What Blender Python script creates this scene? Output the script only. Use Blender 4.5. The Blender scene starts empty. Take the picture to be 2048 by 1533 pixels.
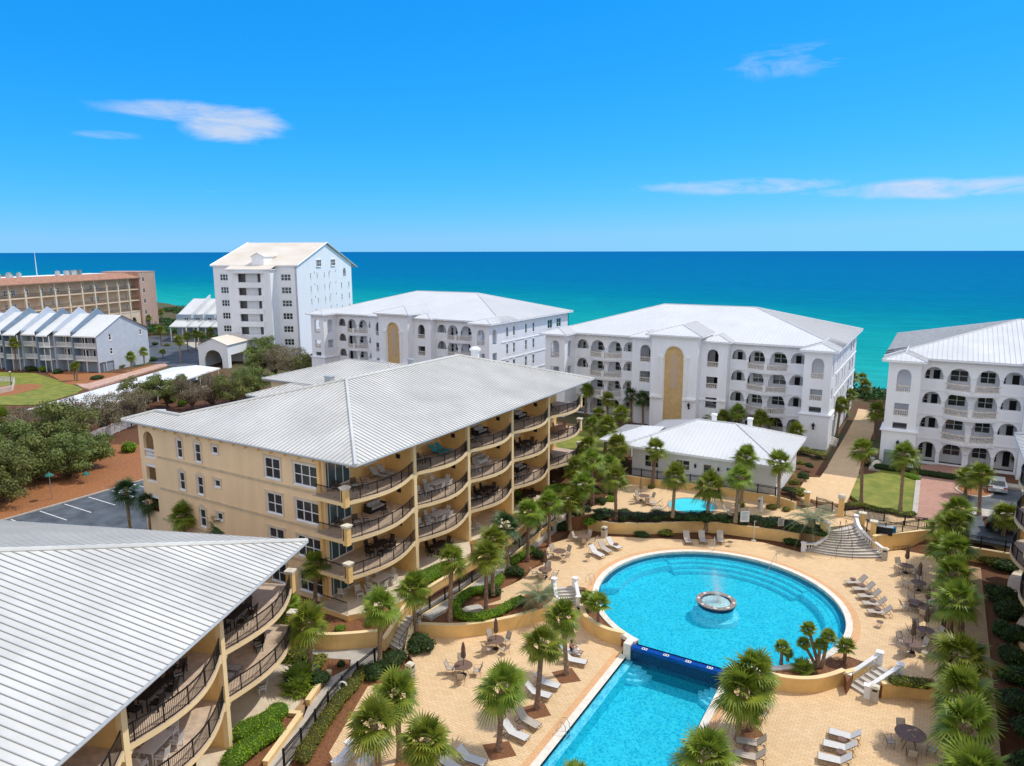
import bpy, bmesh, math, random
from mathutils import Vector, Matrix, noise
from mathutils.geometry import tessellate_polygon
R=math.radians; pi=math.pi
random.seed(7)
sc=bpy.context.scene; C=sc.collection
# ---------------- camera, sky, sun ----------------
F=1440.0; HY=502.5; ROLL=R(-0.13); HC=29.0; TH=R(30.7)
PIT=math.atan((766.5-HY)/F)
cam=bpy.data.cameras.new('camera'); camo=bpy.data.objects.new('camera',cam); C.objects.link(camo)
cam.sensor_width=36; cam.lens=36*F/2048; cam.clip_start=.5; cam.clip_end=60000
camo.matrix_world=Matrix.Translation((0,0,HC))@Matrix.Rotation(TH,4,'Z')@Matrix.Rotation(pi/2-PIT,4,'X')@Matrix.Rotation(ROLL,4,'Z')
sc.camera=camo
SUNAZ=R(50); SUNEL=R(57)
w=bpy.data.worlds.new("World"); sc.world=w; w.use_nodes=True
nt=w.node_tree; nt.nodes.clear(); N=nt.nodes.new; L=nt.links.new
out=N('ShaderNodeOutputWorld'); bg=N('ShaderNodeBackground'); sky=N('ShaderNodeTexSky')
sky.sky_type='NISHITA'; sky.sun_disc=False; sky.sun_elevation=SUNEL; sky.sun_rotation=pi/2-SUNAZ
sky.altitude=0; sky.air_density=1.0; sky.dust_density=0.0; sky.ozone_density=3.0
hs=N('ShaderNodeHueSaturation'); hs.inputs['Saturation'].default_value=1.0
# camera-style colour response of the sky, channel by channel
sp=N('ShaderNodeSeparateColor'); cb_=N('ShaderNodeCombineColor'); L(sky.outputs[0],sp.inputs[0])
for i,(k,p) in enumerate(((.50,2.0),(.885,.66),(1.58,.45))):
    m0=N('ShaderNodeMath'); m0.operation='MULTIPLY'; L(sp.outputs[i],m0.inputs[0]); m0.inputs[1].default_value=.107
    m9=N('ShaderNodeMath'); m9.operation='MINIMUM'; L(m0.outputs[0],m9.inputs[0]); m9.inputs[1].default_value=.80 if i==0 else 9
    m1=N('ShaderNodeMath'); m1.operation='POWER'; L(m9.outputs[0],m1.inputs[0]); m1.inputs[1].default_value=p
    m2=N('ShaderNodeMath'); m2.operation='MULTIPLY'; L(m1.outputs[0],m2.inputs[0]); m2.inputs[1].default_value=k/.107; L(m2.outputs[0],cb_.inputs[i])
L(cb_.outputs[0],hs.inputs['Color'])
# thin clouds high in the sky: noise in direction space, gathered in a few banks
tc=N('ShaderNodeTexCoord')
def camdir(px,py):
    x=(px-1024)/F; y=-(py-766.5)/F
    v=Vector((x,math.cos(PIT)+y*math.sin(PIT),-math.sin(PIT)+y*math.cos(PIT))); v.rotate(Matrix.Rotation(TH,3,'Z')); return v.normalized()
mp=N('ShaderNodeMapping'); mp.vector_type='POINT'; mp.inputs['Rotation'].default_value=(0,0,-TH); mp.inputs['Scale'].default_value=(1,1,3.8)
L(tc.outputs['Generated'],mp.inputs[0])
nz=N('ShaderNodeTexNoise'); nz.inputs['Scale'].default_value=9; nz.inputs['Detail'].default_value=12; nz.inputs['Roughness'].default_value=.68; nz.inputs['Distortion'].default_value=.8
L(mp.outputs[0],nz.inputs['Vector'])
def math_(op,a,b=None,c=None,nt_=None,clamp=False):
    t=(nt_ or nt); n=t.nodes.new('ShaderNodeMath'); n.operation=op; n.use_clamp=clamp
    for i,v in enumerate((a,b,c)):
        if v is None: continue
        if isinstance(v,(int,float)): n.inputs[i].default_value=v
        else: t.links.new(v,n.inputs[i])
    return n.outputs[0]
rt=Matrix.Rotation(-TH,3,'Z')
rot=N('ShaderNodeMapping'); rot.inputs['Rotation'].default_value=(0,0,-TH); L(tc.outputs['Generated'],rot.inputs[0])
sep=N('ShaderNodeSeparateXYZ'); L(rot.outputs[0],sep.inputs[0])
tot=None
for (px,py,wx,wy,amp) in ((370,222,130,20,.95),(470,248,92,36,1.1),(1480,374,190,17,.95),(1870,380,200,19,1),(1580,125,120,30,.55),(215,268,50,8,.6),(430,377,45,7,.55)):
    d=rt@camdir(px,py)
    ax=math_('DIVIDE',math_('SUBTRACT',sep.outputs[0],d.x),wx/F); az=math_('DIVIDE',math_('SUBTRACT',sep.outputs[2],d.z),wy/F)
    r2=math_('ADD',math_('MULTIPLY',ax,ax),math_('MULTIPLY',az,az))
    fwd=math_('GREATER_THAN',sep.outputs[1],0)
    m=math_('MULTIPLY',math_('MULTIPLY',math_('SUBTRACT',1.35,r2,clamp=True),fwd),amp)
    tot=m if tot is None else math_('MAXIMUM',tot,m)
cl=math_('MULTIPLY',math_('SUBTRACT',math_('ADD',nz.outputs[0],math_('MULTIPLY',tot,.26)),.60),3.2,clamp=True)
cl=math_('MULTIPLY',cl,math_('GREATER_THAN',tot,0.0))
cl=math_('MULTIPLY',cl,math_('MINIMUM',tot,1.0))
# unseen bright cloud overhead and behind the viewpoint, added as neutral fill
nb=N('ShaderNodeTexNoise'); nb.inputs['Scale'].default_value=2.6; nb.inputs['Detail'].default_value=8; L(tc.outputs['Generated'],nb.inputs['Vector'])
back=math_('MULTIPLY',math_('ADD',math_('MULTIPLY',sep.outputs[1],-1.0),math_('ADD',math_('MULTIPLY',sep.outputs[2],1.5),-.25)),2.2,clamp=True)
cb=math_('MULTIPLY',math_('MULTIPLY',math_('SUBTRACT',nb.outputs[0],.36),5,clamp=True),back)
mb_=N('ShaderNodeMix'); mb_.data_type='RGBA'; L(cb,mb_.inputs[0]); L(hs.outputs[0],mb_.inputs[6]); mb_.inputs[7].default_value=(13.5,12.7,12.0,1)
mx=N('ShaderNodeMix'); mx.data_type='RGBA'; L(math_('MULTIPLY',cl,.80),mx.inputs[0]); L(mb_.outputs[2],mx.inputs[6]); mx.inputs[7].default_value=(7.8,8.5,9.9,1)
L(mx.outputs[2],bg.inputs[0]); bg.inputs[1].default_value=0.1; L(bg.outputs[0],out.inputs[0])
sun=bpy.data.lights.new('sun','SUN'); suno=bpy.data.objects.new('sun',sun); C.objects.link(suno)
sun.energy=3.4; sun.angle=R(.53); sun.color=(1,.95,.87)
sd=Vector((math.cos(SUNAZ)*math.cos(SUNEL),math.sin(SUNAZ)*math.cos(SUNEL),math.sin(SUNEL)))
suno.rotation_euler=sd.to_track_quat('Z','Y').to_euler(); suno.location=(60,80,90)
sc.view_settings.view_transform='Standard'; sc.view_settings.look='None'; sc.view_settings.exposure=-0.2; sc.view_settings.gamma=1
sc.cycles.max_bounces=6; sc.cycles.transparent_max_bounces=12; sc.cycles.caustics_reflective=False; sc.cycles.caustics_refractive=False
# ---------------- pixel to ground ----------------
def ray(x,y):
    x=(x-1024)/F; y=-(y-766.5)/F
    c,s=math.cos(ROLL),math.sin(ROLL); x,y=c*x-s*y,s*x+c*y
    X=x; Y=math.cos(PIT)+y*math.sin(PIT); Z=-math.sin(PIT)+y*math.cos(PIT)
    c,s=math.cos(TH),math.sin(TH)
    return (c*X-s*Y,s*X+c*Y,Z)
def at(px,py,z=0.0):
    r=ray(px,py); t=(z-HC)/r[2]; return (r[0]*t,r[1]*t)
CR=dict(A=(540,1040,2.926),B=(1150,820,3.7236),Cc=(1140,1060,3.303),D=(1600,1080,3.384),E=(900,1200,3.413),Fc=(1350,1250,2.934),G=(1600,850,4.571),H=(380,1120,3.711),I=(620,740,3.066),J=(1640,900,6.665),K=(1640,1080,7.665),L=(1040,1200,7.665),N=(0,700,4.26),O=(0,450,2.926),Q=(1640,620,3.066),P=(0,0,1))
def c(cr,x,y,z=0.0):
    a=CR[cr]; return at(a[0]+x/a[2],a[1]+y/a[2],z)
def cs(cr,pts,z=0.0): return [c(cr,x,y,z) for x,y in pts]
def zat(px,py,X,Y):
    r=ray(px,py); return HC+r[2]/math.hypot(r[0],r[1])*math.hypot(X,Y)
# ---------------- materials ----------------
def lin(h):
    h=h.lstrip('#'); o=[]
    for i in (0,2,4):
        v=int(h[i:i+2],16)/255; o.append(v/12.92 if v<=.04045 else ((v+.055)/1.055)**2.4)
    return (*o,1)
MATS={}
def M(name,col,rough=.75,var=.12,scale=3,bump=0,bscale=None,metal=0,spec=.3,col2=None,detail=4,rnd=0,trans=0,coords='world',streak=0):
    if name in MATS: return MATS[name]
    m=bpy.data.materials.new(name); m.use_nodes=True; t=m.node_tree; b=t.nodes['Principled BSDF']
    col=lin(col) if isinstance(col,str) else (*col,1) if len(col)==3 else col
    b.inputs['Roughness'].default_value=rough; b.inputs['Metallic'].default_value=metal; b.inputs['Specular IOR Level'].default_value=spec
    if coords=='world':
        g=t.nodes.new('ShaderNodeNewGeometry'); vec=g.outputs['Position']
    else:
        g=t.nodes.new('ShaderNodeTexCoord'); vec=g.outputs['Object']
    n=t.nodes.new('ShaderNodeTexNoise'); n.inputs['Scale'].default_value=scale; n.inputs['Detail'].default_value=detail; n.inputs['Roughness'].default_value=.6
    if streak:
        mpn=t.nodes.new('ShaderNodeMapping'); mpn.inputs['Scale'].default_value=(1,1,streak); t.links.new(vec,mpn.inputs[0]); t.links.new(mpn.outputs[0],n.inputs['Vector'])
    else: t.links.new(vec,n.inputs['Vector'])
    mxn=t.nodes.new('ShaderNodeMix'); mxn.data_type='RGBA'
    if col2 is None:
        a=tuple(min(1,x*(1-var*1.6)) for x in col[:3])+(1,); bb=tuple(min(1,x*(1+var)) for x in col[:3])+(1,)
    else: a=lin(col2) if isinstance(col2,str) else (*col2,1); bb=col
    mr=t.nodes.new('ShaderNodeMapRange'); mr.inputs[1].default_value=.33; mr.inputs[2].default_value=.67
    t.links.new(n.outputs[0],mr.inputs[0]); t.links.new(mr.outputs[0],mxn.inputs[0])
    mxn.inputs[6].default_value=a; mxn.inputs[7].default_value=bb
    o=mxn.outputs[2]
    if rnd:
        oi=t.nodes.new('ShaderNodeObjectInfo'); h=t.nodes.new('ShaderNodeHueSaturation')
        t.links.new(math_('ADD',math_('MULTIPLY',oi.outputs['Random'],rnd*.12,nt_=t),.5-rnd*.06,nt_=t),h.inputs['Hue'])
        t.links.new(math_('ADD',math_('MULTIPLY',oi.outputs['Random'],rnd,nt_=t),1-rnd*.5,nt_=t),h.inputs['Value'])
        t.links.new(o,h.inputs['Color']); o=h.outputs[0]
    t.links.new(o,b.inputs['Base Color'])
    if trans:
        tr=t.nodes.new('ShaderNodeBsdfTranslucent'); t.links.new(o,tr.inputs[0]); ms=t.nodes.new('ShaderNodeMixShader'); ms.inputs[0].default_value=trans
        t.links.new(b.outputs[0],ms.inputs[1]); t.links.new(tr.outputs[0],ms.inputs[2]); t.links.new(ms.outputs[0],t.nodes['Material Output'].inputs[0])
    if bump:
        n2=t.nodes.new('ShaderNodeTexNoise'); n2.inputs['Scale'].default_value=bscale or scale*6; n2.inputs['Detail'].default_value=5; t.links.new(vec,n2.inputs['Vector'])
        bp=t.nodes.new('ShaderNodeBump'); bp.inputs['Strength'].default_value=bump; bp.inputs['Distance'].default_value=.05
        t.links.new(n2.outputs[0],bp.inputs['Height']); t.links.new(bp.outputs[0],b.inputs['Normal'])
    MATS[name]=m; return m
def brickmat(name,c1,c2,mort,bw,bh,rot=0,rough=.85,msize=.012,big=.25):
    m=bpy.data.materials.new(name); m.use_nodes=True; t=m.node_tree; b=t.nodes['Principled BSDF']
    b.inputs['Roughness'].default_value=rough; b.inputs['Specular IOR Level'].default_value=.15
    g=t.nodes.new('ShaderNodeNewGeometry'); mpn=t.nodes.new('ShaderNodeMapping'); mpn.inputs['Rotation'].default_value=(0,0,rot); t.links.new(g.outputs['Position'],mpn.inputs[0])
    br=t.nodes.new('ShaderNodeTexBrick'); br.inputs['Scale'].default_value=1; br.inputs['Brick Width'].default_value=bw; br.inputs['Row Height'].default_value=bh; br.inputs['Mortar Size'].default_value=msize; br.inputs['Bias'].default_value=0; br.inputs['Mortar Smooth'].default_value=.3
    br.inputs['Color1'].default_value=lin(c1); br.inputs['Color2'].default_value=lin(c2); br.inputs['Mortar'].default_value=lin(mort); t.links.new(mpn.outputs[0],br.inputs['Vector'])
    n=t.nodes.new('ShaderNodeTexNoise'); n.inputs['Scale'].default_value=.35; n.inputs['Detail'].default_value=7; n.inputs['Roughness'].default_value=.7; t.links.new(g.outputs['Position'],n.inputs['Vector'])
    h=t.nodes.new('ShaderNodeHueSaturation'); t.links.new(br.outputs[0],h.inputs['Color']); t.links.new(math_('ADD',math_('MULTIPLY',n.outputs[0],big*2,nt_=t),1-big,nt_=t),h.inputs['Value'])
    t.links.new(h.outputs[0],b.inputs['Base Color'])
    bp=t.nodes.new('ShaderNodeBump'); bp.inputs['Strength'].default_value=.4; bp.inputs['Distance'].default_value=.01; t.links.new(br.outputs[1],bp.inputs['Height']); bp.invert=True; t.links.new(bp.outputs[0],b.inputs['Normal'])
    MATS[name]=m; return m
mWhite=M('white_stucco',(.87,.89,.92),var=.03,scale=.9,streak=.15,detail=8,bump=.15,bscale=20)
mWhite2=M('white_trim',(.85,.85,.84),var=.04,scale=2)
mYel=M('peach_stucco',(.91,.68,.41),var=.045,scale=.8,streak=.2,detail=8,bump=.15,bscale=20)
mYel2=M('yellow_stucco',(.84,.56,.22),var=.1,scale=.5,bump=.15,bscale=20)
mYelT=M('cream_trim',(.86,.66,.36),var=.05,scale=1)
mCap=M('cap_stone',(.72,.66,.52),var=.1,scale=3)
mRoof=M('metal_roof',(.63,.625,.58),rough=.55,var=.10,scale=.22,detail=9,metal=0,spec=.4)
mRib=M('roof_seam',(.36,.36,.35),rough=.5,var=.05,scale=.5)  # grey darker than the roof, standing in for the ribs' shadow side
mRoofW=M('white_metal_roof',(.68,.70,.70),rough=.5,var=.04,scale=.2)
mRoofC=M('cream_roof',(.74,.69,.60),rough=.7,var=.1,scale=.15,col2=(.66,.58,.47))
mGut=M('gutter_grey',(.42,.44,.44),rough=.4,var=.04)
mGlass=M('window_glass',(.018,.035,.045),rough=.06,var=.3,scale=.5,spec=.9)
mGlassT=M('door_glass',(.05,.11,.12),rough=.05,var=.3,scale=.4,spec=.9)
mDark=M('dark_opening',(.02,.022,.026),rough=.8,var=.2)
mBlk=M('black_metal',(.012,.012,.014),rough=.45,var=.1)
mBrz=M('bronze_metal',(.05,.03,.02),rough=.5,var=.1)
mTile=M('balcony_tile',(.58,.45,.33),var=.12,scale=2.5)
mConc=M('concrete',(.50,.46,.40),var=.08,scale=1.2,bump=.2,bscale=30)
mStep=M('step_concrete',(.56,.51,.44),var=.07,scale=2)
mMulch=M('mulch',(.30,.13,.055),var=.3,scale=9,bump=.9,bscale=14,detail=8,col2=(.13,.055,.022))
mMulchR=M('mulch_red',(.42,.19,.075),var=.3,scale=6,bump=.9,bscale=12,detail=8,col2=(.25,.085,.026))
mGrass=M('grass',(.29,.28,.05),var=.2,scale=.55,bump=.6,bscale=25,detail=10,col2=(.12,.17,.018))
mSand=M('sand',(.62,.55,.42),var=.15,scale=.2,bump=.4,bscale=3)
mScrub=M('scrub_ground',(.12,.075,.035),var=.3,scale=.5,bump=.8,bscale=3,col2=(.05,.06,.02))
mAsph=M('asphalt',(.10,.115,.13),var=.25,scale=.5,bump=.3,bscale=40,detail=8)
mLine=M('paint_line',(.75,.75,.72),var=.1)
mPave=brickmat('paver_tan','#E4C69C','#DABA8F','#BF9E76',.42,.21,msize=.014,big=.16)
mPaveE=brickmat('paver_edge','#E0B486','#D9A97A','#BE9267',.3,.2,big=.08)
mPaveR=brickmat('paver_red','#C29C8C','#B28573','#9A7A6C',.22,.11,big=.2)
mPaveG=brickmat('paver_walk','#B49673','#A98C6B','#8F7455',.3,.15,big=.2)
mBrick=brickmat('brick_wall','#CDAF9E','#B48E7C','#BCA698',.6,.2,big=.2)
mTrav=M('travertine',(.72,.62,.46),var=.15,scale=1.5,col2=(.60,.50,.36))
mCope=M('pool_coping',(.80,.74,.63),var=.08,scale=2)
mTrunk=M('palm_trunk',(.30,.20,.13),var=.35,scale=6,bump=.8,bscale=22,coords='obj',rnd=.4)
mLeaf=M('palm_leaf',(.32,.365,.04),rough=.42,var=.3,scale=1.6,col2=(.125,.20,.025),spec=.3,trans=.3,coords='obj',rnd=.3)
mLeafD=M('palm_leaf_dark',(.075,.14,.035),rough=.5,var=.3,scale=1.6,col2=(.03,.07,.02),spec=.45,trans=.2,coords='obj',rnd=.3)
mLeafB=M('palm_leaf_blue',(.25,.30,.17),rough=.5,var=.2,scale=1.6,col2=(.12,.17,.08),trans=.2,coords='obj')
mDry=M('dry_leaf',(.34,.22,.09),var=.3,scale=3,coords='obj')
mShr=M('shrub_leaf',(.07,.135,.02),rough=.5,var=.3,scale=2.5,col2=(.03,.07,.012),trans=.2,coords='obj',rnd=.35)
mShrB=M('bright_hedge_leaf',(.30,.47,.012),rough=.5,var=.2,scale=2,col2=(.17,.32,.01),trans=.2,coords='obj')
mShrY=M('yellow_shrub_leaf',(.36,.34,.03),rough=.5,var=.3,scale=2.5,col2=(.10,.16,.02),trans=.2,coords='obj',rnd=.3)
mOak=M('oak_leaf',(.26,.29,.075),rough=.6,var=.3,scale=.9,col2=(.09,.115,.035),trans=.2,coords='obj',rnd=.4)
mOakB=M('bare_twig_leaf',(.34,.28,.18),rough=.7,var=.3,scale=.8,col2=(.13,.12,.065),trans=.15,coords='obj',rnd=.3)
mBark=M('bark',(.13,.10,.08),var=.3,scale=5,bump=.6,coords='obj')
mSling=M('sling_fabric',(.50,.43,.35),rough=.8,var=.06,scale=8,coords='obj')
mSlingW=M('sling_pale',(.66,.64,.60),rough=.8,var=.05,scale=8,coords='obj')
mTable=M('table_top',(.20,.125,.09),rough=.5,var=.25,scale=12,coords='obj')
mUmb=M('umbrella_brown',(.16,.105,.075),rough=.9,var=.2,scale=6,coords='obj')
mUmbT=M('umbrella_tan',(.42,.27,.12),rough=.9,var=.2,scale=6,coords='obj')
mSteel=M('steel',(.6,.6,.6),rough=.25,metal=.9,var=.05)
mBlueT=M('blue_tile',(.005,.06,.33),rough=.25,var=.25,scale=7,spec=.5)
mNavy=M('navy_tile',(.008,.03,.11),rough=.25,var=.4,scale=9,spec=.5)
mPool=M('pool_plaster',(.05,.66,.77),rough=.7,var=.05,scale=.8)
mPoolS=M('pool_step_plaster',(.26,.80,.92),rough=.7,var=.05,scale=.8)
mSkin=M('skin',(.50,.24,.15),rough=.6,var=.05,coords='obj')
mTeal=M('teal_fabric',(.03,.30,.34),rough=.8,var=.1,coords='obj')
mNavyF=M('navy_fabric',(.03,.05,.12),rough=.8,var=.1,coords='obj')
mWick=M('dark_wicker',(.03,.024,.02),rough=.7,var=.3,scale=20,coords='obj')
mFW=M('white_furniture',(.72,.70,.66),rough=.5,var=.05,coords='obj')
mCush=M('grey_cushion',(.42,.41,.38),rough=.9,var=.1,coords='obj')
mUnused=None
mWood=M('teak_wood',(.42,.22,.09),rough=.6,var=.2,scale=5,coords='obj')
mGrnM=M('green_metal',(.03,.16,.12),rough=.5,var=.1)
mUtil=M('utility_green',(.16,.22,.19),rough=.5,var=.1)
mBlueG=M('bluegrey_siding',(.50,.57,.66),rough=.7,var=.05,scale=.8)
mBlueD=M('bluegrey_fin',(.20,.28,.37),rough=.7,var=.08,scale=.8)
mTerra=M('terracotta_roof',(.48,.27,.18),rough=.85,var=.2,scale=1.5,col2=(.30,.14,.09))
mHotel=M('tan_stucco',(.76,.60,.43),var=.06,scale=.4)
mHotelD=M('tan_recess',(.74,.56,.38),var=.08,scale=.4)
mCar=M('silver_paint',(.62,.64,.66),rough=.2,metal=.5,var=.03,spec=.6)
mTyre=M('tyre_rubber',(.02,.02,.02),rough=.9,var=.1)
mSign=M('sign_white',(.75,.75,.72),rough=.6,var=.04)
mRed=M('red_lens',(.35,.01,.01),rough=.3,var=.1)
mMos=M('mosaic_tile',(.66,.47,.22),rough=.7,var=.15,scale=1.4,col2=(.56,.38,.17))
mMosG=M('mosaic_grey',(.50,.43,.36),rough=.7,var=.3,scale=3,col2=(.60,.40,.22))
mTowel=M('towel_blue',(.42,.62,.72),rough=.9,var=.1,coords='obj')
# ---------------- mesh builder ----------------
WL={}
class Fr:
    def __init__(s,o,u,v): 
        lu=math.hypot(*u); lv=math.hypot(*v); s.o=o; s.u=(u[0]/lu,u[1]/lu); s.v=(v[0]/lv,v[1]/lv)
    def p(s,a,b): return (s.o[0]+s.u[0]*a+s.v[0]*b, s.o[1]+s.u[1]*a+s.v[1]*b)
    def loc(s,x,y):
        dx,dy=x-s.o[0],y-s.o[1]; return dx*s.u[0]+dy*s.u[1], dx*s.v[0]+dy*s.v[1]
    def ang(s):  # rotation so that local +y -> v
        return math.atan2(-s.v[0],s.v[1])
ID=Fr((0,0),(1,0),(0,1))
class MB:
    def __init__(s,fr=None): s.v=[]; s.f=[]; s.m=[]; s.fr=fr
    def t(s,p):
        if s.fr is None: return p
        x,y=s.fr.p(p[0],p[1]); return (x,y,p[2])
    def add(s,vs,fs,m=0):
        k=len(s.v); s.v+= [s.t(p) for p in vs]; s.f+=[tuple(i+k for i in f) for f in fs]; s.m+=[m]*len(fs)
    def box(s,x0,x1,y0,y1,z0,z1,m=0):
        s.add([(x0,y0,z0),(x1,y0,z0),(x1,y1,z0),(x0,y1,z0),(x0,y0,z1),(x1,y0,z1),(x1,y1,z1),(x0,y1,z1)],[(0,3,2,1),(4,5,6,7),(0,1,5,4),(1,2,6,5),(2,3,7,6),(3,0,4,7)],m)
    def prism(s,poly,z0,z1,m=0,mt=None,holes=()):
        n=len(poly); loops=[list(poly)]+[list(h) for h in holes]
        tess=tessellate_polygon([[Vector((p[0],p[1],0)) for p in l] for l in loops]); flat=[p for l in loops for p in l]; K=len(flat)
        Z1=(lambda p: z1) if not callable(z1) else z1
        s.add([(p[0],p[1],z0) for p in flat]+[(p[0],p[1],Z1(p)) for p in flat],[],m)
        k=len(s.v)-2*K
        for a,b,d in tess:
            A,B,D=flat[a],flat[b],flat[d]
            if (B[0]-A[0])*(D[1]-A[1])-(B[1]-A[1])*(D[0]-A[0])<0: b,d=d,b
            s.f.append((k+K+a,k+K+b,k+K+d)); s.m.append(m if mt is None else mt)
            s.f.append((k+a,k+d,k+b)); s.m.append(m)
        i0=0
        for l in loops:
            for i in range(len(l)):
                j=(i+1)%len(l); s.f.append((k+i0+i,k+i0+j,k+K+i0+j,k+K+i0+i)); s.m.append(m)
            i0+=len(l)
    def xz(s,poly,y0,y1,m=0):   # polygon in (x,z) extruded along y
        n=len(poly); s.add([(p[0],y0,p[1]) for p in poly]+[(p[0],y1,p[1]) for p in poly],[tuple(range(n)),tuple(range(2*n-1,n-1,-1))]+[(i,(i+1)%n+0,(i+1)%n+n,i+n) for i in range(n)],m)
    def poly(s,pts,m=0): s.add(pts,[tuple(range(len(pts)))],m)
    def tube(s,path,r,n=6,m=0,cap=True):
        k=len(path); P=[Vector(p) for p in path]; vs=[]; rr=r if isinstance(r,(list,tuple)) else [r]*k
        for i,p in enumerate(P):
            d=(P[min(i+1,k-1)]-P[max(i-1,0)]); d=d.normalized() if d.length>1e-9 else Vector((0,0,1))
            a=d.cross(Vector((0,0,1))) if abs(d.z)<.95 else d.cross(Vector((1,0,0))); a.normalize(); b=d.cross(a)
            for j in range(n):
                t=2*pi*j/n; q=p+a*math.cos(t)*rr[i]+b*math.sin(t)*rr[i]; vs.append(tuple(q))
        fs=[(i*n+j,i*n+(j+1)%n,(i+1)*n+(j+1)%n,(i+1)*n+j) for i in range(k-1) for j in range(n)]
        if cap: fs+=[tuple(range(n-1,-1,-1)),tuple((k-1)*n+j for j in range(n))]
        s.add(vs,fs,m)
    def lathe(s,x,y,prof,n=10,m=0):
        vs=[(x+r*math.cos(2*pi*j/n),y+r*math.sin(2*pi*j/n),z) for r,z in prof for j in range(n)]
        k=len(prof); fs=[(i*n+j,i*n+(j+1)%n,(i+1)*n+(j+1)%n,(i+1)*n+j) for i in range(k-1) for j in range(n)]+[tuple(range(n-1,-1,-1)),tuple((k-1)*n+j for j in range(n))]
        s.add(vs,fs,m)
    def strip(s,path,w0,w1,z0,z1,m=0,closed=False):
        """wall swept along a plan path, from offset w0 to w1 (to the left), z0..z1 (numbers or per-point lists)"""
        n=len(path); L_=[];
        for i in range(n):
            a=path[i-1] if (i>0 or closed) else path[i]; b=path[(i+1)%n] if (i<n-1 or closed) else path[i]
            dx,dy=b[0]-a[0],b[1]-a[1]; l=math.hypot(dx,dy) or 1; L_.append((-dy/l,dx/l))
        Z0=z0 if isinstance(z0,(list,tuple)) else [z0]*n; Z1=z1 if isinstance(z1,(list,tuple)) else [z1]*n
        vs=[]
        for i,(x,y) in enumerate(path):
            nx,ny=L_[i]
            vs+=[(x+nx*w0,y+ny*w0,Z0[i]),(x+nx*w1,y+ny*w1,Z0[i]),(x+nx*w1,y+ny*w1,Z1[i]),(x+nx*w0,y+ny*w0,Z1[i])]
        fs=[]
        for i in range(n if closed else n-1):
            a=4*i; b=4*((i+1)%n)
            fs+=[(a,b,b+3,a+3),(a+1,a+2,b+2,b+1),(a+3,b+3,b+2,a+2),(a,a+1,b+1,b)]
        if not closed: fs+=[(0,3,2,1),(4*n-4,4*n-3,4*n-2,4*n-1)]
        s.add(vs,fs,m)
    def build(s,name,mats,parent=None,smooth=False,recalc=True):
        me=bpy.data.meshes.new(name); me.from_pydata(s.v,[],s.f)
        for m in (mats if isinstance(mats,(list,tuple)) else [mats]): me.materials.append(m)
        me.polygons.foreach_set('material_index',s.m)
        if recalc:
            b=bmesh.new(); b.from_mesh(me); bmesh.ops.recalc_face_normals(b,faces=b.faces); b.to_mesh(me); b.free()
        if smooth: me.polygons.foreach_set('use_smooth',[True]*len(me.polygons))
        me.update()
        o=bpy.data.objects.new(name,me); C.objects.link(o)
        if parent is not None:
            o.parent=parent; l=WL.get(parent.name,(0,0,0)); o.location=(-l[0],-l[1],-l[2])
        return o
def tag(o,label,cat,group=None):
    o['label']=label; o['category']=cat
    if group: o['group']=group
    return o
def thing(name,label,cat,loc=(0,0,0),rz=0,group=None):
    o=bpy.data.objects.new(name,None); C.objects.link(o); o.location=loc; o.rotation_euler=(0,0,rz); o.empty_display_size=.3
    if rz==0: WL[o.name]=tuple(loc)
    return tag(o,label,cat,group)
def struct(name,mb,mat,kind='structure',**k):
    o=mb.build(name,mat,**k); o['kind']=kind; return o
def dup(root,loc,rz=0,label=None,group=None,scale=None):
    r=root.copy(); C.objects.link(r); r.location=loc; r.rotation_euler=(0,0,rz)
    if label: r['label']=label
    if group: r['group']=group
    if scale: r.scale=scale if isinstance(scale,tuple) else (scale,)*3
    for ch in list(root.children):
        d=ch.copy(); C.objects.link(d); d.parent=r
        for g in ch.children:
            e=g.copy(); C.objects.link(e); e.parent=d
    return r
def place(o,me_obj): pass
def arcpts(cx,cy,r,a0,a1,n): return [(cx+r*math.cos(a0+(a1-a0)*i/n),cy+r*math.sin(a0+(a1-a0)*i/n)) for i in range(n+1)]
def smoothp(pts,n=6):
    P=[pts[0]]+list(pts)+[pts[-1]]; o=[]
    for i in range(1,len(P)-2):
        for k in range(n):
            t=k/n; o.append(tuple(.5*((2*P[i][d])+(-P[i-1][d]+P[i+1][d])*t+(2*P[i-1][d]-5*P[i][d]+4*P[i+1][d]-P[i+2][d])*t*t+(-P[i-1][d]+3*P[i][d]-3*P[i+1][d]+P[i+2][d])*t**3) for d in range(len(P[i]))))
    o.append(tuple(pts[-1])); return o
def resamp(path,step):
    out=[path[0]]; acc=0
    for a,b in zip(path,path[1:]):
        l=math.dist(a,b); t=step-acc
        while t<=l:
            out.append(tuple(a[d]+(b[d]-a[d])*t/l for d in range(len(a)))); t+=step
        acc=(acc+l)%step if l>0 else acc
    return out
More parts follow.
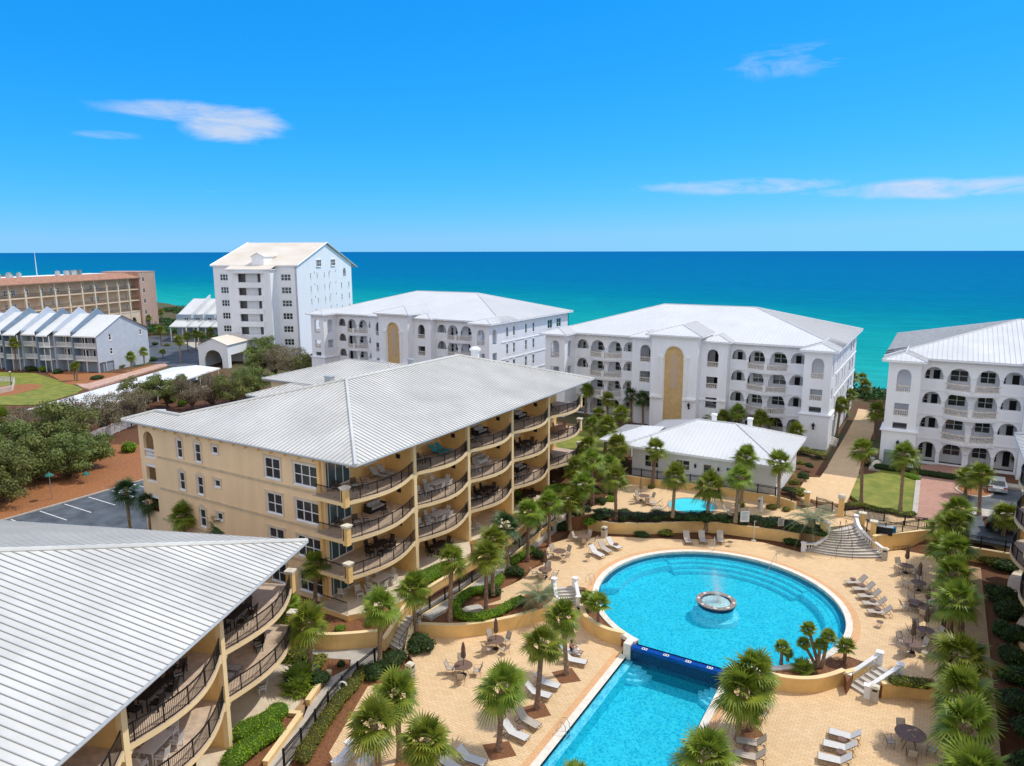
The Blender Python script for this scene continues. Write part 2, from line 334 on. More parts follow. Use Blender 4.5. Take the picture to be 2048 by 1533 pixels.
# walls with real openings -------------------------------------------------
def wall(mb,U0,U1,Z0,Z1,ops,v0,v1,m=0):
    """ops: (u0,u1,z0,z1,arch). Fills the wall between with prisms; arch=True rounds the head."""
    cuts=sorted(set([U0,U1]+[u for o in ops for u in o[:2] if U0<u<U1]))
    for a,b in zip(cuts,cuts[1:]):
        if b-a<1e-4: continue
        oo=sorted([o for o in ops if o[0]<=a+1e-5 and o[1]>=b-1e-5],key=lambda o:o[2])
        n=8 if any(o[4] for o in oo) else 1
        for k in range(n):
            x0=a+(b-a)*k/n; x1=a+(b-a)*(k+1)/n; zb=(Z0,Z0)
            for o in oo:
                if o[2]>min(zb): mb.xz([(x0,zb[0]),(x1,zb[1]),(x1,o[2]),(x0,o[2])],v0,v1,m)
                if o[4]:
                    r=(o[1]-o[0])/2; cx=(o[0]+o[1])/2; h=lambda x:o[3]-r+math.sqrt(max(0,r*r-(x-cx)**2)); zb=(h(x0),h(x1))
                else: zb=(o[3],o[3])
            if Z1>min(zb): mb.xz([(x0,zb[0]),(x1,zb[1]),(x1,Z1),(x0,Z1)],v0,v1,m)
WC={}
def window(parent,fr,u,v,z,w,h,nx=1,ny=2,arch=False,fm=None,gm=None,name='window',out=.05,ft=.07,sill=True):
    key=(round(w,2),round(h,2),nx,ny,arch,fm,gm,name,sill)
    if key not in WC:
        f=MB(); g=MB(); t=ft; d=.1
        if arch:
            r=w/2; zs=h-r; pts=[(-r,0),(r,0)]+[(r*math.cos(a),zs+r*math.sin(a)) for a in [pi*i/10 for i in range(11)]]
            for a,b in zip(pts,pts[1:]+pts[:1]):
                k=(w-2*t)/w; ia=(a[0]*k,t+a[1]*(h-2*t)/h); ib=(b[0]*k,t+b[1]*(h-2*t)/h)
                f.xz([a,b,ib,ia],-out,d)
            g.xz([(p[0]*.96,p[1]*.97+.02) for p in pts],.03,.06)
        else:
            f.box(-w/2,w/2,-out,d,0,t); f.box(-w/2,w/2,-out,d,h-t,h); f.box(-w/2,-w/2+t,-out,d,t,h-t); f.box(w/2-t,w/2,-out,d,t,h-t)
            g.box(-w/2+.02,w/2-.02,.03,.06,.02,h-.02)
        zt=h-t-(w/2-t if arch else 0)
        for i in range(1,nx): x=-w/2+w*i/nx; f.box(x-t*.45,x+t*.45,-out+.01,.02,t,h-t if not arch else h-t-.02)
        for i in range(1,ny): zz=(h if not arch else h-w/2+.02)*i/ny; f.box(-w/2+t,w/2-t,-out+.015,.025,zz-t*.35,zz+t*.35)
        if sill: f.box(-w/2-.08,w/2+.08,-out-.08,0,-.1,0)
        fo=f.build(name,fm or mWhite2); go=g.build('pane',gm or mGlass); WC[key]=(fo.data,go.data)
        bpy.data.objects.remove(fo); bpy.data.objects.remove(go)
    a,b=WC[key]; o=bpy.data.objects.new(name,a); C.objects.link(o); o.parent=parent; l=WL.get(parent.name,(0,0,0)); x,y=fr.p(u,v)
    o.location=(x-l[0],y-l[1],z-l[2]); o.rotation_euler=(0,0,fr.ang())
    p=bpy.data.objects.new('pane',b); C.objects.link(p); p.parent=o
    return o
def roofface(mb,pts,along,step=.5,ribw=.05,ribh=.06,mr=1,ribs=True,thick=None):
    """sloped face (3d polygon) with standing seams running up the slope, perpendicular to the plan direction `along`"""
    P=[Vector(p) for p in pts]; n=(P[1]-P[0]).cross(P[2]-P[0]); i=2
    while n.length<1e-6 and i+1<len(P): i+=1; n=(P[1]-P[0]).cross(P[i]-P[0])
    n.normalize()
    if n.z<0: n=-n
    mb.add([tuple(p) for p in P],[tuple(range(len(P)))],0)
    if not ribs: return
    a=Vector((along[0],along[1],0)).normalized(); ts=[p.dot(a) for p in P]; t=math.floor(min(ts)/step)*step+step
    s=Vector((-a.y,a.x,0)); 
    while t<max(ts)-.02:
        hits=[]
        for p,q in zip(P,P[1:]+P[:1]):
            tp,tq=p.dot(a)-t,q.dot(a)-t
            if (tp<0)!=(tq<0): hits.append(p.lerp(q,tp/(tp-tq)))
        hits.sort(key=lambda h:h.dot(s))
        for h0,h1 in zip(hits[::2],hits[1::2]):
            if (h1-h0).length>.15:
                x=a*(ribw/2); b=n*ribh
                mb.add([tuple(q) for q in (h0-x,h0+x,h1+x,h1-x,h0-x+b,h0+x+b,h1+x+b,h1-x+b)],[(4,5,6,7),(0,1,5,4),(1,2,6,5),(2,3,7,6),(3,0,4,7)],mr)
        t+=step
def ridge(mb,a,b,r=.13,m=2): mb.tube([(a[0],a[1],a[2]+.03),(b[0],b[1],b[2]+.03)],r,6,m)
# ================= THE SETTING =================
def inpoly(x,y,P):
    r=False; j=len(P)-1
    for i in range(len(P)):
        if (P[i][1]>y)!=(P[j][1]>y) and x<(P[j][0]-P[i][0])*(y-P[i][1])/(P[j][1]-P[i][1])+P[i][0]: r=not r
        j=i
    return r
def sst(a,b,x): t=max(0,min(1,(x-a)/(b-a))); return t*t*(3-2*t)
ZK=1.6
PC=(-14.0,57.3); PR=10.43
W1=smoothp(cs('A',[(1672,525),(1650,555),(1600,582),(1480,622),(1300,662),(1100,686),(870,681)],-1),4)
W2=smoothp(cs('L',[(945,250),(985,400),(1050,470),(1180,560),(1350,640),(1600,702)],-1),4)
W3=smoothp(cs('Fc',[(480,345),(560,371),(680,392),(800,395),(900,376),(985,345)],-1),4)
W4=smoothp(cs('Fc',[(1205,424),(1350,422),(1500,440),(1620,470)],-1),4)
W8=smoothp(cs('H',[(815,635),(900,655),(1030,668),(1200,660),(1395,642)],-1),4)
COAST=[(400,150),(60,150),(0,153),(-150,188),(-300,220),(-470,285),(-700,390),(-1500,760)]
def coastd(x,y):   # signed distance inland(-) / seaward(+), approx
    for a,b in zip(COAST,COAST[1:]):
        if b[0]<=x<=a[0]:
            yy=a[1]+(b[1]-a[1])*(x-a[0])/(b[0]-a[0]); return (y-yy)*.93
    return -50
LC=[(14,0),(14,52),(4,52.5),(3,55),(-8,55),(-9,50),(-10,48.5),(-18,49),(-20,53),(-24,54),(-31,52),(-36,45),(-38,38),(-50,34),(-75,30),(-75,0)]
def hgt(x,y):
    if math.hypot(x-PC[0],y-PC[1])<10.3 or (-19<x<-9.8 and y<49): return -3.2
    if inpoly(x,y,LC): return -1.35
    h=-.12
    if x>-37.5: h+= (ZK-.1)*sst(77.2,80,y)
    elif x>-80: h+= 1.5*sst(60,95,y)*sst(-80,-70,x)
    if y>98: h=max(h,1.55*sst(-130,-100,x)+.0)
    d=coastd(x,y)
    h+=1.2*sst(-22,-6,d)*(.6+noise.noise(Vector((x*.08,y*.08,0))))
    h-=12*sst(-3,26,d)
    return h
def terrain():
    xs=[-720+i*6 for i in range(60)]; xs=xs[:xs.index(-372)+1] if -372 in xs else xs
    xs=[-1400,-1100,-900]+[x for x in range(-720,-240,6)]+[x for x in range(-240,90,2)]+[100,140,200,300,400]; ys=[-60,-30]+[y for y in range(-10,170,2)]+[y for y in range(170,470,4)]
    v=[(x,y,hgt(x,y)) for y in ys for x in xs]; n=len(xs)
    f=[(j*n+i,j*n+i+1,(j+1)*n+i+1,(j+1)*n+i) for j in range(len(ys)-1) for i in range(n-1)]
    mb=MB(); mb.add(v,f,0)
    m=bpy.data.materials.new('ground_mix'); m.use_nodes=True; t=m.node_tree; b=t.nodes['Principled BSDF']; b.inputs['Roughness'].default_value=.95
    g=t.nodes.new('ShaderNodeNewGeometry'); s=t.nodes.new('ShaderNodeSeparateXYZ'); t.links.new(g.outputs[0],s.inputs[0])
    n1=t.nodes.new('ShaderNodeTexNoise'); n1.inputs['Scale'].default_value=.12; n1.inputs['Detail'].default_value=8; t.links.new(g.outputs[0],n1.inputs[0])
    n2=t.nodes.new('ShaderNodeTexNoise'); n2.inputs['Scale'].default_value=7; n2.inputs['Detail'].default_value=8; t.links.new(g.outputs[0],n2.inputs[0])
    def mixc(f,a,bb):
        x=t.nodes.new('ShaderNodeMix'); x.data_type='RGBA'; t.links.new(f,x.inputs[0])
        for i,k in ((6,a),(7,bb)):
            if isinstance(k,tuple): x.inputs[i].default_value=(*k,1)
            else: t.links.new(k,x.inputs[i])
        return x.outputs[2]
    mul=mixc(n2.outputs[0],(.05,.02,.008),(.20,.08,.03)); scr=mixc(n2.outputs[0],(.03,.05,.012),(.13,.12,.045)); snd=mixc(n1.outputs[0],(.50,.44,.34),(.72,.66,.55))
    far=math_('MULTIPLY',math_('SUBTRACT',s.outputs[1],96,nt_=t),.1,nt_=t,clamp=True)
    a=mixc(math_('MULTIPLY',far,math_('MULTIPLY',math_('SUBTRACT',n1.outputs[0],.38,nt_=t),6,nt_=t,clamp=True),nt_=t),mul,scr)
    bch=math_('MULTIPLY',math_('SUBTRACT',-1.2,s.outputs[2],nt_=t),1.2,nt_=t,clamp=True); bch=math_('MULTIPLY',bch,math_('GREATER_THAN',s.outputs[1],120,nt_=t),nt_=t)
    t.links.new(mixc(bch,a,snd),b.inputs['Base Color'])
    bp=t.nodes.new('ShaderNodeBump'); bp.inputs['Strength'].default_value=.8; bp.inputs['Distance'].default_value=.06; t.links.new(n2.outputs[0],bp.inputs['Height']); t.links.new(bp.outputs[0],b.inputs['Normal'])
    struct('ground',mb,m,smooth=True)
terrain()
# sea: one sheet to the horizon
def sea():
    mb=MB(); mb.add([(-40000,60,-8),(40000,60,-8),(40000,40000,-8),(-40000,40000,-8)],[(0,1,2,3)])
    m=bpy.data.materials.new('sea_water'); m.use_nodes=True; t=m.node_tree; t.nodes.clear(); N_=t.nodes.new; K=t.links.new
    o=N_('ShaderNodeOutputMaterial'); d=N_('ShaderNodeBsdfDiffuse'); gl=N_('ShaderNodeBsdfGlossy'); gl.inputs['Roughness'].default_value=.16; ms=N_('ShaderNodeMixShader')
    g=N_('ShaderNodeNewGeometry'); s=N_('ShaderNodeSeparateXYZ'); K(g.outputs[0],s.inputs[0])
    nn=N_('ShaderNodeTexNoise'); nn.inputs['Scale'].default_value=.006; nn.inputs['Detail'].default_value=7; nn.inputs['Roughness'].default_value=.6
    mpn=N_('ShaderNodeMapping'); mpn.inputs['Scale'].default_value=(.35,1,1); K(g.outputs[0],mpn.inputs[0]); K(mpn.outputs[0],nn.inputs[0])
    off=math_('ADD',math_('ADD',s.outputs[1],math_('MULTIPLY',math_('MAXIMUM',s.outputs[0],-420,nt_=t),.2,nt_=t),nt_=t),0,nt_=t)   # metres off shore (coast bends back to the west)
    off=math_('ADD',off,math_('MULTIPLY',math_('SUBTRACT',nn.outputs[0],.5,nt_=t),math_('MULTIPLY',off,.5,nt_=t),nt_=t),nt_=t)
    lg=math_('LOGARITHM',math_('MAXIMUM',off,20,nt_=t),10,nt_=t)
    mr=N_('ShaderNodeMapRange'); mr.inputs[1].default_value=2.05; mr.inputs[2].default_value=3.7; K(lg,mr.inputs[0])
    cr=N_('ShaderNodeValToRGB'); K(mr.outputs[0],cr.inputs[0]); e=cr.color_ramp.elements
    stops=[(0,(.34,.50,.40)),(.06,(.16,.44,.38)),(.14,(.03,.35,.33)),(.22,(.012,.34,.31)),(.30,(.005,.28,.28)),(.39,(.001,.19,.27)),(.50,(.001,.15,.29)),(1,(.001,.12,.30))]
    e[0].position,e[0].color=stops[0][0],(*stops[0][1],1); e[1].position,e[1].color=stops[-1][0],(*stops[-1][1],1)
    for p,cc in stops[1:-1]: q=e.new(p); q.color=(*cc,1)
    n3=N_('ShaderNodeTexNoise'); n3.inputs['Scale'].default_value=.14; n3.inputs['Detail'].default_value=10; n3.inputs['Roughness'].default_value=.68; K(mpn.outputs[0],n3.inputs[0])
    h=N_('ShaderNodeHueSaturation'); K(cr.outputs[0],h.inputs['Color']); K(math_('ADD',.55,math_('MULTIPLY',n3.outputs[0],.9,nt_=t),nt_=t),h.inputs['Value'])
    # whitecaps and surf lines
    n5=N_('ShaderNodeTexNoise'); n5.inputs['Scale'].default_value=.22; n5.inputs['Detail'].default_value=8; n5.inputs['Roughness'].default_value=.75; mp5=N_('ShaderNodeMapping'); mp5.inputs['Scale'].default_value=(.25,1.2,1); K(g.outputs[0],mp5.inputs[0]); K(mp5.outputs[0],n5.inputs[0])
    wc=math_('MULTIPLY',math_('SUBTRACT',n5.outputs[0],math_('ADD',.655,math_('MULTIPLY',mr.outputs[0],.12,nt_=t),nt_=t),nt_=t),9,nt_=t,clamp=True)
    mw=N_('ShaderNodeMix'); mw.data_type='RGBA'; K(wc,mw.inputs[0]); K(h.outputs[0],mw.inputs[6]); mw.inputs[7].default_value=(.55,.72,.72,1)
    K(mw.outputs[2],d.inputs[0]); gl.inputs[0].default_value=(.3,.7,1,1)
    bp=N_('ShaderNodeBump'); bp.inputs['Strength'].default_value=.9; bp.inputs['Distance'].default_value=1.2; K(n3.outputs[0],bp.inputs['Height']); K(bp.outputs[0],gl.inputs['Normal']); K(bp.outputs[0],d.inputs['Normal'])
    ms.inputs[0].default_value=.06; K(d.outputs[0],ms.inputs[1]); K(gl.outputs[0],ms.inputs[2]); K(ms.outputs[0],o.inputs[0])
    struct('sea',mb,m)
sea()
# ---- decks and paths ----
def sheet(name,poly,z,mat,thick=.3,holes=(),kind='structure'):
    mb=MB(); mb.prism(poly,z-thick,z,holes=holes); return struct(name,mb,mat,kind)
cosT=lambda a,r=PR:(PC[0]+r*math.cos(a),PC[1]+r*math.sin(a))
def sarc(a0,a1,r,n=12):
    d=(a1-a0+pi)%(2*pi)-pi; return [cosT(a0+d*i/n,r) for i in range(n+1)]
def pang(px,py,z=0): x,y=at(px,py,z); return math.atan2(y-PC[1],x-PC[0])
aL=pang(1180,1185); aR=pang(1656,1312)
while aR>aL: aR-=2*pi
ring=[cosT(aR+(aL-aR)*i/90) for i in range(91)]   # from right-bottom CCW over the far side to the left
WL5=cs('B',[(-60,900),(90,885),(250,912),(450,918),(620,915),(900,902),(1100,915),(1300,942),(1500,968),(1690,1000)],0)
W5=smoothp(WL5,4)
up=cs('A',[(1672,400),(1500,432),(1450,478),(1340,492),(1245,505),(1350,468),(1352,405),(1400,385),(1480,345),(1505,325),(1530,290),(1600,262),(1612,185),(1640,140),(1740,110),(1760,60),(1870,55)],0)
up+=cs('B',[(60,950),(240,943),(480,953),(780,965),(1160,962),(1400,988),(1560,1030),(1680,1062)],0)
up+=cs('B',[(1750,1040),(1900,900)],0)+[(-3.2,77.5)]
up+=cs('J',[(745,1140),(1405,1068),(1560,1088)],ZK+.1)+[(2.6,76.5),(2.6,70),(2.2,60),(2.6,52)]+cs('D',[(900,938)],0)
up+=cs('D',[(650,925),(690,915)],0)+cs('D',[(585,870),(520,835)],0)+cs('D',[(410,818),(330,790)],0)
sheet('pool_deck_upper',up+ring+cs('P',[(1172,1176),(1150,1172)],0),0,mPave,1.25)
# terracotta band around the pool coping
mb=MB(); mb.strip([cosT(aR+(aL-aR)*i/90,PR+.55) for i in range(91)],0,.55,-.05,.004); struct('deck_edge_band',mb,mPaveE)
lowl=[(-18.45,18),(-18.45,47.35)]+list(reversed(W2))[:-3]+cs('P',[(1152,1212),(1107,1214)],-1)+W1[1:]+cs('A',[(800,765),(850,850),(765,905),(690,950),(572,967)],-1)+cs('H',[(1030,1425),(960,1560)],-1)+[(-31,18)]
sheet('pool_deck_lower',lowl,-1,mPave,.3)
lowr=[(-10.4,18),(9,18),(9,40),(4,44)]+list(reversed(W4))+cs('D',[(450,975),(330,985)],-1)+list(reversed(W3))+[(-10.4,47.3)]
sheet('pool_deck_lower',lowr,-1,mPave,.3)
mb=MB(); mb.strip([(-18.95,18),(-18.95,47)],-.5,0,-1.05,-.996); mb.strip([(-9.9,18),(-9.9,46.8)],0,.5,-1.05,-.996); struct('deck_edge_band',mb,mPaveE)
KC=at(1384,1012,ZK); KR=(Vector(at(1424,1012,ZK))-Vector(at(1341,1012,ZK))).length/2+.12
kt=[p for p in smoothp(cs('B',[(-60,850),(90,842),(250,868),(450,880),(620,880),(900,862),(1100,872),(1300,895),(1500,915),(1690,940)],ZK),3)]
kth=[(KC[0]+(KR+.02)*math.cos(2*pi*i/40),KC[1]+(KR+.02)*math.sin(2*pi*i/40)) for i in range(40)]
ktp=cs('B',[(40,790),(330,740),(500,770),(830,765),(1100,785),(1500,840),(1640,860),(1830,880),(1900,872)],ZK)+cs('J',[(400,1000),(560,985),(640,1060),(740,1128),(1405,1056),(1560,1076),(1900,1100)],ZK)+[(8,83),(8,78.3)]+cs('G',[(1260,880),(1040,850),(600,770),(400,790)],ZK)+cs('B',[(1900,700),(1640,745),(1500,700),(1300,665),(1100,628),(860,598),(440,545),(390,560),(250,610),(200,700),(60,740)],ZK)
sheet('hot_tub_terrace',ktp,ZK,mPave,1.7,holes=[kth])
# planting beds (mulch) as raised sheets
bedback=cs('B',[(1690,900),(1640,862),(1500,842),(1100,787),(830,767),(500,772),(330,742),(40,792),(-60,800)],ZK)
mb=MB(); mb.prism(W5+bedback,-.2,lambda p: 1.0 if min(math.dist(p[:2],q) for q in W5)<.01 else ZK+.01); struct('planting_bed',mb,mMulch)
sheet('planting_bed',list(reversed(W1))+cs('A',[(1672,400),(1500,428),(1400,380),(1590,240),(1640,140),(1800,30),(1700,20),(1500,130),(1250,300),(1100,400),(900,560)],0),-.05,mMulch,1.3)
sheet('planting_bed',W2+sarc(pang(1266,1286),aL,PR-.05)+cs('P',[(1163,1182)],0),-.05,mMulch,1.3)
sheet('planting_bed',W3+cs('D',[(320,960),(410,820),(330,792),(180,790)],0)+sarc(aR,pang(1500,1352),PR-.05),-.06,mMulch,1.3)
sheet('planting_bed',W4+[(3.6,50),(3.4,49)]+cs('D',[(900,945),(650,927),(545,985)],0),-.06,mMulch,1.3)
sheet('planting_bed',W8+cs('H',[(1400,560),(1300,480),(1060,350),(800,330),(760,520)],-.2),-.2,mMulch,1.2)
sheet('planting_bed',cs('H',[(600,1560),(560,1560),(800,1160),(640,1160),(380,1330),(280,1560)],-.95),-.93,mMulch,.3)
sheet('planting_bed',cs('H',[(650,760),(760,680),(900,700),(1010,735),(1180,745),(1190,800),(1050,870),(940,1010),(870,1060),(700,1010),(740,900)],-.97),-.93,mMulch,.3)
sheet('planting_bed',cs('H',[(720,1560),(1190,925),(1420,745),(1560,700),(1600,720),(1560,880),(1320,935),(1030,1430),(1110,1560)],-.97),-.95,mMulch,.3)
# palms' square mulch wells
def well(pts): sheet('mulch_well',pts,-.985,mMulch,.1)
well(cs('E',[(695,495),(830,465),(895,555),(755,575)],-1)); well(cs('E',[(470,740),(640,700),(690,790),(560,818)],-1)); well(cs('E',[(222,990),(400,965),(455,1065),(275,1100)],-1))
well(cs('Fc',[(350,590),(450,570),(525,650),(450,672),(360,650)],-1)); well(cs('H',[(1580,1400),(1750,1400),(1850,1560),(1500,1560)],-1))
# concrete walks
sheet('concrete_walk',cs('H',[(560,1560),(840,1180),(885,1075),(940,1010),(1050,870),(1185,805),(1195,745),(1020,735),(900,700),(745,650),(790,640),(900,662),(1030,672),(1200,664),(1395,646),(1420,735),(1190,915),(705,1560)],-1),-.955,mConc,.3)
sheet('concrete_walk',[(-20,0)]+[],0,mConc) if False else None
sheet('brick_landing',cs('H',[(700,1010),(860,1050),(830,1175),(620,1150)],-.9),-.88,mPaveG,.3)
pw=smoothp(cs('P',[(845,1228),(940,1170),(1010,1120),(1070,1076),(1130,1026),(1170,985)],.3),5)
mb=MB(); mb.strip(pw,-.9,.9,[-.3]*len(pw),[.2+1.3*sst(.45,1,i/(len(pw)-1)) for i in range(len(pw))]); struct('concrete_walk',mb,mConc)
# main path to the beach, lawns, drives, parking
PZ=1.68
sheet('beach_path',cs('J',[(0,370),(110,215)],PZ)+cs('Q',[(45,960),(170,745),(220,650),(240,590),(270,585),(330,600),(345,700),(240,985)],PZ)+cs('J',[(515,330),(400,610),(330,740),(230,720),(0,690)],PZ)+cs('G',[(100,680),(60,700),(-40,640),(60,480)],PZ),PZ+.02,mPave,.3)
sheet('lawn',cs('J',[(515,330),(700,320),(860,250),(1150,290),(1320,440),(1270,740),(1250,880),(1080,840),(860,830),(640,780),(530,700),(400,610)],PZ),PZ+.05,mGrass,.3)
sheet('brick_drive',cs('J',[(1325,325),(1265,890),(1300,940),(1600,960),(1800,1000)],PZ)+[(4.2,81),(4.3,96)]+cs('Q',[(960,985),(840,950),(620,950)],PZ),PZ+.03,mPaveR,.3)
mb=MB(); mb.strip(cs('J',[(1318,325),(1258,900)],PZ),-.25,.25,PZ-.2,PZ+.12); struct('drive_kerb',mb,mConc)
sheet('parking_lot',[(4.4,78.5),(40,78.5),(40,98),(4.4,98)],PZ+.03,mAsph,.3)
sheet('concrete_walk',[(4.4,86.5),(30,86.5),(30,89),(4.4,89)],PZ+.036,mConc,.2)
sheet('concrete_walk',[(-6,99),(40,99),(40,100.6),(-6,100.6)],PZ+.05,mConc,.3)
isl=[at(1950,980,PZ)]; ic=at(1948,983,PZ); 
mb=MB(); mb.prism([(ic[0]+1.9*math.cos(a),ic[1]+2.4*math.sin(a)) for a in [2*pi*i/24 for i in range(24)]],PZ-.1,PZ+.14); struct('island_kerb',mb,mConc)
mb=MB(); mb.prism([(ic[0]+1.65*math.cos(a),ic[1]+2.1*math.sin(a)) for a in [2*pi*i/24 for i in range(24)]],PZ-.1,PZ+.16); struct('planting_bed',mb,mMulchR)
sheet('parking_lot',[(-86.3,28)]+[(-86.3,60),(-69,60),(-69,52),(-67,41),(-62,39.5),(-62,28)],.02,mAsph,.3)
for i,y in enumerate((30.2,33.4,36.6,39.6,42.3,45.1,47.9,50.7)):
    mb=MB(); mb.box(-86,-80.5,y-.06,y+.06,.0,.028); struct('parking_line',mb,mLine)
mb=MB(); mb.box(-86.5,-86.3,28,60,-.1,.16); struct('parking_kerb',mb,mConc)
sheet('mulch_slope',[(-86.52,24),(-86.52,64),(-96,66),(-112,58),(-106,20)],.05,mMulchR,.3)
sheet('lawn',cs('N',[(0,190),(300,200),(560,280),(720,330),(650,370),(420,440),(300,470),(0,470),(-300,500),(-300,180)],0),.03,mGrass,.3)
sheet('planting_bed',cs('N',[(-200,330),(130,300),(250,292),(370,300),(330,330),(120,385),(-200,420)],0),.06,mMulchR,.3)
sheet('planting_bed',cs('N',[(400,200),(650,180),(780,200),(980,200),(1380,110),(1430,140),(740,310),(560,290)],0),.06,mMulchR,.3)
sheet('brick_ramp',cs('N',[(650,300),(740,300),(1400,118),(1430,140),(760,345),(700,330)],0),.3,mBrick,.6)
sheet('access_road',cs('O',[(850,800),(990,830),(1160,830),(1170,740),(1000,650),(880,650),(860,700),(700,760)],.1),.12,mAsph,.3)
sheet('access_road',cs('O',[(870,655),(1010,655),(1280,640),(1280,720),(1170,745)],.1),.09,mConc,.3)
sheet('lawn',cs('I',[(1480,480),(1560,400),(1800,360),(1900,480),(1790,600),(1560,620)],1.5),1.5,mGrass,.6)
sheet('shaded_walk',[(3.9,20),(5.4,20),(5.4,76),(3.9,76)],-.02,mPaveG,1.6)
# ---- retaining walls: one thing each ----
def rwall(path,z0,z1,label,group=None,w=.3,mat=None,cap=True):
    t=thing('retaining_wall',label,'wall',(*path[len(path)//2],z0 if not isinstance(z0,list) else z0[0]),group=group)
    n=len(path); Z1=z1 if isinstance(z1,list) else [z1]*n
    mb=MB(); mb.strip(path,-w/2,w/2,z0,[z-.06 for z in Z1]); mb.build('wall_body',mat or mYel2,t)
    mb=MB(); mb.strip(path,-w/2-.04,w/2+.04,[z-.06 for z in Z1],Z1); mb.build('coping',mYelT,t); return t
rwall(W1,-1.1,.12,'curved yellow planter wall below the hedge loop beside the lower pool deck')
rwall(W2,-1.1,.12,'yellow planter wall left of the blue spillway wall, under two small palms')
rwall(W3,-1.1,.12,'curved yellow planter wall holding the bed of multi-trunk palms')
rwall(W4,-1.1,.1,'short yellow planter wall with orange shrubs right of the lower steps')
rwall(W8,-1.1,.35,'deep yellow curved planter wall between the two yellow buildings')
rwall(W5,-.1,1.12,'long curved yellow wall behind the round pool, below the hot tub terrace')
W6=smoothp(cs('B',[(380,535),(440,545),(620,570),(860,598),(1100,628),(1300,665),(1500,700),(1640,745)],ZK),3)
rwall(W6,ZK-.1,ZK+.85,'yellow terrace wall in front of the clubhouse')
rwall(cs('J',[(720,1150),(745,1138),(1405,1066),(1560,1086)],ZK+.1)+[(3.0,77.4)],-.1,ZK+.12,'straight yellow wall right of the fan steps, loungers at its foot')
rwall([(3.4,77.2),(9,77.4)],-.2,ZK-.2,'yellow wall at the far end of the shaded hedge garden')
lw=cs('A',[(660,690),(745,600),(830,500),(940,425),(1130,312),(1290,225),(1420,150),(1545,70)],0); lw=smoothp(lw,4)
rwall(lw,-1.1,[-.1+.75*sst(0,.22,i/len(lw))+.9*sst(.5,1,i/len(lw)) for i in range(len(lw))],'long low yellow wall stepping up beside the balcony building walk',w=.28)
lw2=smoothp(cs('A',[(790,755),(840,640),(872,600),(1000,520),(1130,440),(1290,330),(1440,240),(1560,150),(1700,50)],-.3),4)
rwall(lw2,-1.1,[-.95+1.2*sst(0,.1,i/len(lw2))+1.0*sst(.5,1,i/len(lw2)) for i in range(len(lw2))],'tan retaining wall under the black fence of the raised walk',w=.25)
rwall(cs('H',[(560,1533),(700,1340),(822,1170)],-.95),-1.05,-.6,'low yellow kerb wall beside the bright clipped hedge',w=.3)
rwall(cs('H',[(875,1080),(960,950),(1040,850)],-.95),-1.05,-.55,'low yellow kerb wall along the palmetto bed',w=.3)
rwall(cs('H',[(625,1160),(720,1158),(822,1165)],-.95),-1.05,-.62,'short yellow kerb wall at the head of the clipped hedge',w=.25)
# ---------------- pools ----------------
def water(name,dens=1.0,foam=None):
    m=bpy.data.materials.new(name); m.use_nodes=True; t=m.node_tree; t.nodes.clear(); N_=t.nodes.new; K=t.links.new
    o=N_('ShaderNodeOutputMaterial'); tr=N_('ShaderNodeBsdfTransparent'); gl=N_('ShaderNodeBsdfGlossy'); gl.inputs['Roughness'].default_value=.05; df=N_('ShaderNodeBsdfDiffuse')
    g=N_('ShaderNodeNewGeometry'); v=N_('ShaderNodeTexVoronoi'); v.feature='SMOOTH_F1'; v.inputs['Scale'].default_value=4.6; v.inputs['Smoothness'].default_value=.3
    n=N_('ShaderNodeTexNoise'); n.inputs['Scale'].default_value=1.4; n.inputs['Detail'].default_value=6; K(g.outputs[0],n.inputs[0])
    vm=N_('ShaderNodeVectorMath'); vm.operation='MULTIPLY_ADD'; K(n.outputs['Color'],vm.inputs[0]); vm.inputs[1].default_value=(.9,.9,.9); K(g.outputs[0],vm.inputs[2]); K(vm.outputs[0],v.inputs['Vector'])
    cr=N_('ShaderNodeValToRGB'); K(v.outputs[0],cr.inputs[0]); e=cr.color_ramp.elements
    e[0].position=.12; e[0].color=(.12,.60,.78,1); e[1].position=.55; e[1].color=(.84,1,1,1)  # bright web and dark cells painted into the tint imitate refracted sunlight
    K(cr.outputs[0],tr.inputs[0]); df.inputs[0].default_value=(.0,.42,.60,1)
    bp=N_('ShaderNodeBump'); bp.inputs['Strength'].default_value=.5; bp.inputs['Distance'].default_value=.06; n4=N_('ShaderNodeTexNoise'); n4.inputs['Scale'].default_value=4; n4.inputs['Detail'].default_value=4; n4.inputs['Distortion'].default_value=1; K(g.outputs[0],n4.inputs[0]); K(n4.outputs[0],bp.inputs['Height']); K(bp.outputs[0],gl.inputs['Normal'])
    m1=N_('ShaderNodeMixShader'); m1.inputs[0].default_value=.16; K(tr.outputs[0],m1.inputs[1]); K(df.outputs[0],m1.inputs[2])
    m2=N_('ShaderNodeMixShader'); m2.inputs[0].default_value=.03; K(m1.outputs[0],m2.inputs[1]); K(gl.outputs[0],m2.inputs[2]); K(m2.outputs[0],o.inputs[0])
    return m
mWater=water('pool_water')
def lim(a,r):
    s=math.sin(a)
    if s<0 and abs(math.cos(a))*9.88/-s<3.62: return r*(9.88/-s)/9.93
    return r
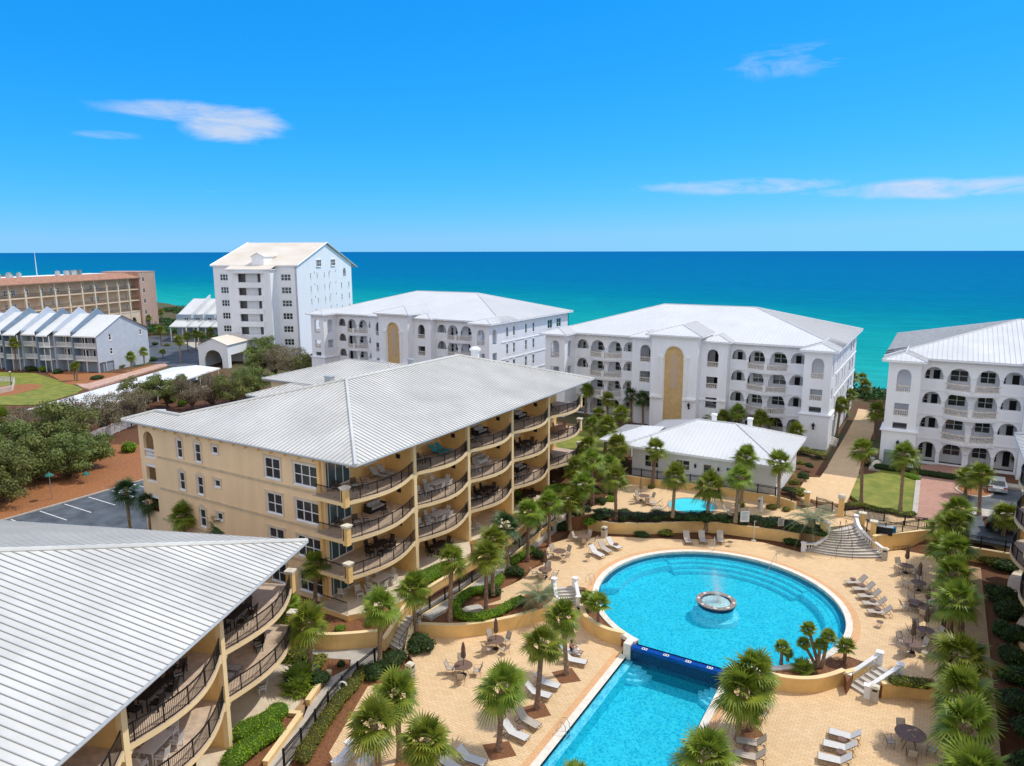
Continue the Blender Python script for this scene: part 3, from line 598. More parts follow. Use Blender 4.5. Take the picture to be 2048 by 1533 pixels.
def ringmesh(mb,profs,a0,a1,n,m=0,mats=None,tap=(0,0)):
    """profs: list of (r,z); swept around the pool centre between angles"""
    k=len(profs); vs=[]; fs=[]
    for i in range(n+1):
        a=a0+(a1-a0)*i/n
        kk=1.0
        if tap[0]: kk=min(kk,sst(0,tap[0],i/n))
        if tap[1]: kk=min(kk,sst(0,tap[1],1-i/n))
        for r,z in profs:
            if r>1: r=9.93-(9.93-r)*kk
            rr=lim(a,r); vs.append((PC[0]+rr*math.cos(a),PC[1]+rr*math.sin(a),z))
    for i in range(n):
        for j in range(k-1): mb.add([],[],0)
    base=len(mb.v); mb.v+=[mb.t(p) for p in vs]
    for i in range(n):
        for j in range(k-1): mb.f.append((base+i*k+j,base+(i+1)*k+j,base+(i+1)*k+j+1,base+i*k+j+1)); mb.m.append(mats[j] if mats else m)
pt=thing('swimming_pool','large round swimming pool with turquoise water and a pale coping','swimming pool',(PC[0],PC[1],0))
aS0=pang(1626,1170); aS1=pang(1335,1112); aB0=pang(1690,1268); aB1=pang(1200,1165)
aS1%=2*pi; aB1%=2*pi
aS0=(aS0+pi)%(2*pi)-pi; aB0=(aB0+pi)%(2*pi)-pi; print('ANG',aS0,aS1,aB0,aB1)
base=MB(); D_=-1.25
steps=[(9.93,.0),(9.93,-.3),(9.35,-.3),(9.35,-.5),(8.75,-.5),(8.75,-.7),(8.15,-.7),(8.15,-.95),(7.6,-.95),(7.6,D_),(0.01,D_)]
bench=[(9.93,.0),(9.93,-.3),(9.55,-.3),(9.55,-.62),(9.0,-.62),(8.99,-.66),(8.5,-.66),(8.5,D_),(0.01,D_)]
plain=[(9.93,.0),(9.93,-1.1),(9.6,D_),(0.01,D_)]
_rm=ringmesh
ringmesh(base,steps,aS0,aS1,50,mats=[2,2,1,0,1,0,1,0,1,0,0])
ringmesh(base,bench,aS1,aB1,40,mats=[2,2,1,0,0,0,1,0,0],tap=(0,.1)); ringmesh(base,bench,aB0,aS0,40,mats=[2,2,1,0,0,0,1,0,0],tap=(.1,0))
ringmesh(base,plain,aB1,aB0+2*pi,60,mats=[2,0,0])
for a_ in (aS0,aS1):
    base.add([(PC[0]+r*math.cos(a_),PC[1]+r*math.sin(a_),z) for r,z in steps[1:-1]+[(9.93,D_)]],[tuple(range(len(steps)-1))],1)
base.build('basin',[mPool,mPoolS,mNavy],pt)
mb=MB(); mb.add([(PC[0]+lim(a,9.93)*math.cos(a),PC[1]+lim(a,9.93)*math.sin(a),-.11) for a in [2*pi*i/120 for i in range(120)]],[tuple(range(120))]); mb.build('water',mWater,pt)
mb=MB(); a0=pang(1455,1345); a0=math.atan2(47.3-PC[1],-10.4-PC[0]); a1=math.atan2(47.3-PC[1],-17.6-PC[0])
while a1<a0: a1+=2*pi
mb.strip([cosT(a0+(a1-a0)*i/110,9.92) for i in range(111)],-.5,0,-.25,.045); mb.build('coping',mCope,pt)
t=thing('spillway_wall','dark blue tiled wall over which the round pool spills to the lower pool','wall',(-14,47.2,-1))
mb=MB(); mb.box(-17.65,-10.35,46.95,47.42,-.35,-.09); mb.build('top_tiles',mBlueT,t)
mb=MB(); mb.box(-17.65,-10.35,46.98,47.40,-2.4,-.35); mb.build('wall_face',mNavy,t)
for i,x in enumerate((-16.6,-14.95,-13.3,-11.75)):
    mb=MB(); mb.box(x-.2,x+.2,47.03,47.3,-.1,-.078); mb.box(x-.14,x-.04,47.09,47.24,-.08,-.072,1); mb.box(x+.04,x+.14,47.09,47.24,-.08,-.072,1); mb.build('depth_marker',[mSign,mBlk],t)
for sx in (-1,1):
    mb=MB(); x=-14+sx*3.9; mb.box(x-.28,x+.28,46.9,47.9,-1.2,.05); tag(mb.build('pool_wall_pier',mCope),'pale stone pier at the %s end of the blue spillway wall'%('left' if sx<0 else 'right'),'pier')
# fountain ring in the pool
FC=(-13.9,56.75)
t=thing('fountain','round raised spa ring bubbling in the middle of the round pool','fountain',(*FC,-.1))
mb=MB(); mb.lathe(FC[0],FC[1],[(1.5,-.16),(1.45,.06),(1.6,.08),(1.6,.2),(1.18,.2),(1.18,-.2),(0.01,-.2)],48); o=mb.build('ring',[mNavy],t)
mb=MB(); mb.lathe(FC[0],FC[1],[(2.0,-1.24),(1.9,-.9),(1.45,-.85),(1.45,-.17)],40); mb.build('pedestal',mPoolS,t,recalc=False)
mb=MB(); mb.strip([(FC[0]+1.22*math.cos(2*pi*i/48),FC[1]+1.22*math.sin(2*pi*i/48)) for i in range(48)],-.42,0,.18,.25,closed=True); mb.build('ring_cap',M('spa_cap',(.30,.24,.20),var=.3,scale=8),t)
for a in range(8):
    q=2*pi*a/8+.2; x,y=FC[0]+1.43*math.cos(q),FC[1]+1.43*math.sin(q)
    mb=MB(Fr((x,y),(-math.sin(q),math.cos(q)),(math.cos(q),math.sin(q)))); mb.box(-.14,.14,-.09,.09,.24,.265); mb.build('depth_marker',mSign,t)
mb=MB(); mb.lathe(FC[0],FC[1],[(1.19,.1),(.9,.12),(.4,.16),(0.01,.17)],32); mb.build('water',M('foam_water',(.42,.66,.66),rough=.3,var=.25,scale=7,bump=.8,bscale=18),t)
mSpray=bpy.data.materials.new('spray'); mSpray.use_nodes=True; q=mSpray.node_tree; q.nodes.clear(); a_=q.nodes.new('ShaderNodeBsdfTransparent'); b_=q.nodes.new('ShaderNodeBsdfDiffuse'); b_.inputs[0].default_value=(.9,.95,.95,1); c_=q.nodes.new('ShaderNodeMixShader'); c_.inputs[0].default_value=.5; o_=q.nodes.new('ShaderNodeOutputMaterial'); q.links.new(a_.outputs[0],c_.inputs[1]); q.links.new(b_.outputs[0],c_.inputs[2]); q.links.new(c_.outputs[0],o_.inputs[0])
rs=random.Random(3); mb=MB()
for i in range(9000):
    k=rs.random(); a=rs.uniform(0,2*pi); r=abs(rs.gauss(0,.55)) ; h=rs.random()**1.6
    x=FC[0]+.2+r*math.cos(a)*(.4+1.1*h)-.5*h; y=FC[1]+r*math.sin(a)*(.4+1.1*h)+.2*h; z=.2+2.6*h
    s=rs.uniform(.005,.014); mb.add([(x-s,y-s,z),(x+s,y-s,z),(x,y+s,z),(x,y,z+2*s)],[(0,1,3),(1,2,3),(2,0,3),(0,2,1)])
o=mb.build('spray',mSpray,t,recalc=False); o['kind']='stuff'
# lower rectangular pool
t=thing('swimming_pool','long rectangular lower swimming pool running towards the bottom edge','swimming pool',(-14.2,33,-1))
mb=MB(); x0,x1,y0,y1=-17.95,-10.9,18,46.98
mb.box(x0-.02,x0,y0,y1,-2.4,-1.0,2)
mb.add([(x0,y0,-1.28),(x0+.55,y0,-1.28),(x0+.55,y1,-1.28),(x0,y1,-1.28)],[(0,1,2,3)],1)
mb.add([(x0+.55,y0,-1.28),(x0+.55,y0,-2.3),(x0+.55,y1,-2.3),(x0+.55,y1,-1.28)],[(0,1,2,3)],0)
mb.add([(x0+.55,y0,-2.3),(x1,y0,-2.3),(x1,y1,-2.3),(x0+.55,y1,-2.3)],[(0,1,2,3)],0); mb.add([(x1,y0,-2.3),(x1,y1,-2.3),(x1,y1,-1),(x1,y0,-1)],[(0,1,2,3)],0)
for r,z in ((1.5,-1.95),(1.1,-1.7),(.7,-1.45)):
    for cx,sg in ((x0+.55,1),(x1,-1)):
        mb.prism([(cx,y1)]+[(cx+sg*r*math.cos(-pi/2*i/10),y1+r*math.sin(-pi/2*i/10)) for i in range(11)],-2.3,z,1)
mb.build('basin',[mPool,mPoolS,mNavy],t,recalc=False)
mb=MB(); mb.add([(x0,y0,-1.17),(x1,y0,-1.17),(x1,y1,-1.17),(x0,y1,-1.17)],[(0,1,2,3)]); mb.build('water',mWater,t)
mb=MB(); mb.box(x0-.5,x0,y0,y1+.1,-1.15,-.955); mb.box(x1,x1+.5,y0,y1,-1.15,-.955); mb.build('coping',mCope,t)
# hot tub
t=thing('hot_tub','small round hot tub pool on the raised terrace in front of the clubhouse','hot tub',(*KC,ZK))
mb=MB(); mb.lathe(KC[0],KC[1],[(KR,ZK),(KR,ZK-.4),(KR-.5,ZK-.4),(KR-.5,ZK-.9),(.01,ZK-.9)],40); mb.build('basin',mPool,t,recalc=False)
mb=MB(); mb.add([(KC[0]+KR*math.cos(2*pi*i/40),KC[1]+KR*math.sin(2*pi*i/40),ZK-.1) for i in range(40)],[tuple(range(40))]); mb.build('water',mWater,t)
mb=MB(); mb.strip([(KC[0]+KR*math.cos(2*pi*i/40),KC[1]+KR*math.sin(2*pi*i/40)) for i in range(40)],-.3,0,ZK-.2,ZK+.03,closed=True); mb.build('coping',M('tub_coping',(.42,.36,.30),var=.15,scale=3),t)
# ---------------- stairs and balustrades ----------------
def balustrade(path,label,h=.85,group=None,solid=False,sp=.27):
    t=thing('balustrade',label,'balustrade',path[0],group=group)
    pl=[(p[0],p[1]) for p in path]; z=[p[2] for p in path]
    mb=MB(); mb.strip(pl,-.15,.15,[a+h-.12 for a in z],[a+h for a in z]); mb.build('top_rail',mWhite2,t)
    mb=MB(); mb.strip(pl,-.12,.12,[a-.1 for a in z],[a+.1 for a in z] if not solid else [a+h-.1 for a in z]); mb.build('plinth',mWhite2,t)
    for p in (path[0],path[-1]):
        mb=MB(); mb.box(p[0]-.2,p[0]+.2,p[1]-.2,p[1]+.2,p[2]-.1,p[2]+h+.06); mb.box(p[0]-.25,p[0]+.25,p[1]-.25,p[1]+.25,p[2]+h+.06,p[2]+h+.12); mb.build('post',mWhite2,t)
    if not solid:
        mb=MB()
        for p in resamp(path,sp)[1:-1]:
            H=h-.22; z0=p[2]+.1; mb.lathe(p[0],p[1],[(.075,z0),(.05,z0+.06),(.085,z0+H*.3),(.04,z0+H*.7),(.075,z0+H)],6)
        mb.build('balusters',mWhite2,t)
    return t
def stairs(name,L0,R0,L1,R1,n,z0,z1,label,mat=None):
    """n treads from the bottom edge L0-R0 to the top edge L1-R1"""
    t=thing(name,label,'steps',((L0[0]+R0[0])/2,(L0[1]+R0[1])/2,z0)); mb=MB(); nos=MB(); dz=(z1-z0)/n
    lp=lambda a,b,k:(a[0]+(b[0]-a[0])*k,a[1]+(b[1]-a[1])*k)
    for i in range(n):
        k0=i/n; a,b,c_,d=lp(L0,L1,k0),lp(R0,R1,k0),R1,L1
        mb.prism([a,b,c_,d],z0-.2+(.004*i),z0+dz*(i+1)-.002*(n-i)); e,f_=lp(L0,L1,k0-.18/n*1.0),lp(R0,R1,k0-.18/n)
        nos.strip([a,b],0,.045,z0+dz*(i+1)-.06,z0+dz*(i+1)+.004)
    mb.build('treads',mat or mStep,t); nos.build('nosings',mWhite2,t); return t
# fan steps
Lf=smoothp([(*c('B',1700,1052,0),0.),(*c('B',1800,1042,.1),.05),(*c('B',1862,1000,.45),.5),(*c('B',1884,950,1.0),1.05),(*c('B',1880,905,ZK),ZK)],5)
Rf=smoothp([(*c('J',870,1445,0),0.),(*c('J',720,1330,.3),.3),(*c('J',600,1220,.8),.75),(*c('J',510,1110,1.2),1.2),(*c('J',478,990,ZK),ZK)],5)
t=thing('fan_steps','wide curved flight of steps fanning down to the round pool deck','steps',(-5.5,73,0)); n=11
def crv(P,k): q=k*(len(P)-1); i=min(int(q),len(P)-2); f=q-i; return tuple(P[i][d]*(1-f)+P[i+1][d]*f for d in range(3))
mb=MB(); nos=MB()
topL,topR=crv(Lf,1),crv(Rf,1)
for i in range(n):
    a=crv(Lf,i/n*.96); b=crv(Rf,i/n*.96); mid=((a[0]+b[0])/2,(a[1]+b[1])/2); dx,dy=b[0]-a[0],b[1]-a[1]; l=math.hypot(dx,dy); nx,ny=dy/l,-dx/l
    if nx*(topL[0]-a[0])+ny*(topL[1]-a[1])>0: nx,ny=-nx,-ny
    fr=[(a[0]+dx*j/12+nx*.10*l*math.sin(pi*j/12),a[1]+dy*j/12+ny*.10*l*math.sin(pi*j/12)) for j in range(13)]
    z=ZK*(i+1)/n
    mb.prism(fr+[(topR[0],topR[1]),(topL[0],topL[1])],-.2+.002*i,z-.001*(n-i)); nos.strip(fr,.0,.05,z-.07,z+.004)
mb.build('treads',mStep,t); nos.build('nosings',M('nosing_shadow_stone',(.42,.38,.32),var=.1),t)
balustrade(Lf,'white curved balustrade on the left of the fan steps',.8); balustrade(Rf,'white curved balustrade on the right of the fan steps, casting a lattice shadow',.85)
for k,(dx) in enumerate((.42,.62)):
    pts=[]
    for q in (0.02,.3,.6,.95):
        a,b=crv(Lf,q),crv(Rf,q); pts.append((a[0]+(b[0]-a[0])*dx,a[1]+(b[1]-a[1])*dx-(1-q)*.9,ZK*q+.9))
    t2=thing('handrail','thin dark handrail down the fan steps, the %s of two'%('left' if k==0 else 'right'),'handrail',pts[0]); mb=MB(); mb.tube([(pts[0][0],pts[0][1]-.3,.02)]+[(pts[0][0],pts[0][1]-.3,.88)]+pts,.022); 
    for p in pts[1:]: mb.tube([(p[0],p[1],p[2]-.9),p],.02)
    mb.build('rail',mBrz,t2)
l0,l1,r0,r1=c('D',318,985,-1),c('D',535,840,0),c('D',452,1068,-1),c('D',672,925,0)
stairs('garden_steps',l0,r0,l1,r1,6,-1,0,'short flight of pale steps between white balustrades at lower right')
rwall([(l0[0]-.2,l0[1]-.15),(l1[0]-.2,l1[1]-.1)],-1.1,.06,'short yellow cheek wall on the pool side of the short steps')
balustrade([(*l0,-1.),(*l1,0.)],'white sloping balustrade on the pool side of the short steps',.85); balustrade([(*r0,-1.),(*r1,0.)],'white sloping balustrade above the trash bin by the short steps',.85)
l0,l1,r0,r1=c('A',1677,515,-1),c('A',1662,395,0),c('A',1808,500,-1),c('A',1785,392,0)
stairs('garden_steps',l0,r0,l1,r1,6,-1,0,'short flight of steps between two plain white walls left of the round pool')
balustrade([(*l0,-1.),(*l1,0.)],'plain white stair wall behind the blue-green feather palm',.75,solid=True); balustrade([(*r0,-1.),(*r1,0.)],'plain white stair wall nearest the round pool',.75,solid=True)
l0,r0,l1,r1=c('A',668,715,-1),c('A',760,770,-1),c('A',815,555,.25),c('A',885,585,.25)
stairs('concrete_steps',l0,r0,l1,r1,8,-1,.25,'open concrete steps climbing beside the yellow balcony building')
for k,(a,b) in enumerate(((l0,l1),(r0,r1))):
    t2=thing('handrail','black handrail on the %s side of the concrete steps'%('left' if k==0 else 'right'),'handrail',(*a,-1)); mb=MB(); mb.tube([(*a,-1),(*a,-.05),(*b,1.2),(*b,.25)],.025); mb.tube([(*a,-.5),(*b,.75)],.015)
    for i in range(1,6): q=i/6; x,y=a[0]+(b[0]-a[0])*q,a[1]+(b[1]-a[1])*q; z=-1+1.25*q; mb.tube([(x,y,z),(x,y,z+.95)],.014,4)
    mb.build('rail',mBlk,t2)
stairs('garden_steps',c('Q',25,820,1.7),c('Q',100,835,1.7),c('Q',50,770,2.4),c('Q',115,790,2.4),5,1.7,2.4,'small flight of steps at the side door of the middle white building')
for k,x0 in enumerate((1210,1370)):
    a=at(430+ (0 if k==0 else 92)+250*0+0,1500); 
p1=at(700,1512,-1); p2=at(748,1512,-1)
for k,p in enumerate((p1,p2)):
    balustrade([(p[0],p[1],-1.),(p[0]+.5,p[1]-1.6,-1.)],'white balustrade end at the bottom edge, the %s of two'%('left' if k==0 else 'right'),.85)
# ---------------- fences ----------------
def fence(path,label,h=1.15,sp=.12,post=1.9,mat=None,th=.018,group=None):
    t=thing('metal_fence',label,'fence',path[0],group=group); mat=mat or mBlk
    mb=MB(); pl=[(p[0],p[1]) for p in path]; z=[p[2] for p in path]
    for zz in (.1,h-.15,h): mb.strip(pl,-.025,.025,[a+zz-.028 for a in z],[a+zz+.028 for a in z])
    mb.build('rails',mat,t)
    mb=MB(); 
    for p in resamp(path,sp): mb.box(p[0]-th*.7,p[0]+th*.7,p[1]-th*.7,p[1]+th*.7,p[2]+.08,p[2]+h)
    mb.build('pickets',mat,t)
    for p in resamp(path,post)[:60]: mb=MB(); mb.box(p[0]-.05,p[0]+.05,p[1]-.05,p[1]+.05,p[2]-.05,p[2]+h+.08); mb.build('post',mat,t)
    return t
fence([(*c('H',700,1545,-1),-1.),(*c('H',860,1350,-1),-1.),(*c('H',1040,1090,-1),-1.),(*c('H',1190,920,-1),-1.),(*c('H',1425,735,-1),-1.)],'black metal fence running diagonally along the concrete walk at lower left',1.2)
fp=[(p[0]+.0,p[1]-.0,0) for p in lw2[6:]]
fence([(p[0],p[1],.2+1.0*sst(.5,1,(i+6)/len(lw2))) for i,p in enumerate(lw2[6:])],'long black metal fence on the raised walk beside the yellow balcony building',1.1)
fence([(*p,1.12) for p in W5],'black metal fence curving along the front of the hot tub terrace',1.1)
fence([(p[0],p[1],ZK+.85) for p in W6],'black metal fence on the yellow wall in front of the clubhouse',1.0)
fence([(*c('J',160,840,ZK),ZK),(*c('J',60,800,ZK),ZK),(*c('J',-60,770,ZK),ZK)],'short black metal fence left of the round-topped yellow gate pier')
fence([(*c('J',330,885,ZK),ZK),(*c('J',560,940,ZK),ZK),(*c('J',860,960,ZK),ZK),(*c('J',1080,1010,ZK),ZK),(*c('J',1400,1060,ZK),ZK),(*c('J',1760,1110,ZK),ZK)],'black metal fence between the plaza and the lawn')
fence([(*c('J',620,1085,ZK),ZK),(*c('J',760,1130,ZK),ZK),(*c('J',1010,1120,ZK),ZK),(*c('J',1400,1062,ZK),ZK)],'black metal fence on the straight yellow wall above the loungers')
fence([(3.4,77.25,ZK-.2),(9,77.45,ZK-.2)],'black metal fence on the wall at the far end of the shaded garden')
def pier(x,y,z0,h,label,dome=False):
    t=thing('gate_pier',label,'pier',(x,y,z0)); mb=MB(); mb.box(x-.26,x+.26,y-.26,y+.26,z0-.1,z0+h); mb.build('shaft',mYel2,t); mb=MB()
    mb.box(x-.34,x+.34,y-.34,y+.34,z0+h,z0+h+.1)
    if dome: mb.lathe(x,y,[(.36,z0+h+.1),(.38,z0+h+.25),(.3,z0+h+.42),(.01,z0+h+.5)],12)
    else: mb.lathe(x,y,[(.42,z0+h+.1),(.01,z0+h+.22)],4)
    mb.build('cap',mCap,t)
pier(*c('J',272,885,ZK),ZK,1.95,'tall yellow gate pier with a rounded cap at the end of the beach path',True)
pier(*c('J',560,985,ZK),ZK,1.1,'yellow gate pier with pale cap at the top right of the fan steps')
pier(*c('J',705,1120,ZK),ZK-.3,1.55,'yellow gate pier with pale cap beside the plaza bench')
pier(*c('J',38,1150,ZK-.4),ZK-.5,1.6,'yellow pier with pale cap at the top left of the fan steps')
pier(*c('B',1725,700,ZK),ZK,1.3,'yellow gate pier with pale cap behind the feather palm')
# ================= BUILDINGS =================
def hiproof(t,fr,x0,x1,y0,y1,z,slope,mats,step=.6,ribs=True,ov=0,fascia=.22,name='roof',ridge_r=.12,inset=None):
    """hip roof over a rectangle in frame fr; eave at z"""
    mb=MB(fr); w=(y1-y0)/2 if (y1-y0)<=(x1-x0) else (x1-x0)/2; zr=z+w*slope
    if (y1-y0)<=(x1-x0): a=(x0+w,(y0+y1)/2,zr); b=(x1-w,(y0+y1)/2,zr)
    else: a=((x0+x1)/2,y0+w,zr); b=((x0+x1)/2,y1-w,zr)
    A,B_,C_,D_=(x0,y0,z),(x1,y0,z),(x1,y1,z),(x0,y1,z)
    if (y1-y0)<=(x1-x0): faces=[([A,B_,b,a],(1,0)),([B_,C_,b],(0,1)),([C_,D_,a,b],(1,0)),([D_,A,a],(0,1))]
    else: faces=[([A,B_,a],(1,0)),([B_,C_,b,a],(0,1)),([C_,D_,b],(1,0)),([D_,A,a,b],(0,1))]
    for f,al in faces: roofface(mb,f,al,step,ribs=ribs)
    mb.box(x0+.02,x1-.02,y0+.02,y1-.02,z-fascia,z-.01,3)
    for p,q in ((A,a),(B_,a if faces[0][0][2]==a and len(faces[0][0])==3 else b),(C_,b),(D_,a if (y1-y0)<=(x1-x0) else b),(a,b)): ridge(mb,p,q,ridge_r*.6)
    g=.12; 
    for (p,q) in ((A,B_),(B_,C_),(C_,D_),(D_,A)): mb.tube([(p[0],p[1],z-.02),(q[0],q[1],z-.02)],.07,5,3)
    return mb.build(name,mats,t,recalc=False)
ROOFM=[mRoof,mRib,mRoof,mGut]; ROOFW=[mRoofW,mRoofW,mRoofW,mWhite]
def beam_curve(u0,u1,bul,n=12): return [(u0+(u1-u0)*i/n,-bul*math.sin(pi*i/n)) for i in range(n+1)]
# ---- yellow balcony buildings (frame: u along the balcony front, v into the building) ----
def balcony_building(fr,label,nb,floors,zg,eave,roofpts,side=True,depth=24,dark_end=False,detail=True,pb=2.2):
    ox,oy=fr.p(0,0); t=thing('apartment_building',label,'building',(ox,oy,zg)); B=8.45; Lu=nb*B; F_=3.15
    levels=[zg+F_*i for i in range(floors)]
    # fins between bays
    for k in range(1,nb+ (0 if not dark_end else 1)):
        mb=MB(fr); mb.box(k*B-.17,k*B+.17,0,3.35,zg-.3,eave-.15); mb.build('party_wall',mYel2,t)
        mb=MB(fr); mb.box(k*B-.2,k*B+.2,-.03,.3,zg-.3,eave-.2)
        for z in levels[1:]:
            mb.xz([(k*B-.55,z-.33),(k*B+.55,z-.33),(k*B+.2,z-.62),(k*B-.2,z-.62)],-.0,.34)
        mb.build('front_pier',mYelT,t)
    # back wall with glass doors
    ops=[]; wins=[]
    for k in range(nb):
        u=k*B
        for z in levels:
            ops.append((u+.5,u+3.9,z+.02,z+2.35,False)); wins.append((u+2.2,z+.02,3.4,2.33,4,1))
            ops.append((u+5.6,u+7.1,z+.9,z+2.2,False)); wins.append((u+6.35,z+.9,1.5,1.3,2,1))
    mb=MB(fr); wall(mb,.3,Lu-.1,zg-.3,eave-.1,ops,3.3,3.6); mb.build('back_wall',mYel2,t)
    for (u,z,w,h,nx,ny) in wins: window(t,fr,u,3.4,z,w,h,nx,ny,gm=mGlassT if nx==4 else mGlass,name='glass_door' if nx==4 else 'window',sill=nx==2)
    # slabs, railings
    for li,z in enumerate(levels):
        for k in range(nb):
            u0,u1=k*B+(.0 if k==0 else .17),(k+1)*B-.17
            if k==0: u0=-.55
            if k==nb-1 and not dark_end: u1=Lu+.2
            cv=beam_curve(u0,u1,1.05 if li else pb,16)
            if li==0:
                mb=MB(fr); mb.prism([(u0-.1,-.1)]+[(a,b) for a,b in cv]+[(u1+.1,-.1),(u1+.1,3.4),(u0-.1,3.4)],z-1.3,z,0,1); mb.build('patio',[mYel2,mTrav],t); continue
            mb=MB(fr); mb.prism(cv+[(u1,3.4),(u0,3.4)],z-.30,z,0,1); mb.build('balcony_slab',[mYelT,mTile],t)
            if k==0 or (k==nb-1 and not dark_end):
                s=-.3 if k==0 else Lu+.0
                mb=MB(fr); mb.box(s-.24,s+.24,-.26,.22,z-.42,z+1.12); mb.build('corner_pier',mYel2 if k==0 else mYelT,t)
                mb=MB(fr); mb.box(s-.34,s+.34,-.36,.32,z+1.14,z+1.26); mb.box(s-.29,s+.29,-.31,.27,z+1.02,z+1.14); mb.build('pier_cap',mCap,t)
            g=resamp([(a,b+.1,z) for a,b in cv],.115); mb=MB(fr)
            c2=[(a,b+.1) for a,b in cv]
            mb.strip(c2,-.03,.03,z+.98,z+1.05); mb.strip(c2,-.02,.02,z+.07,z+.11)
            for p in g:
                bl=.05; mb.box(p[0]-.009,p[0]+.009,p[1]-.009,p[1]+.009,z+.08,z+1.0)
                mb.box(p[0]-.011,p[0]+.011,p[1]-bl,p[1]-.0,z+.3,z+.55) if False else None
            for p in g[::14]: mb.box(p[0]-.03,p[0]+.03,p[1]-.03,p[1]+.03,z,z+1.08)
            if k==0:
                mb.box(-.5,-.46,.2,3.0,z+.98,z+1.05)
                for i in range(24): mb.box(-.49,-.47,.25+i*.115,.27+i*.115,z+.08,z+1.0)
            mb.build('railing',mBlk,t)
        if li==0 and floors==4:
            mb=MB(fr); 
            for i in range(26): mb.box(-.52,-.50,.1+i*.115,.12+i*.115,z,z+1.05)
            mb.box(-.54,-.48,.1,3.1,z+1.03,z+1.08); mb.build('railing',mBlk,t)
    # soffit and header
    mb=MB(fr); mb.box(-.28,Lu+.25,-1.0,3.4,eave-.2,eave-.12); mb.build('soffit',mYel,t)
    for k in range(nb):
        mb=MB(fr); wall(mb,k*B+.2,(k+1)*B-.2,eave-.75,eave-.2,[(k*B+.2,(k+1)*B-.2,eave-1,eave-.52,False)],.02,.25); mb.build('header_beam',mYelT,t)
    # side wall (plane u=.55..) with windows
    sf=Fr(fr.p(.55,0),fr.v,fr.u)   # x along depth, y inward
    sops=[];sw=[]
    if side:
        for i,z in enumerate(levels):
            f=z-levels[-1]+0.0
            T=levels[-1]
            zz=z+.18
            sops+= [(3.75,6.5,zz,zz+1.85,False),(8.1,10.0,zz+.02,zz+1.85,False),(16.1,16.9,zz+1.15,zz+1.85,False),(18.55,19.4,zz+.0,zz+1.75,False),(21.25,22.05,zz,zz+1.75,False)]
            sw+= [(5.12,zz,2.75,1.85,3,2),(9.05,zz+.02,1.9,1.83,2,2),(16.5,zz+1.15,.8,.7,1,1),(18.97,zz,.85,1.75,1,2),(21.65,zz,.8,1.75,1,2)]
        T=levels[-1]
        sops.append((25.7,27.3,T+.9-3.15*.47,T+2.1,True)); sops.append((25.75,27.25,T-3.0,T-1.15,False)); sops.append((25.75,27.25,T-6.1,T-4.3,False))
    Ld=28.0 if side else depth
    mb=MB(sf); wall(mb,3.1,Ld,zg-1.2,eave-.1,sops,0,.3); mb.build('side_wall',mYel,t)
    for (u,z,w,h,nx,ny) in sw: window(t,sf,u,.05,z,w,h,nx,ny,ft=.085)
    if side:
        mSur=M('cream_surround',(.70,.58,.42),var=.05,scale=2)
        for (u,z,w,h,nx,ny) in sw:
            mb=MB(sf)
            if nx==1 and ny==2: mb.xz([(u-w/2-.2,z+h+.05),(u+w/2+.2,z+h+.05),(u+w/2+.12,z+h+.22),(u,z+h+.52),(u-w/2-.12,z+h+.22)],-.09,.02); mb.box(u-w/2-.2,u-w/2-.02,-.06,.02,z-.15,z+h+.05); mb.box(u+w/2+.02,u+w/2+.2,-.06,.02,z-.15,z+h+.05)
            else:
                mb.box(u-w/2-.2,u+w/2+.2,-.09,.02,z+h+.03,z+h+.2); mb.box(u-w/2-.17,u-w/2-.02,-.05,.02,z-.12,z+h+.03); mb.box(u+w/2+.02,u+w/2+.17,-.05,.02,z-.12,z+h+.03)
            mb.build('window_surround',mSur,t)
        mb=MB(sf)
        for z in levels[1:]: mb.box(3.1,25.2,-.07,.0,z-.35,z-.12)
        mb.box(27.4,28,-.07,0,zg,zg+.1); mb.build('belt_course',M('cream_band',(.62,.50,.33),var=.08,scale=2),t)
        mb=MB(sf)
        for i in range(15): mb.xz([(4+i*1.62,eave-.2),(4.14+i*1.62,eave-.2),(4.14+i*1.62,eave-.6),(4.07+i*1.62,eave-.7),(4+i*1.62,eave-.6)],-.35 if i%2 else -.3,.0)
        mb.build('brackets',mYelT,t)
        T=levels[-1]
        for z0 in (T-.58,T-3.75):
            mb=MB(sf); mb.box(25.7,27.3,.02,.28,z0,z0+.1); mb.box(25.7,27.3,.02,.28,z0+.75,z0+.87)
            for i in range(7): mb.lathe(25.85+i*.215,.14,[(.07,z0+.1),(.04,z0+.2),(.08,z0+.35),(.04,z0+.6),(.06,z0+.75)],6)
            mb.box(25.7,27.3,.04,.26,z0-.9,z0-.02); mb.build('stair_balustrade',mWhite2,t)
        mb=MB(sf); mb.box(25.2,27.8,3.6,3.9,zg,eave-.2); mb.build('stair_wall',mYel,t)
        mb=MB(sf); mb.box(25.2,25.4,.3,3.6,zg,eave-.2); mb.box(27.8,28,.3,3.6,zg,eave-.2); mb.build('stair_wall',mYel,t)
    else:
        for z in levels:
            window(t,sf,5.0,.0,z+.3,2.4,1.8,3,2); 
    # body behind
    mb=MB(fr); mb.box(1.0,Lu-.3,3.7,Ld-(3.6 if side else .3),zg-1.2,eave-.25); mb.build('building_core',mYel,t)
    mb=MB(fr); rf=roofpts
    for f,al in rf['faces']: roofface(mb,f,al,rf.get('step',.5),ribw=.035,ribh=.05)
    for a,b in rf['ridges']: ridge(mb,a,b,.16)
    for a,b in rf['eaves']: mb.tube([(a[0],a[1],a[2]-.07),(b[0],b[1],b[2]-.07)],.1,6,3)
    mb.build('roof',ROOFM,t,recalc=False)
    return t
ev=12.9
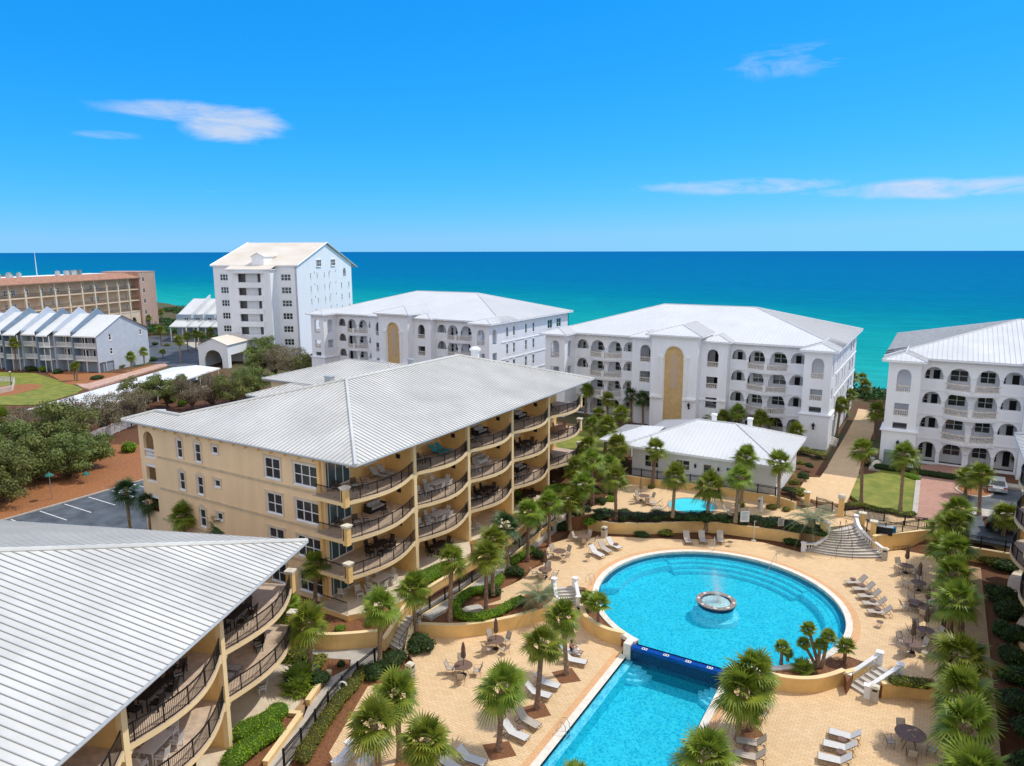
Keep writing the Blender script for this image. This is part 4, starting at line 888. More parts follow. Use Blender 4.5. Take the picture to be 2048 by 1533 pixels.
# main yellow building; frame: u=+Y from the balcony corner, v=-X
fY=Fr((-38.6,39.75),(0,1),(-1,0))
def W2Y(p): u,v=fY.loc(p[0],p[1]); return (u,v,p[2])
a=( -37.3,39.4,ev); b=(-49.6,51.6,16.6); c1=(-49.6,70.9,16.6); d=(-37.3,83.4,ev); e=(-64.6,83.4,ev); f=(-64.6,39.4,ev)
g=(-67.7,39.4,ev); h=(-65.5,41.6,13.6); i_=(-61.8,41.6,13.6); j=(-67.7,44,ev); k=(-64.6,44,ev)
X=[W2Y(p) for p in (a,b,c1,d,e,f,g,h,i_,j,k)]; a,b,c1,d,e,f,g,h,i_,j,k=X
rp=dict(step=.46,faces=[([g,a,b,i_,h],(0,1)),([a,d,c1,b],(1,0)),([d,e,c1],(0,1)),([k,i_,b,c1,e],(1,0)),([j,g,h],(1,0)),([k,j,h,i_],(0,1))],ridges=[(a,b),(b,c1),(c1,d),(c1,e),(b,i_),(i_,h),(h,g),(h,j)],eaves=[(g,a),(a,d),(d,e),(e,k),(k,j),(j,g)])
yb=balcony_building(fY,'four-storey yellow apartment building with curved balconies and a pale seamed metal roof, in the centre',5,4,.3,ev,rp)
# roof wings behind the ridge, and vents
def wing(t,x0,x1,y0,y1,z,sl,zb=0):
    mb=MB(); mb.box(x0+.8,x1-.8,y0+.8,y1-.8,zb,z-.1); mb.build('wing_wall',mYel,t); hiproof(t,ID,x0,x1,y0,y1,z,sl,ROOFM,step=.5,name='wing_roof')
wing(yb,-67.3,-50,53.8,61,ev,.3); wing(yb,-74.5,-52,62.2,78,ev,.26)
for (x,y,z,s) in ((-60.5,60.2,14.3,.5),(-53.4,66.5,16.0,.35)):
    mb=MB(); mb.box(x-s,x+s,y-s*.6,y+s*.6,z-1.2,z+.35); mb.box(x-s-.08,x+s+.08,y-s*.6-.08,y+s*.6+.08,z+.35,z+.45); mb.build('roof_vent',mGut,yb)
mb=MB(); mb.lathe(-51.6,77.5,[(.55,14.3),(.55,16.2),(.75,16.25),(.75,16.5),(.4,16.75),(.01,16.8)],14); mb.build('roof_fan',mWhite2,yb)
mb=MB(); mb.lathe(-49.6,66,[(.05,16.5),(.05,17.3)],6); mb.build('vent_pipe',mGut,yb)
# foreground yellow building; mirrored frame
pc=at(615,1082,8.9); pn=at(110,1533,8.9); pf=at(0,1033,8.9)
du=(pn[0]-pc[0],pn[1]-pc[1]); l=math.hypot(*du); du=(du[0]/l,du[1]/l); dv=(du[1],-du[0])
if dv[0]*(pf[0]-pc[0])+dv[1]*(pf[1]-pc[1])<0: dv=(-dv[0],-dv[1])
fo=Fr(pc,du,dv); o0=fo.p(.55,1.35); fF=Fr(o0,du,dv)
ez=8.9; Ls=-.9; E1=(-.55,-1.35,ez); E2=(48,-1.35,ez); E3=(48,30,ez); E4=(-.55,30,ez); w_=15.67
hp=at(0,1118,ez+12*.3); hl=fF.loc(*hp)
b=(-.55+w_,-1.35+w_,ez+w_*.30); c1=(48-w_,b[1],b[2])
rp=dict(step=.46,faces=[([E1,E2,c1,b],(1,0)),([E2,E3,c1],(0,1)),([E3,E4,b,c1],(1,0)),([E4,E1,b],(0,1))],ridges=[(E1,b),(b,c1),(b,E4),(c1,E2),(c1,E3)],eaves=[(E1,E2),(E2,E3),(E3,E4),(E4,E1)])
fgb=balcony_building(fF,'yellow apartment building with a large pale seamed roof filling the lower left corner',5,3,-.85,ez,rp,side=False,depth=29)
# right-hand yellow building (its balconies peek in at the right edge)
fR=Fr((8.1,75.9),(0,-1),(1,0)); E1=(-.4,-1.35,ev); E2=(44,-1.35,ev); E3=(44,26,ev); E4=(-.4,26,ev); w_=13.6
b=(-.4+w_,-1.35+w_,ev+w_*.3); c1=(44-w_,b[1],b[2])
rp=dict(step=.5,faces=[([E1,E2,c1,b],(1,0)),([E2,E3,c1],(0,1)),([E3,E4,b,c1],(1,0)),([E4,E1,b],(0,1))],ridges=[(E1,b),(b,c1)],eaves=[(E1,E2),(E4,E1)])
balcony_building(fR,'yellow balcony building at the right edge whose balcony corners just show',5,4,.3,ev,rp,side=False,depth=25,pb=.9)
# ---- white arcaded buildings ----
def arc_building(cx,fy,z0,label,number):
    """cx centre, fy plan y of the tower fronts, z0 ground; frame x right, y away"""
    fr=Fr((cx,fy),(1,0),(0,1)); t=thing('arcaded_building',label,'building',(cx,fy,z0)); e=z0+13.8; D=32
    FL=[z0+.1,z0+3.5,z0+6.7,z0+9.9]
    def bal(u0,u1,v,z,h=.82,nm='balustrade'):
        mb=MB(fr); mb.box(u0,u1,v-.1,v+.1,z,z+.12); mb.box(u0,u1,v-.13,v+.13,z+h-.12,z+h); n=int((u1-u0)/.26)
        for i in range(n): mb.lathe(u0+(i+.5)*(u1-u0)/n,v,[(.06,z+.12),(.04,z+.2),(.085,z+.35),(.04,z+.55),(.06,z+h-.12)],5)
        mb.build(nm,M('warm_white',(.74,.68,.60),var=.06),t)
    # main walls left and right, v=4
    for s in (-1,1):
        O=[]; mir=lambda a,b:(a,b) if s>0 else (-b,-a)
        arches=[(7.7,9.8),(10.15,12.55),(13.2,15.7),(16.15,18.25)]
        for k,z in enumerate(FL):
            for q,(a,b) in enumerate(arches):
                u0,u1=mir(a,b); low=z+1.2 if (q in (0,3) and k>0) else z+.05
                if k==0 and q in (1,2): low=z+.05
                O.append((u0,u1,low,z+2.75,True))
        u0,u1=mir(7.5,18.6); mb=MB(fr); wall(mb,u0,u1,z0-.3,e-.2,O,4,4.3); mb.build('arcade_wall',mWhite,t)
        # back wall, doors and windows
        O2=[];wn=[]
        for z in FL:
            for (uc,w,h,sl,kind) in ((8.4,.9,2.1,.05,'door'),(9.7,.7,1.6,.5,'window'),(11.3,1.7,1.5,.75,'window'),(14.4,2.0,1.5,.75,'window'),(16.9,.9,2.1,.05,'door'),(17.9,.6,1.6,.5,'window')):
                u=uc*s; wn.append((u,z+sl,w,h,kind))
        mb=MB(fr); wall(mb,u0,u1,z0-.2,e-.3,[(u-w/2,u+w/2,z,z+h,False) for u,z,w,h,k in wn],6.2,6.4); mb.build('gallery_wall',mWhite,t)
        for u,z,w,h,k in wn: window(t,fr,u,6.25,z,w,h,1 if w<1 else 2,2 if k=='window' else 1,name=k,sill=False,gm=mGlass if k=='window' else mDark,ft=.08)
        for k,z in enumerate(FL[1:]+[e-.35]):
            mb=MB(fr); mb.box(u0,u1,4.3,6.2,z-.25,z); mb.build('gallery_floor',mWhite,t)
            if k<3:
                a0,a1=mir(10.0,15.85); m_=(a0+a1)/2; mb=MB(fr); pts=[(a0+(a1-a0)*i/14,4-1.25*math.sin(pi*i/14)) for i in range(15)]
                mb.prism(pts+[(a1,4.0),(a0,4.0)],z-.35,z); mb.prism([(p[0],4-(4-p[1])*.92) for p in pts],z-.55,z-.35); mb.build('bowed_balcony',mWhite,t)
                mb=MB(fr); q=[(p[0],p[1]+.14) for p in pts]; mb.strip(q,-.12,.12,z,z+.12); mb.strip(q,-.15,.15,z+.72,z+.86)
                for p in resamp([(x,y,z) for x,y in q],.26): mb.lathe(p[0],p[1],[(.06,z+.12),(.04,z+.2),(.085,z+.38),(.04,z+.58),(.06,z+.72)],5)
                mb.build('balcony_balustrade',M('warm_white',(.74,.68,.60)),t)
                mb=MB(fr); mb.box(m_-.2,m_+.2,2.6,4.02,z-.0,z+.95) if False else mb.box(m_-.22,m_+.22,2.66,3.1,z,z+1.05); mb.build('balcony_post',mWhite2,t)
        mb=MB(fr)
        for z in FL[1:]: mb.box(u0,u1,3.92,4.0,z-.32,z-.15)
        mb.box(u0,u1,3.9,4.0,e-.75,e-.55)
        for a,b in zip(arches,arches[1:]):
            x=(a[1]+b[0])/2*s
            for z in FL: mb.box(x-.2,x+.2,3.88,4.0,z+1.55,z+1.67)
        for i in range(10): x=u0+.6+(u1-u0-1.2)*i/9; mb.box(x-.07,x+.07,3.6,4,e-.5,e-.25)
        mb.build('cornice',mWhite2,t)
        # ground floor hedge wall
        # corner tower
        a0,a1=mir(18.6,22.2)
        zb=z0+4.9; O=[((a0+a1)/2-.8,(a0+a1)/2+.8,FL[3]-.15,FL[3]+2.75,True),((a0+a1)/2-.8,(a0+a1)/2+.8,FL[2]-.05,FL[2]+1.6,False),((a0+a1)/2-.8,(a0+a1)/2+.8,FL[1]+1.9-.5,FL[1]+2.3,False)]
        O[2]=((a0+a1)/2-.8,(a0+a1)/2+.8,zb+.1,FL[2]-.9,False)
        mb=MB(fr); wall(mb,a0,a1,zb,e-.2,O,0,.35)
        mb.build('tower_wall',mWhite,t)
        sa=Fr(fr.p(a1 if s>0 else a0,0),(0,1),(-s,0)); sb=Fr(fr.p(a0 if s>0 else a1,0),(0,1),(s,0))
        Os=[(1.1,2.7,FL[3]-.1,FL[3]+2.7,True),(1.1,2.7,FL[2]-.05,FL[2]+1.6,False)]
        mb=MB(sb); wall(mb,.35,4.0,z0-.3,e-.2,Os,0,.3); mb.build('tower_side_wall',mWhite,t)
        mb=MB(fr); mb.box(a0-.15,a1+.15,-.15,3.9,z0-.3,zb-.25); mb.box(a0-.35,a1+.35,-.35,3.95,zb-.25,zb-.1); mb.box(a0-.25,a1+.25,-.25,3.9,zb-.1,zb); mb.build('tower_base',mWhite,t)
        mb=MB(fr); mb.box(a0+.3,a1-.3,.36,3.9,FL[2]-.3,FL[2]-.08); mb.box(a0+.3,a1-.3,.36,3.9,FL[3]-.3,FL[3]-.08); mb.box(a0+.3,a1-.3,3.5,3.7,zb,e-.3); mb.build('stair_landing',mWhite,t)
        for z in (FL[2]-.05,FL[3]-.15): bal((a0+a1)/2-.8,(a0+a1)/2+.8,.16,z,.85)
        # outer side wall with windows, s side
        L_=D; O=[(1.1,2.6,FL[3]-.1,FL[3]+2.7,True),(1.1,2.6,FL[2]-.05,FL[2]+1.6,False)]; wn=[]
        for z in FL:
            for vc in (6.3,8.8,13.4,16.4): wn.append((vc+0,z+.9,.75,1.85,1,2))
            for vc in (23.4,27.4): wn.append((vc,z+.95,2.1,1.8,2,2))
        mb=MB(sa); wall(mb,.35,L_,z0-.3,e-.2,O+[(u-w/2,u+w/2,z,z+h,False) for u,z,w,h,_,_ in wn],0,.3); mb.build('side_wall',mWhite,t)
        for u,z,w,h,nx,ny in wn: window(t,sa,u,.08,z,w,h,nx,ny,ft=.08)
        mb=MB(sa)
        for z in FL[1:]: mb.box(4.2,L_,-.09,0,z-.05,z+.12)
        for i in range(16): mb.box(1+i*1.95,1.15+i*1.95,-.4,0,e-.5,e-.22)
        for u,z,w,h,nx,ny in wn:
            if nx==1: mb.xz([(u-w/2-.18,z+h+.05),(u+w/2+.18,z+h+.05),(u+w/2+.1,z+h+.2),(u,z+h+.42),(u-w/2-.1,z+h+.2)],-.1,.0)
        mb.build('side_trim',mWhite2,t)
    # centre block and shoulders
    for s in (-1,1):
        a0,a1=(3.65,7.55) if s>0 else (-7.55,-3.65); uc=5.35*s; O=[(uc-.85,uc+.85,FL[3]+.0,FL[3]+2.75,True),(uc-.85,uc+.85,FL[2]-.1,FL[2]+1.75,False),(uc-.85,uc+.85,FL[1]+.1,FL[1]+1.75,False)]
        mb=MB(fr); wall(mb,a0,a1,z0-.3,e+.1,O,2,2.3); mb.build('shoulder_wall',mWhite,t)
        mb=MB(fr); mb.box(a1-.3 if s>0 else a0,a1 if s>0 else a0+.3,2.3,4.05,z0-.3,e+.1); mb.box(a0+.02,a1-.3,5.6,5.8,z0,e-.1) if s>0 else mb.box(a0+.3,a1-.02,5.6,5.8,z0,e-.1); mb.build('shoulder_side',mWhite,t)
        mb=MB(fr)
        for z in FL[1:]: mb.box(a0+.05,a1-.05,2.3,5.6,z-.3,z-.08)
        mb.build('landing',mWhite,t)
        for z in (FL[3]-.0,FL[2]-.1): bal(uc-.85,uc+.85,2.15,z,.85)
        mb=MB(fr); mb.box(uc-.6,uc+.6,5.55,5.6,FL[3]+.1,FL[3]+2.1); mb.box(uc-.6,uc+.6,5.55,5.6,FL[2]+.1,FL[2]+2.1); mb.box(uc-.6,uc+.6,5.55,5.6,FL[1]+.1,FL[1]+2.1); mb.build('door',mDark,t)
        mb=MB(fr); mb.box(a0-.1,a1+.1,1.8,2.0,z0+4.7,z0+4.95); mb.box(a0-.15,a1+.15,1.7,2.0,e-.15,e+.1); mb.build('shoulder_trim',mWhite2,t)
    mb=MB(fr); wall(mb,-3.65,3.65,z0-.3,e+.9,[(-1.5,1.5,z0-.3,z0+13.0,True)],0,.5); mb.box(-3.65,-3.3,.5,4,z0-.3,e+.9); mb.box(3.3,3.65,.5,4,z0-.3,e+.9); mb.build('centre_block',mWhite,t)
    mb=MB(fr); mb.xz([(-1.5,z0-.2),(1.5,z0-.2)]+[(1.5*math.cos(a),z0+11.5+1.5*math.sin(a)) for a in [pi*i/12 for i in range(13)]],.2,.3); o=mb.build('mosaic_niche',mMos,t)
    mb=MB(fr); mb.xz([(-.5,z0+6.5),(.5,z0+6.5),(.62,z0+8),(.5,z0+11.4),(.2,z0+11.9),(-.25,z0+11.9),(-.55,z0+11.3),(-.6,z0+8)],.16,.2); mb.build('mosaic_panel',mMosG,t)
    mb=MB(fr)
    for s in (-1,1):
        mb.box(s*1.95-.3,s*1.95+.3,-.22,0,z0+5.1,z0+11.0); mb.box(s*1.95-.42,s*1.95+.42,-.3,0,z0+11.0,z0+11.4); mb.box(s*2.6-1.05,s*2.6+1.05,-.35,0,z0+4.8,z0+5.1)
    for i in range(12):
        a,b=pi*i/12,pi*(i+1)/12; mb.xz([(1.5*math.cos(a),z0+11.5+1.5*math.sin(a)),(1.78*math.cos(a),z0+11.5+1.78*math.sin(a)),(1.78*math.cos(b),z0+11.5+1.78*math.sin(b)),(1.5*math.cos(b),z0+11.5+1.5*math.sin(b))],-.1,0)
    mb.box(-3.9,3.9,-.3,0,e+.55,e+.9); mb.box(-3.8,3.8,-.18,0,e+.3,e+.55); mb.build('centre_trim',mWhite2,t)
    for u in ([2.6] if number!=3 else [])+[20.4 if number!=3 else -20.4]:
        z=z0+(3.0 if abs(u)>10 else 3.9); mb=MB(fr); v=-.15 if abs(u)>10 else 0
        mb.lathe(u,v-.25,[(.03,z-.3),(.05,z-.2),(.22,z+.25),(.26,z+.3),(.03,z+.6),(.02,z+.7)],6); mb.box(u-.02,u+.02,v-.25,v,z-.25,z-.2); mb.box(u-.14,u+.14,v-.03,v,z-.4,z-.2); mb.build('wall_lantern',mBlk,t)
    # letter
    if number==3:
        cu=bpy.data.curves.new('letter','FONT'); cu.body='C'; cu.size=.8; cu.extrude=.02; o=bpy.data.objects.new('letter',cu); C.objects.link(o); me=bpy.data.meshes.new_from_object(o); bpy.data.objects.remove(o)
        o=bpy.data.objects.new('letter',me); C.objects.link(o); me.materials.append(mBlk); o.parent=t; x,y=fr.p(-20.7,-.18); o.location=(x-cx,y-fy,z0+1.75-z0); o.rotation_euler=(pi/2,0,0)
    # core and roofs
    mb=MB(fr); mb.box(-21.8,21.8,6.5,D-.3,z0-.3,e-.3); mb.box(-22.2,22.2,D-.3,D,z0-.3,e-.2); mb.build('building_core',mWhite,t)
    RM=[mRoofW if number!=3 else M('metal_roof_light',(.66,.68,.68),rough=.5,var=.06,scale=.25),M('seam_mid',(.58,.59,.59)) if number==3 else M('seam_white',(.62,.63,.64),var=.04),mRoofW,mWhite]
    y0,y1=3.1,D+.8; x1=23; zr=e+4.2; rx=7.8; ym=(y0+y1)/2
    mb=MB(fr); A,B_,C_,D2=(-x1,y0,e),(x1,y0,e),(x1,y1,e),(-x1,y1,e); a,b=(-rx,ym,zr),(rx,ym,zr)
    for f_,al in (([A,B_,b,a],(1,0)),([B_,C_,b],(0,1)),([C_,D2,a,b],(1,0)),([D2,A,a],(0,1))): roofface(mb,f_,al,.55,.04,.05)
    for p,q in ((A,a),(B_,b),(C_,b),(D2,a),(a,b)): ridge(mb,p,q,.09)
    mb.box(-x1+.02,x1-.02,y0+.02,y1-.02,e-.25,e-.02,3); mb.build('roof',RM,t,recalc=False)
    for s in (-1,1):   # tower hips
        q0,q1=(18.0,23.0) if s>0 else (-23.0,-18.0); m_=(q0+q1)/2
        mb=MB(fr); P0,P1=(q0,-.8,e),(q1,-.8,e); Rg=(m_,1.7,e+.72); Rb=(m_,9,e+.72)
        for f_,al in (([P0,P1,Rg],(1,0)),([P1,(q1,9,e),Rb,Rg],(0,1)),([(q0,9,e),P0,Rg,Rb],(0,1))): roofface(mb,f_,al,.55,.04,.05)
        ridge(mb,P0,Rg,.08); ridge(mb,P1,Rg,.08); ridge(mb,Rg,Rb,.08); mb.box(q0+.02,q1-.02,-.78,3.2,e-.25,e-.02,3); mb.build('tower_roof',RM,t,recalc=False)
        q0,q1=(3.2,8.1) if s>0 else (-8.1,-3.2); m_=(q0+q1)/2; h=.8; ee=e+.12
        mb=MB(fr); P0,P1=(q0,1.3,ee),(q1,1.3,ee); Rg=(m_,3.7,ee+h); Rb=(m_,10,ee+h)
        for f_,al in (([P0,P1,Rg],(1,0)),([P1,(q1,10,ee),Rb,Rg],(0,1)),([(q0,10,ee),P0,Rg,Rb],(0,1))): roofface(mb,f_,al,.55,.04,.05)
        mb.box(q0+.02,q1-.02,1.32,3.3,ee-.2,ee-.02,3); ridge(mb,P0,Rg,.08); ridge(mb,P1,Rg,.08); mb.build('shoulder_roof',RM,t,recalc=False)
    mb=MB(fr); ee=e+.92; P0,P1=(-4.4,-.7,ee),(4.4,-.7,ee); Rg=(0,3.7,ee+1.25); Rb=(0,13,ee+1.25)
    for f_,al in (([P0,P1,Rg],(1,0)),([P1,(4.4,13,ee),Rb,Rg],(0,1)),([(-4.4,13,ee),P0,Rg,Rb],(0,1))): roofface(mb,f_,al,.55,.04,.05)
    mb.box(-4.38,4.38,-.68,9,ee-.2,ee-.02,3); ridge(mb,P0,Rg,.09); ridge(mb,P1,Rg,.09); ridge(mb,Rg,Rb,.09); mb.build('centre_roof',RM,t,recalc=False)
    return t
arc_building(-34.2,106,1.7,'white arcaded building in the middle with a gold mosaic niche between its two halves',2)
arc_building(-91.3,108.4,2.4,'white arcaded building left of the middle, partly behind the yellow building roof',1)
arc_building(17.3,101.4,1.7,'white arcaded building at the right edge with the letter C under a wall lantern',3)
# ---- clubhouse ----
def clubhouse():
    z=ZK+.75; t=thing('clubhouse','low white clubhouse with a bright white hip roof behind the hot tub','building',(-23,81,z)); fr=Fr((-31,81.2),(1,0),(0,1)); e=z+3.3
    O=[(1.6,3.4,z+.7,z+2.2,False),(5.5,7.2,z+1.0,z+2.2,False),(8.7,9.9,z,z+2.2,False),(11.4,13.2,z+1.6,z+2.1,False)]
    mb=MB(fr); wall(mb,0,17,z-.8,e,O,0,.3); mb.box(0,.3,.3,13,z-.8,e); mb.box(16.7,17,.3,13,z-.8,e); mb.box(.3,16.7,12.7,13,z-.8,e); mb.build('walls',mWhite,t)
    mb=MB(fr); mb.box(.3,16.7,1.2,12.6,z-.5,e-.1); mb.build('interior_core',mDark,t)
    window(t,fr,2.5,.08,z+.7,1.8,1.5,2,2); window(t,fr,6.35,.08,z+1.0,1.7,1.2,2,2); window(t,fr,12.3,.08,z+1.6,1.8,.5,2,1); window(t,fr,9.3,.08,z,1.2,2.2,1,1,name='door',sill=False,ft=.16)
    for u in (7.9,10.6):
        mb=MB(fr); mb.lathe(u,-.18,[(.03,z+1.5),(.12,z+1.6),(.14,z+1.85),(.02,z+2.05)],6); mb.box(u-.02,u+.02,-.16,0,z+1.75,z+1.8); mb.build('wall_lantern',mBlk,t)
    mb=MB(fr); mb.box(-.2,17.2,-.2,0,e-.3,e); mb.build('cornice',mWhite2,t)
    mb=MB(fr); mb.box(-3.6,-3.2,1.0,1.4,z-.8,e); mb.box(-3.6,-3.2,8,8.4,z-.8,e); mb.box(-3.6,0,1,1.3,z+2.6,e); mb.build('porch_column',mWhite,t)
    RM=[mRoofW,M('seam_white',(.62,.63,.64)),mRoofW,mWhite]
    mb=MB(fr); A,B_,C_,D_=(-.9,-1,e),(17.9,-1,e),(17.9,14,e),(-.9,14,e); a,b=(6.2,6.5,e+2.5),(10.8,6.5,e+2.5)
    for f_,al in (([A,B_,b,a],(1,0)),([B_,C_,b],(0,1)),([C_,D_,a,b],(1,0)),([D_,A,a],(0,1))): roofface(mb,f_,al,.5,.04,.05)
    for p,q in ((A,a),(B_,b),(C_,b),(D_,a),(a,b)): ridge(mb,p,q,.09)
    mb.box(-.88,17.88,-.98,13.98,e-.25,e-.02,3); mb.build('roof',RM,t,recalc=False)
    mb=MB(fr); A,B_,C_,D_=(-4.6,.2,e-.05),(.5,.2,e-.05),(.5,9.2,e-.05),(-4.6,9.2,e-.05); a=(-.2,4.7,e+1.3); 
    for f_,al in (([A,(1,.2,e-.05),(2.5,4.7,e+1.5),a],(1,0)),([D_,A,a],(0,1)),([(1,9.2,e-.05),D_,a,(2.5,4.7,e+1.5)],(1,0))): roofface(mb,f_,al,.5,.04,.05)
    mb.box(-4.58,0,.22,9.18,e-.27,e-.07,3); mb.build('porch_roof',RM,t,recalc=False)
    for (u,v) in ((7.3,9.6),(11.8,9.5)):
        mb=MB(fr); mb.box(u-.25,u+.25,v-.25,v+.25,e+.8,e+2.5); mb.box(u-.33,u+.33,v-.33,v+.33,e+2.5,e+2.75); mb.build('roof_vent',mWhite2,t)
clubhouse()
# ---- white condominium tower ----
def condo():
    Cn=(-131.7,122.0); fr=Fr(Cn,(-.913,-.408),(-.408,.913)); zb=.5; t=thing('condominium_tower','tall white seven-storey condominium tower with a cream gabled roof','building',(*Cn,zb)); e=25.8
    FLs=[22.15,19.1,16.0,12.95,9.85,6.75]
    def seg(u0,u1,v,ops,zt,name='front_wall'):
        mb=MB(fr); wall(mb,u0,u1,zb-1,zt,ops,v,v+.4); mb.build(name,mWhite,t)
    w1=[(2.65,z,2.5,1.6,3,2) for z in FLs]; w2=[(18.1,z,2.1,1.6,3,2) for z in FLs]
    seg(0,5.2,0,[(u-w/2,u+w/2,z,z+h,False) for u,z,w,h,_,_ in w1],e-.1); seg(15.7,20.7,0,[(u-w/2,u+w/2,z,z+h,False) for u,z,w,h,_,_ in w2],e-.1)
    for u,z,w,h,nx,ny in w1+w2: window(t,fr,u,.1,z,w,h,nx,ny,ft=.12)
    bo=[(7.6,13.2,z-.25,z+1.75,False) for z in FLs[:5]]
    seg(5.2,15.7,-2.8,bo,e-.9,'bay_wall'); mb=MB(fr); mb.box(5.2,5.6,-2.4,0,zb-1,e-.9); mb.box(15.3,15.7,-2.4,0,zb-1,e-.9); mb.build('bay_side',mWhite,t)
    for z in FLs[:5]:
        mb=MB(fr); mb.box(7.2,13.6,-3.1,-2.8,z-1.5,z-.25); mb.build('balcony_parapet',mWhite,t)
        mb=MB(fr); mb.box(8.9,11.9,-1.6,-1.4,z-1.4,z+1.8); mb.box(7.2,13.6,-2.4,.3,z-1.6,z-1.45); mb.build('gallery_wall',mWhite,t)
        mb=MB(fr); mb.box(7.3,8.9,-1.2,-1.1,z-1.4,z+1.8); mb.box(11.9,13.5,-1.2,-1.1,z-1.4,z+1.8); mb.build('gallery_opening',M('grey_recess',(.20,.20,.21),var=.1),t)
    mb=MB(fr); mb.xz([(6.9,24.0),(14.3,24.0),(14.3,24.12),(6.9,24.12)],-3.9,-2.8); mb.build('awning',mRoofW,t)
    ss=Fr(Cn,fr.v,fr.u); wn=[(14.1,25.2,3.2,1.8,3,2,False),(24.3,25.2,3.2,1.8,3,2,False),(33.2,22.1,2.4,2.5,2,2,True)]
    for i,z in enumerate((22.3,19.1,15.95,12.8,9.7)):
        for u in (8.6,12.9,17.9,21.2): wn.append((u,z,.7,1.5,1,2,False))
        if i: wn+= [(30.4,z-.2,.9,1.7,1,2,False),(36.5,z-.2,.9,1.7,1,2,False)]
    mb=MB(ss); wall(mb,0,39,zb-1,e-.1,[(u-w/2,u+w/2,z,z+h,a) for u,z,w,h,_,_,a in wn if z+h<e-.1],0,.4); mb.build('side_wall',mWhite,t)
    mb=MB(ss); wall(mb,0,39,e-.1,e-.1,[],0,.4)
    gm=MB(ss); gm.xz([(0,e-.1),(39,e-.1),(19.5,31.0)],0.0,.4); gm.build('gable_wall',mWhite,t)
    for u,z,w,h,nx,ny,a in wn: window(t,ss,u,-.07 if z+h>e-.1 else .1,z,w,h,nx,ny,a,ft=.12,out=.1)
    mb=MB(ss); 
    for z in (23.6,20.6,17.5,14.3):
        for u in (11,21.8,26): mb.box(u-.06,u+.06,-.12,0,z,z+.5)
    mb.build('wall_vent',mGut,t)
    mb=MB(fr); mb.box(.4,20.3,.6,38.6,zb-1,e-.2); mb.build('building_core',mWhite,t)
    # roof: ridge parallel to the front, gables left and right
    rz=31.3; RM=[mRoofC,mRoofC,mRoofC,mWhite]; mb=MB(fr)
    roofface(mb,[(-.5,-.4,e),(21.2,-.4,e),(21.2,19.5,rz),(-.5,19.5,rz)],(1,0),ribs=False); roofface(mb,[(21.2,43,e-1.3),(-.5,43,e-1.3),(-.5,19.5,rz),(21.2,19.5,rz)],(1,0),ribs=False)
    roofface(mb,[(4.8,-3.3,e-.85),(16.1,-3.3,e-.85),(16.1,.2,e+.12),(4.8,.2,e+.12)],(1,0),ribs=False)
    mb.box(4.8,16.1,-3.3,0,e-1.05,e-.87,3); mb.box(-.5,21.2,-.4,.3,e-.25,e-.02,3)
    for s in (-.5,21.2): mb.tube([(s,-.4,e),(s,19.5,rz),(s,43,e-1.3)],.16,4,3)
    mb.build('roof',RM,t,recalc=False)
    mb=MB(fr); mb.box(7.9,10.9,.0,.3,e-.2,e+2.1); mb.xz([(7.9,e+2.1),(10.9,e+2.1),(9.4,e+2.9)],.0,.3); mb.box(7.9,8.1,.3,7,e-.2,e+2.05); mb.box(10.7,10.9,.3,7,e-.2,e+2.05); mb.build('dormer',mWhite,t)
    mb=MB(fr); roofface(mb,[(7.6,-.2,e+2.0),(9.4,-.2,e+2.95),(9.4,10.2,e+2.95),(7.6,7.5,e+2.0)],(0,1),ribs=False); roofface(mb,[(11.2,-.2,e+2.0),(9.4,-.2,e+2.95),(9.4,10.2,e+2.95),(11.2,7.5,e+2.0)],(0,1),ribs=False); mb.build('dormer_roof',[mRoofC],t,recalc=False)
    k=1.13; t.location=(Cn[0]*k,Cn[1]*k,HC-(HC-zb)*k); t.scale=(k,k,k)   # storeys are 3.5 m, a good 200 m away
condo()
# ---- gate house / portico in front of the tower ----
def portico():
    A=(-160.3,114.7); fr=Fr(A,(.913,.408),(-.408,.913)); W_=7.8; t=thing('entrance_portico','white arched entrance portico with a cream roof below the condominium tower','portico',(*A,.4)); z=.3; e=z+5.6
    mb=MB(fr); wall(mb,0,W_,z-.6,e,[(W_*.2,W_*.8,z-.6,z+4.3,True)],0,.5); mb.xz([(0,e),(W_,e),(W_/2,e+1.6)],0,.5); mb.build('front_arch',mWhite,t)
    sd_=Fr(fr.p(W_,0),fr.v,(-fr.u[0],-fr.u[1])); mb=MB(sd_); wall(mb,.5,12,z-.6,e,[(1.5,8.5,z-.6,z+3.6,True) if False else (1.6,8.8,z-.6,z+2.9,False)],0,.5); mb.build('side_arch',mWhite,t)
    mb=MB(fr); mb.box(0,.5,.5,12,z-.6,e); mb.box(0,W_,11.5,12,z-.6,e-.1); mb.build('rear_wall',mWhite,t)
    mb=MB(fr); roofface(mb,[(-.4,-.4,e),(W_/2,-.4,e+1.8),(W_/2,12.4,e+1.8),(-.4,12.4,e)],(0,1),ribs=False); roofface(mb,[(W_+.4,-.4,e),(W_/2,-.4,e+1.8),(W_/2,12.4,e+1.8),(W_+.4,12.4,e)],(0,1),ribs=False); mb.build('roof',[mRoofC],t,recalc=False)
portico()
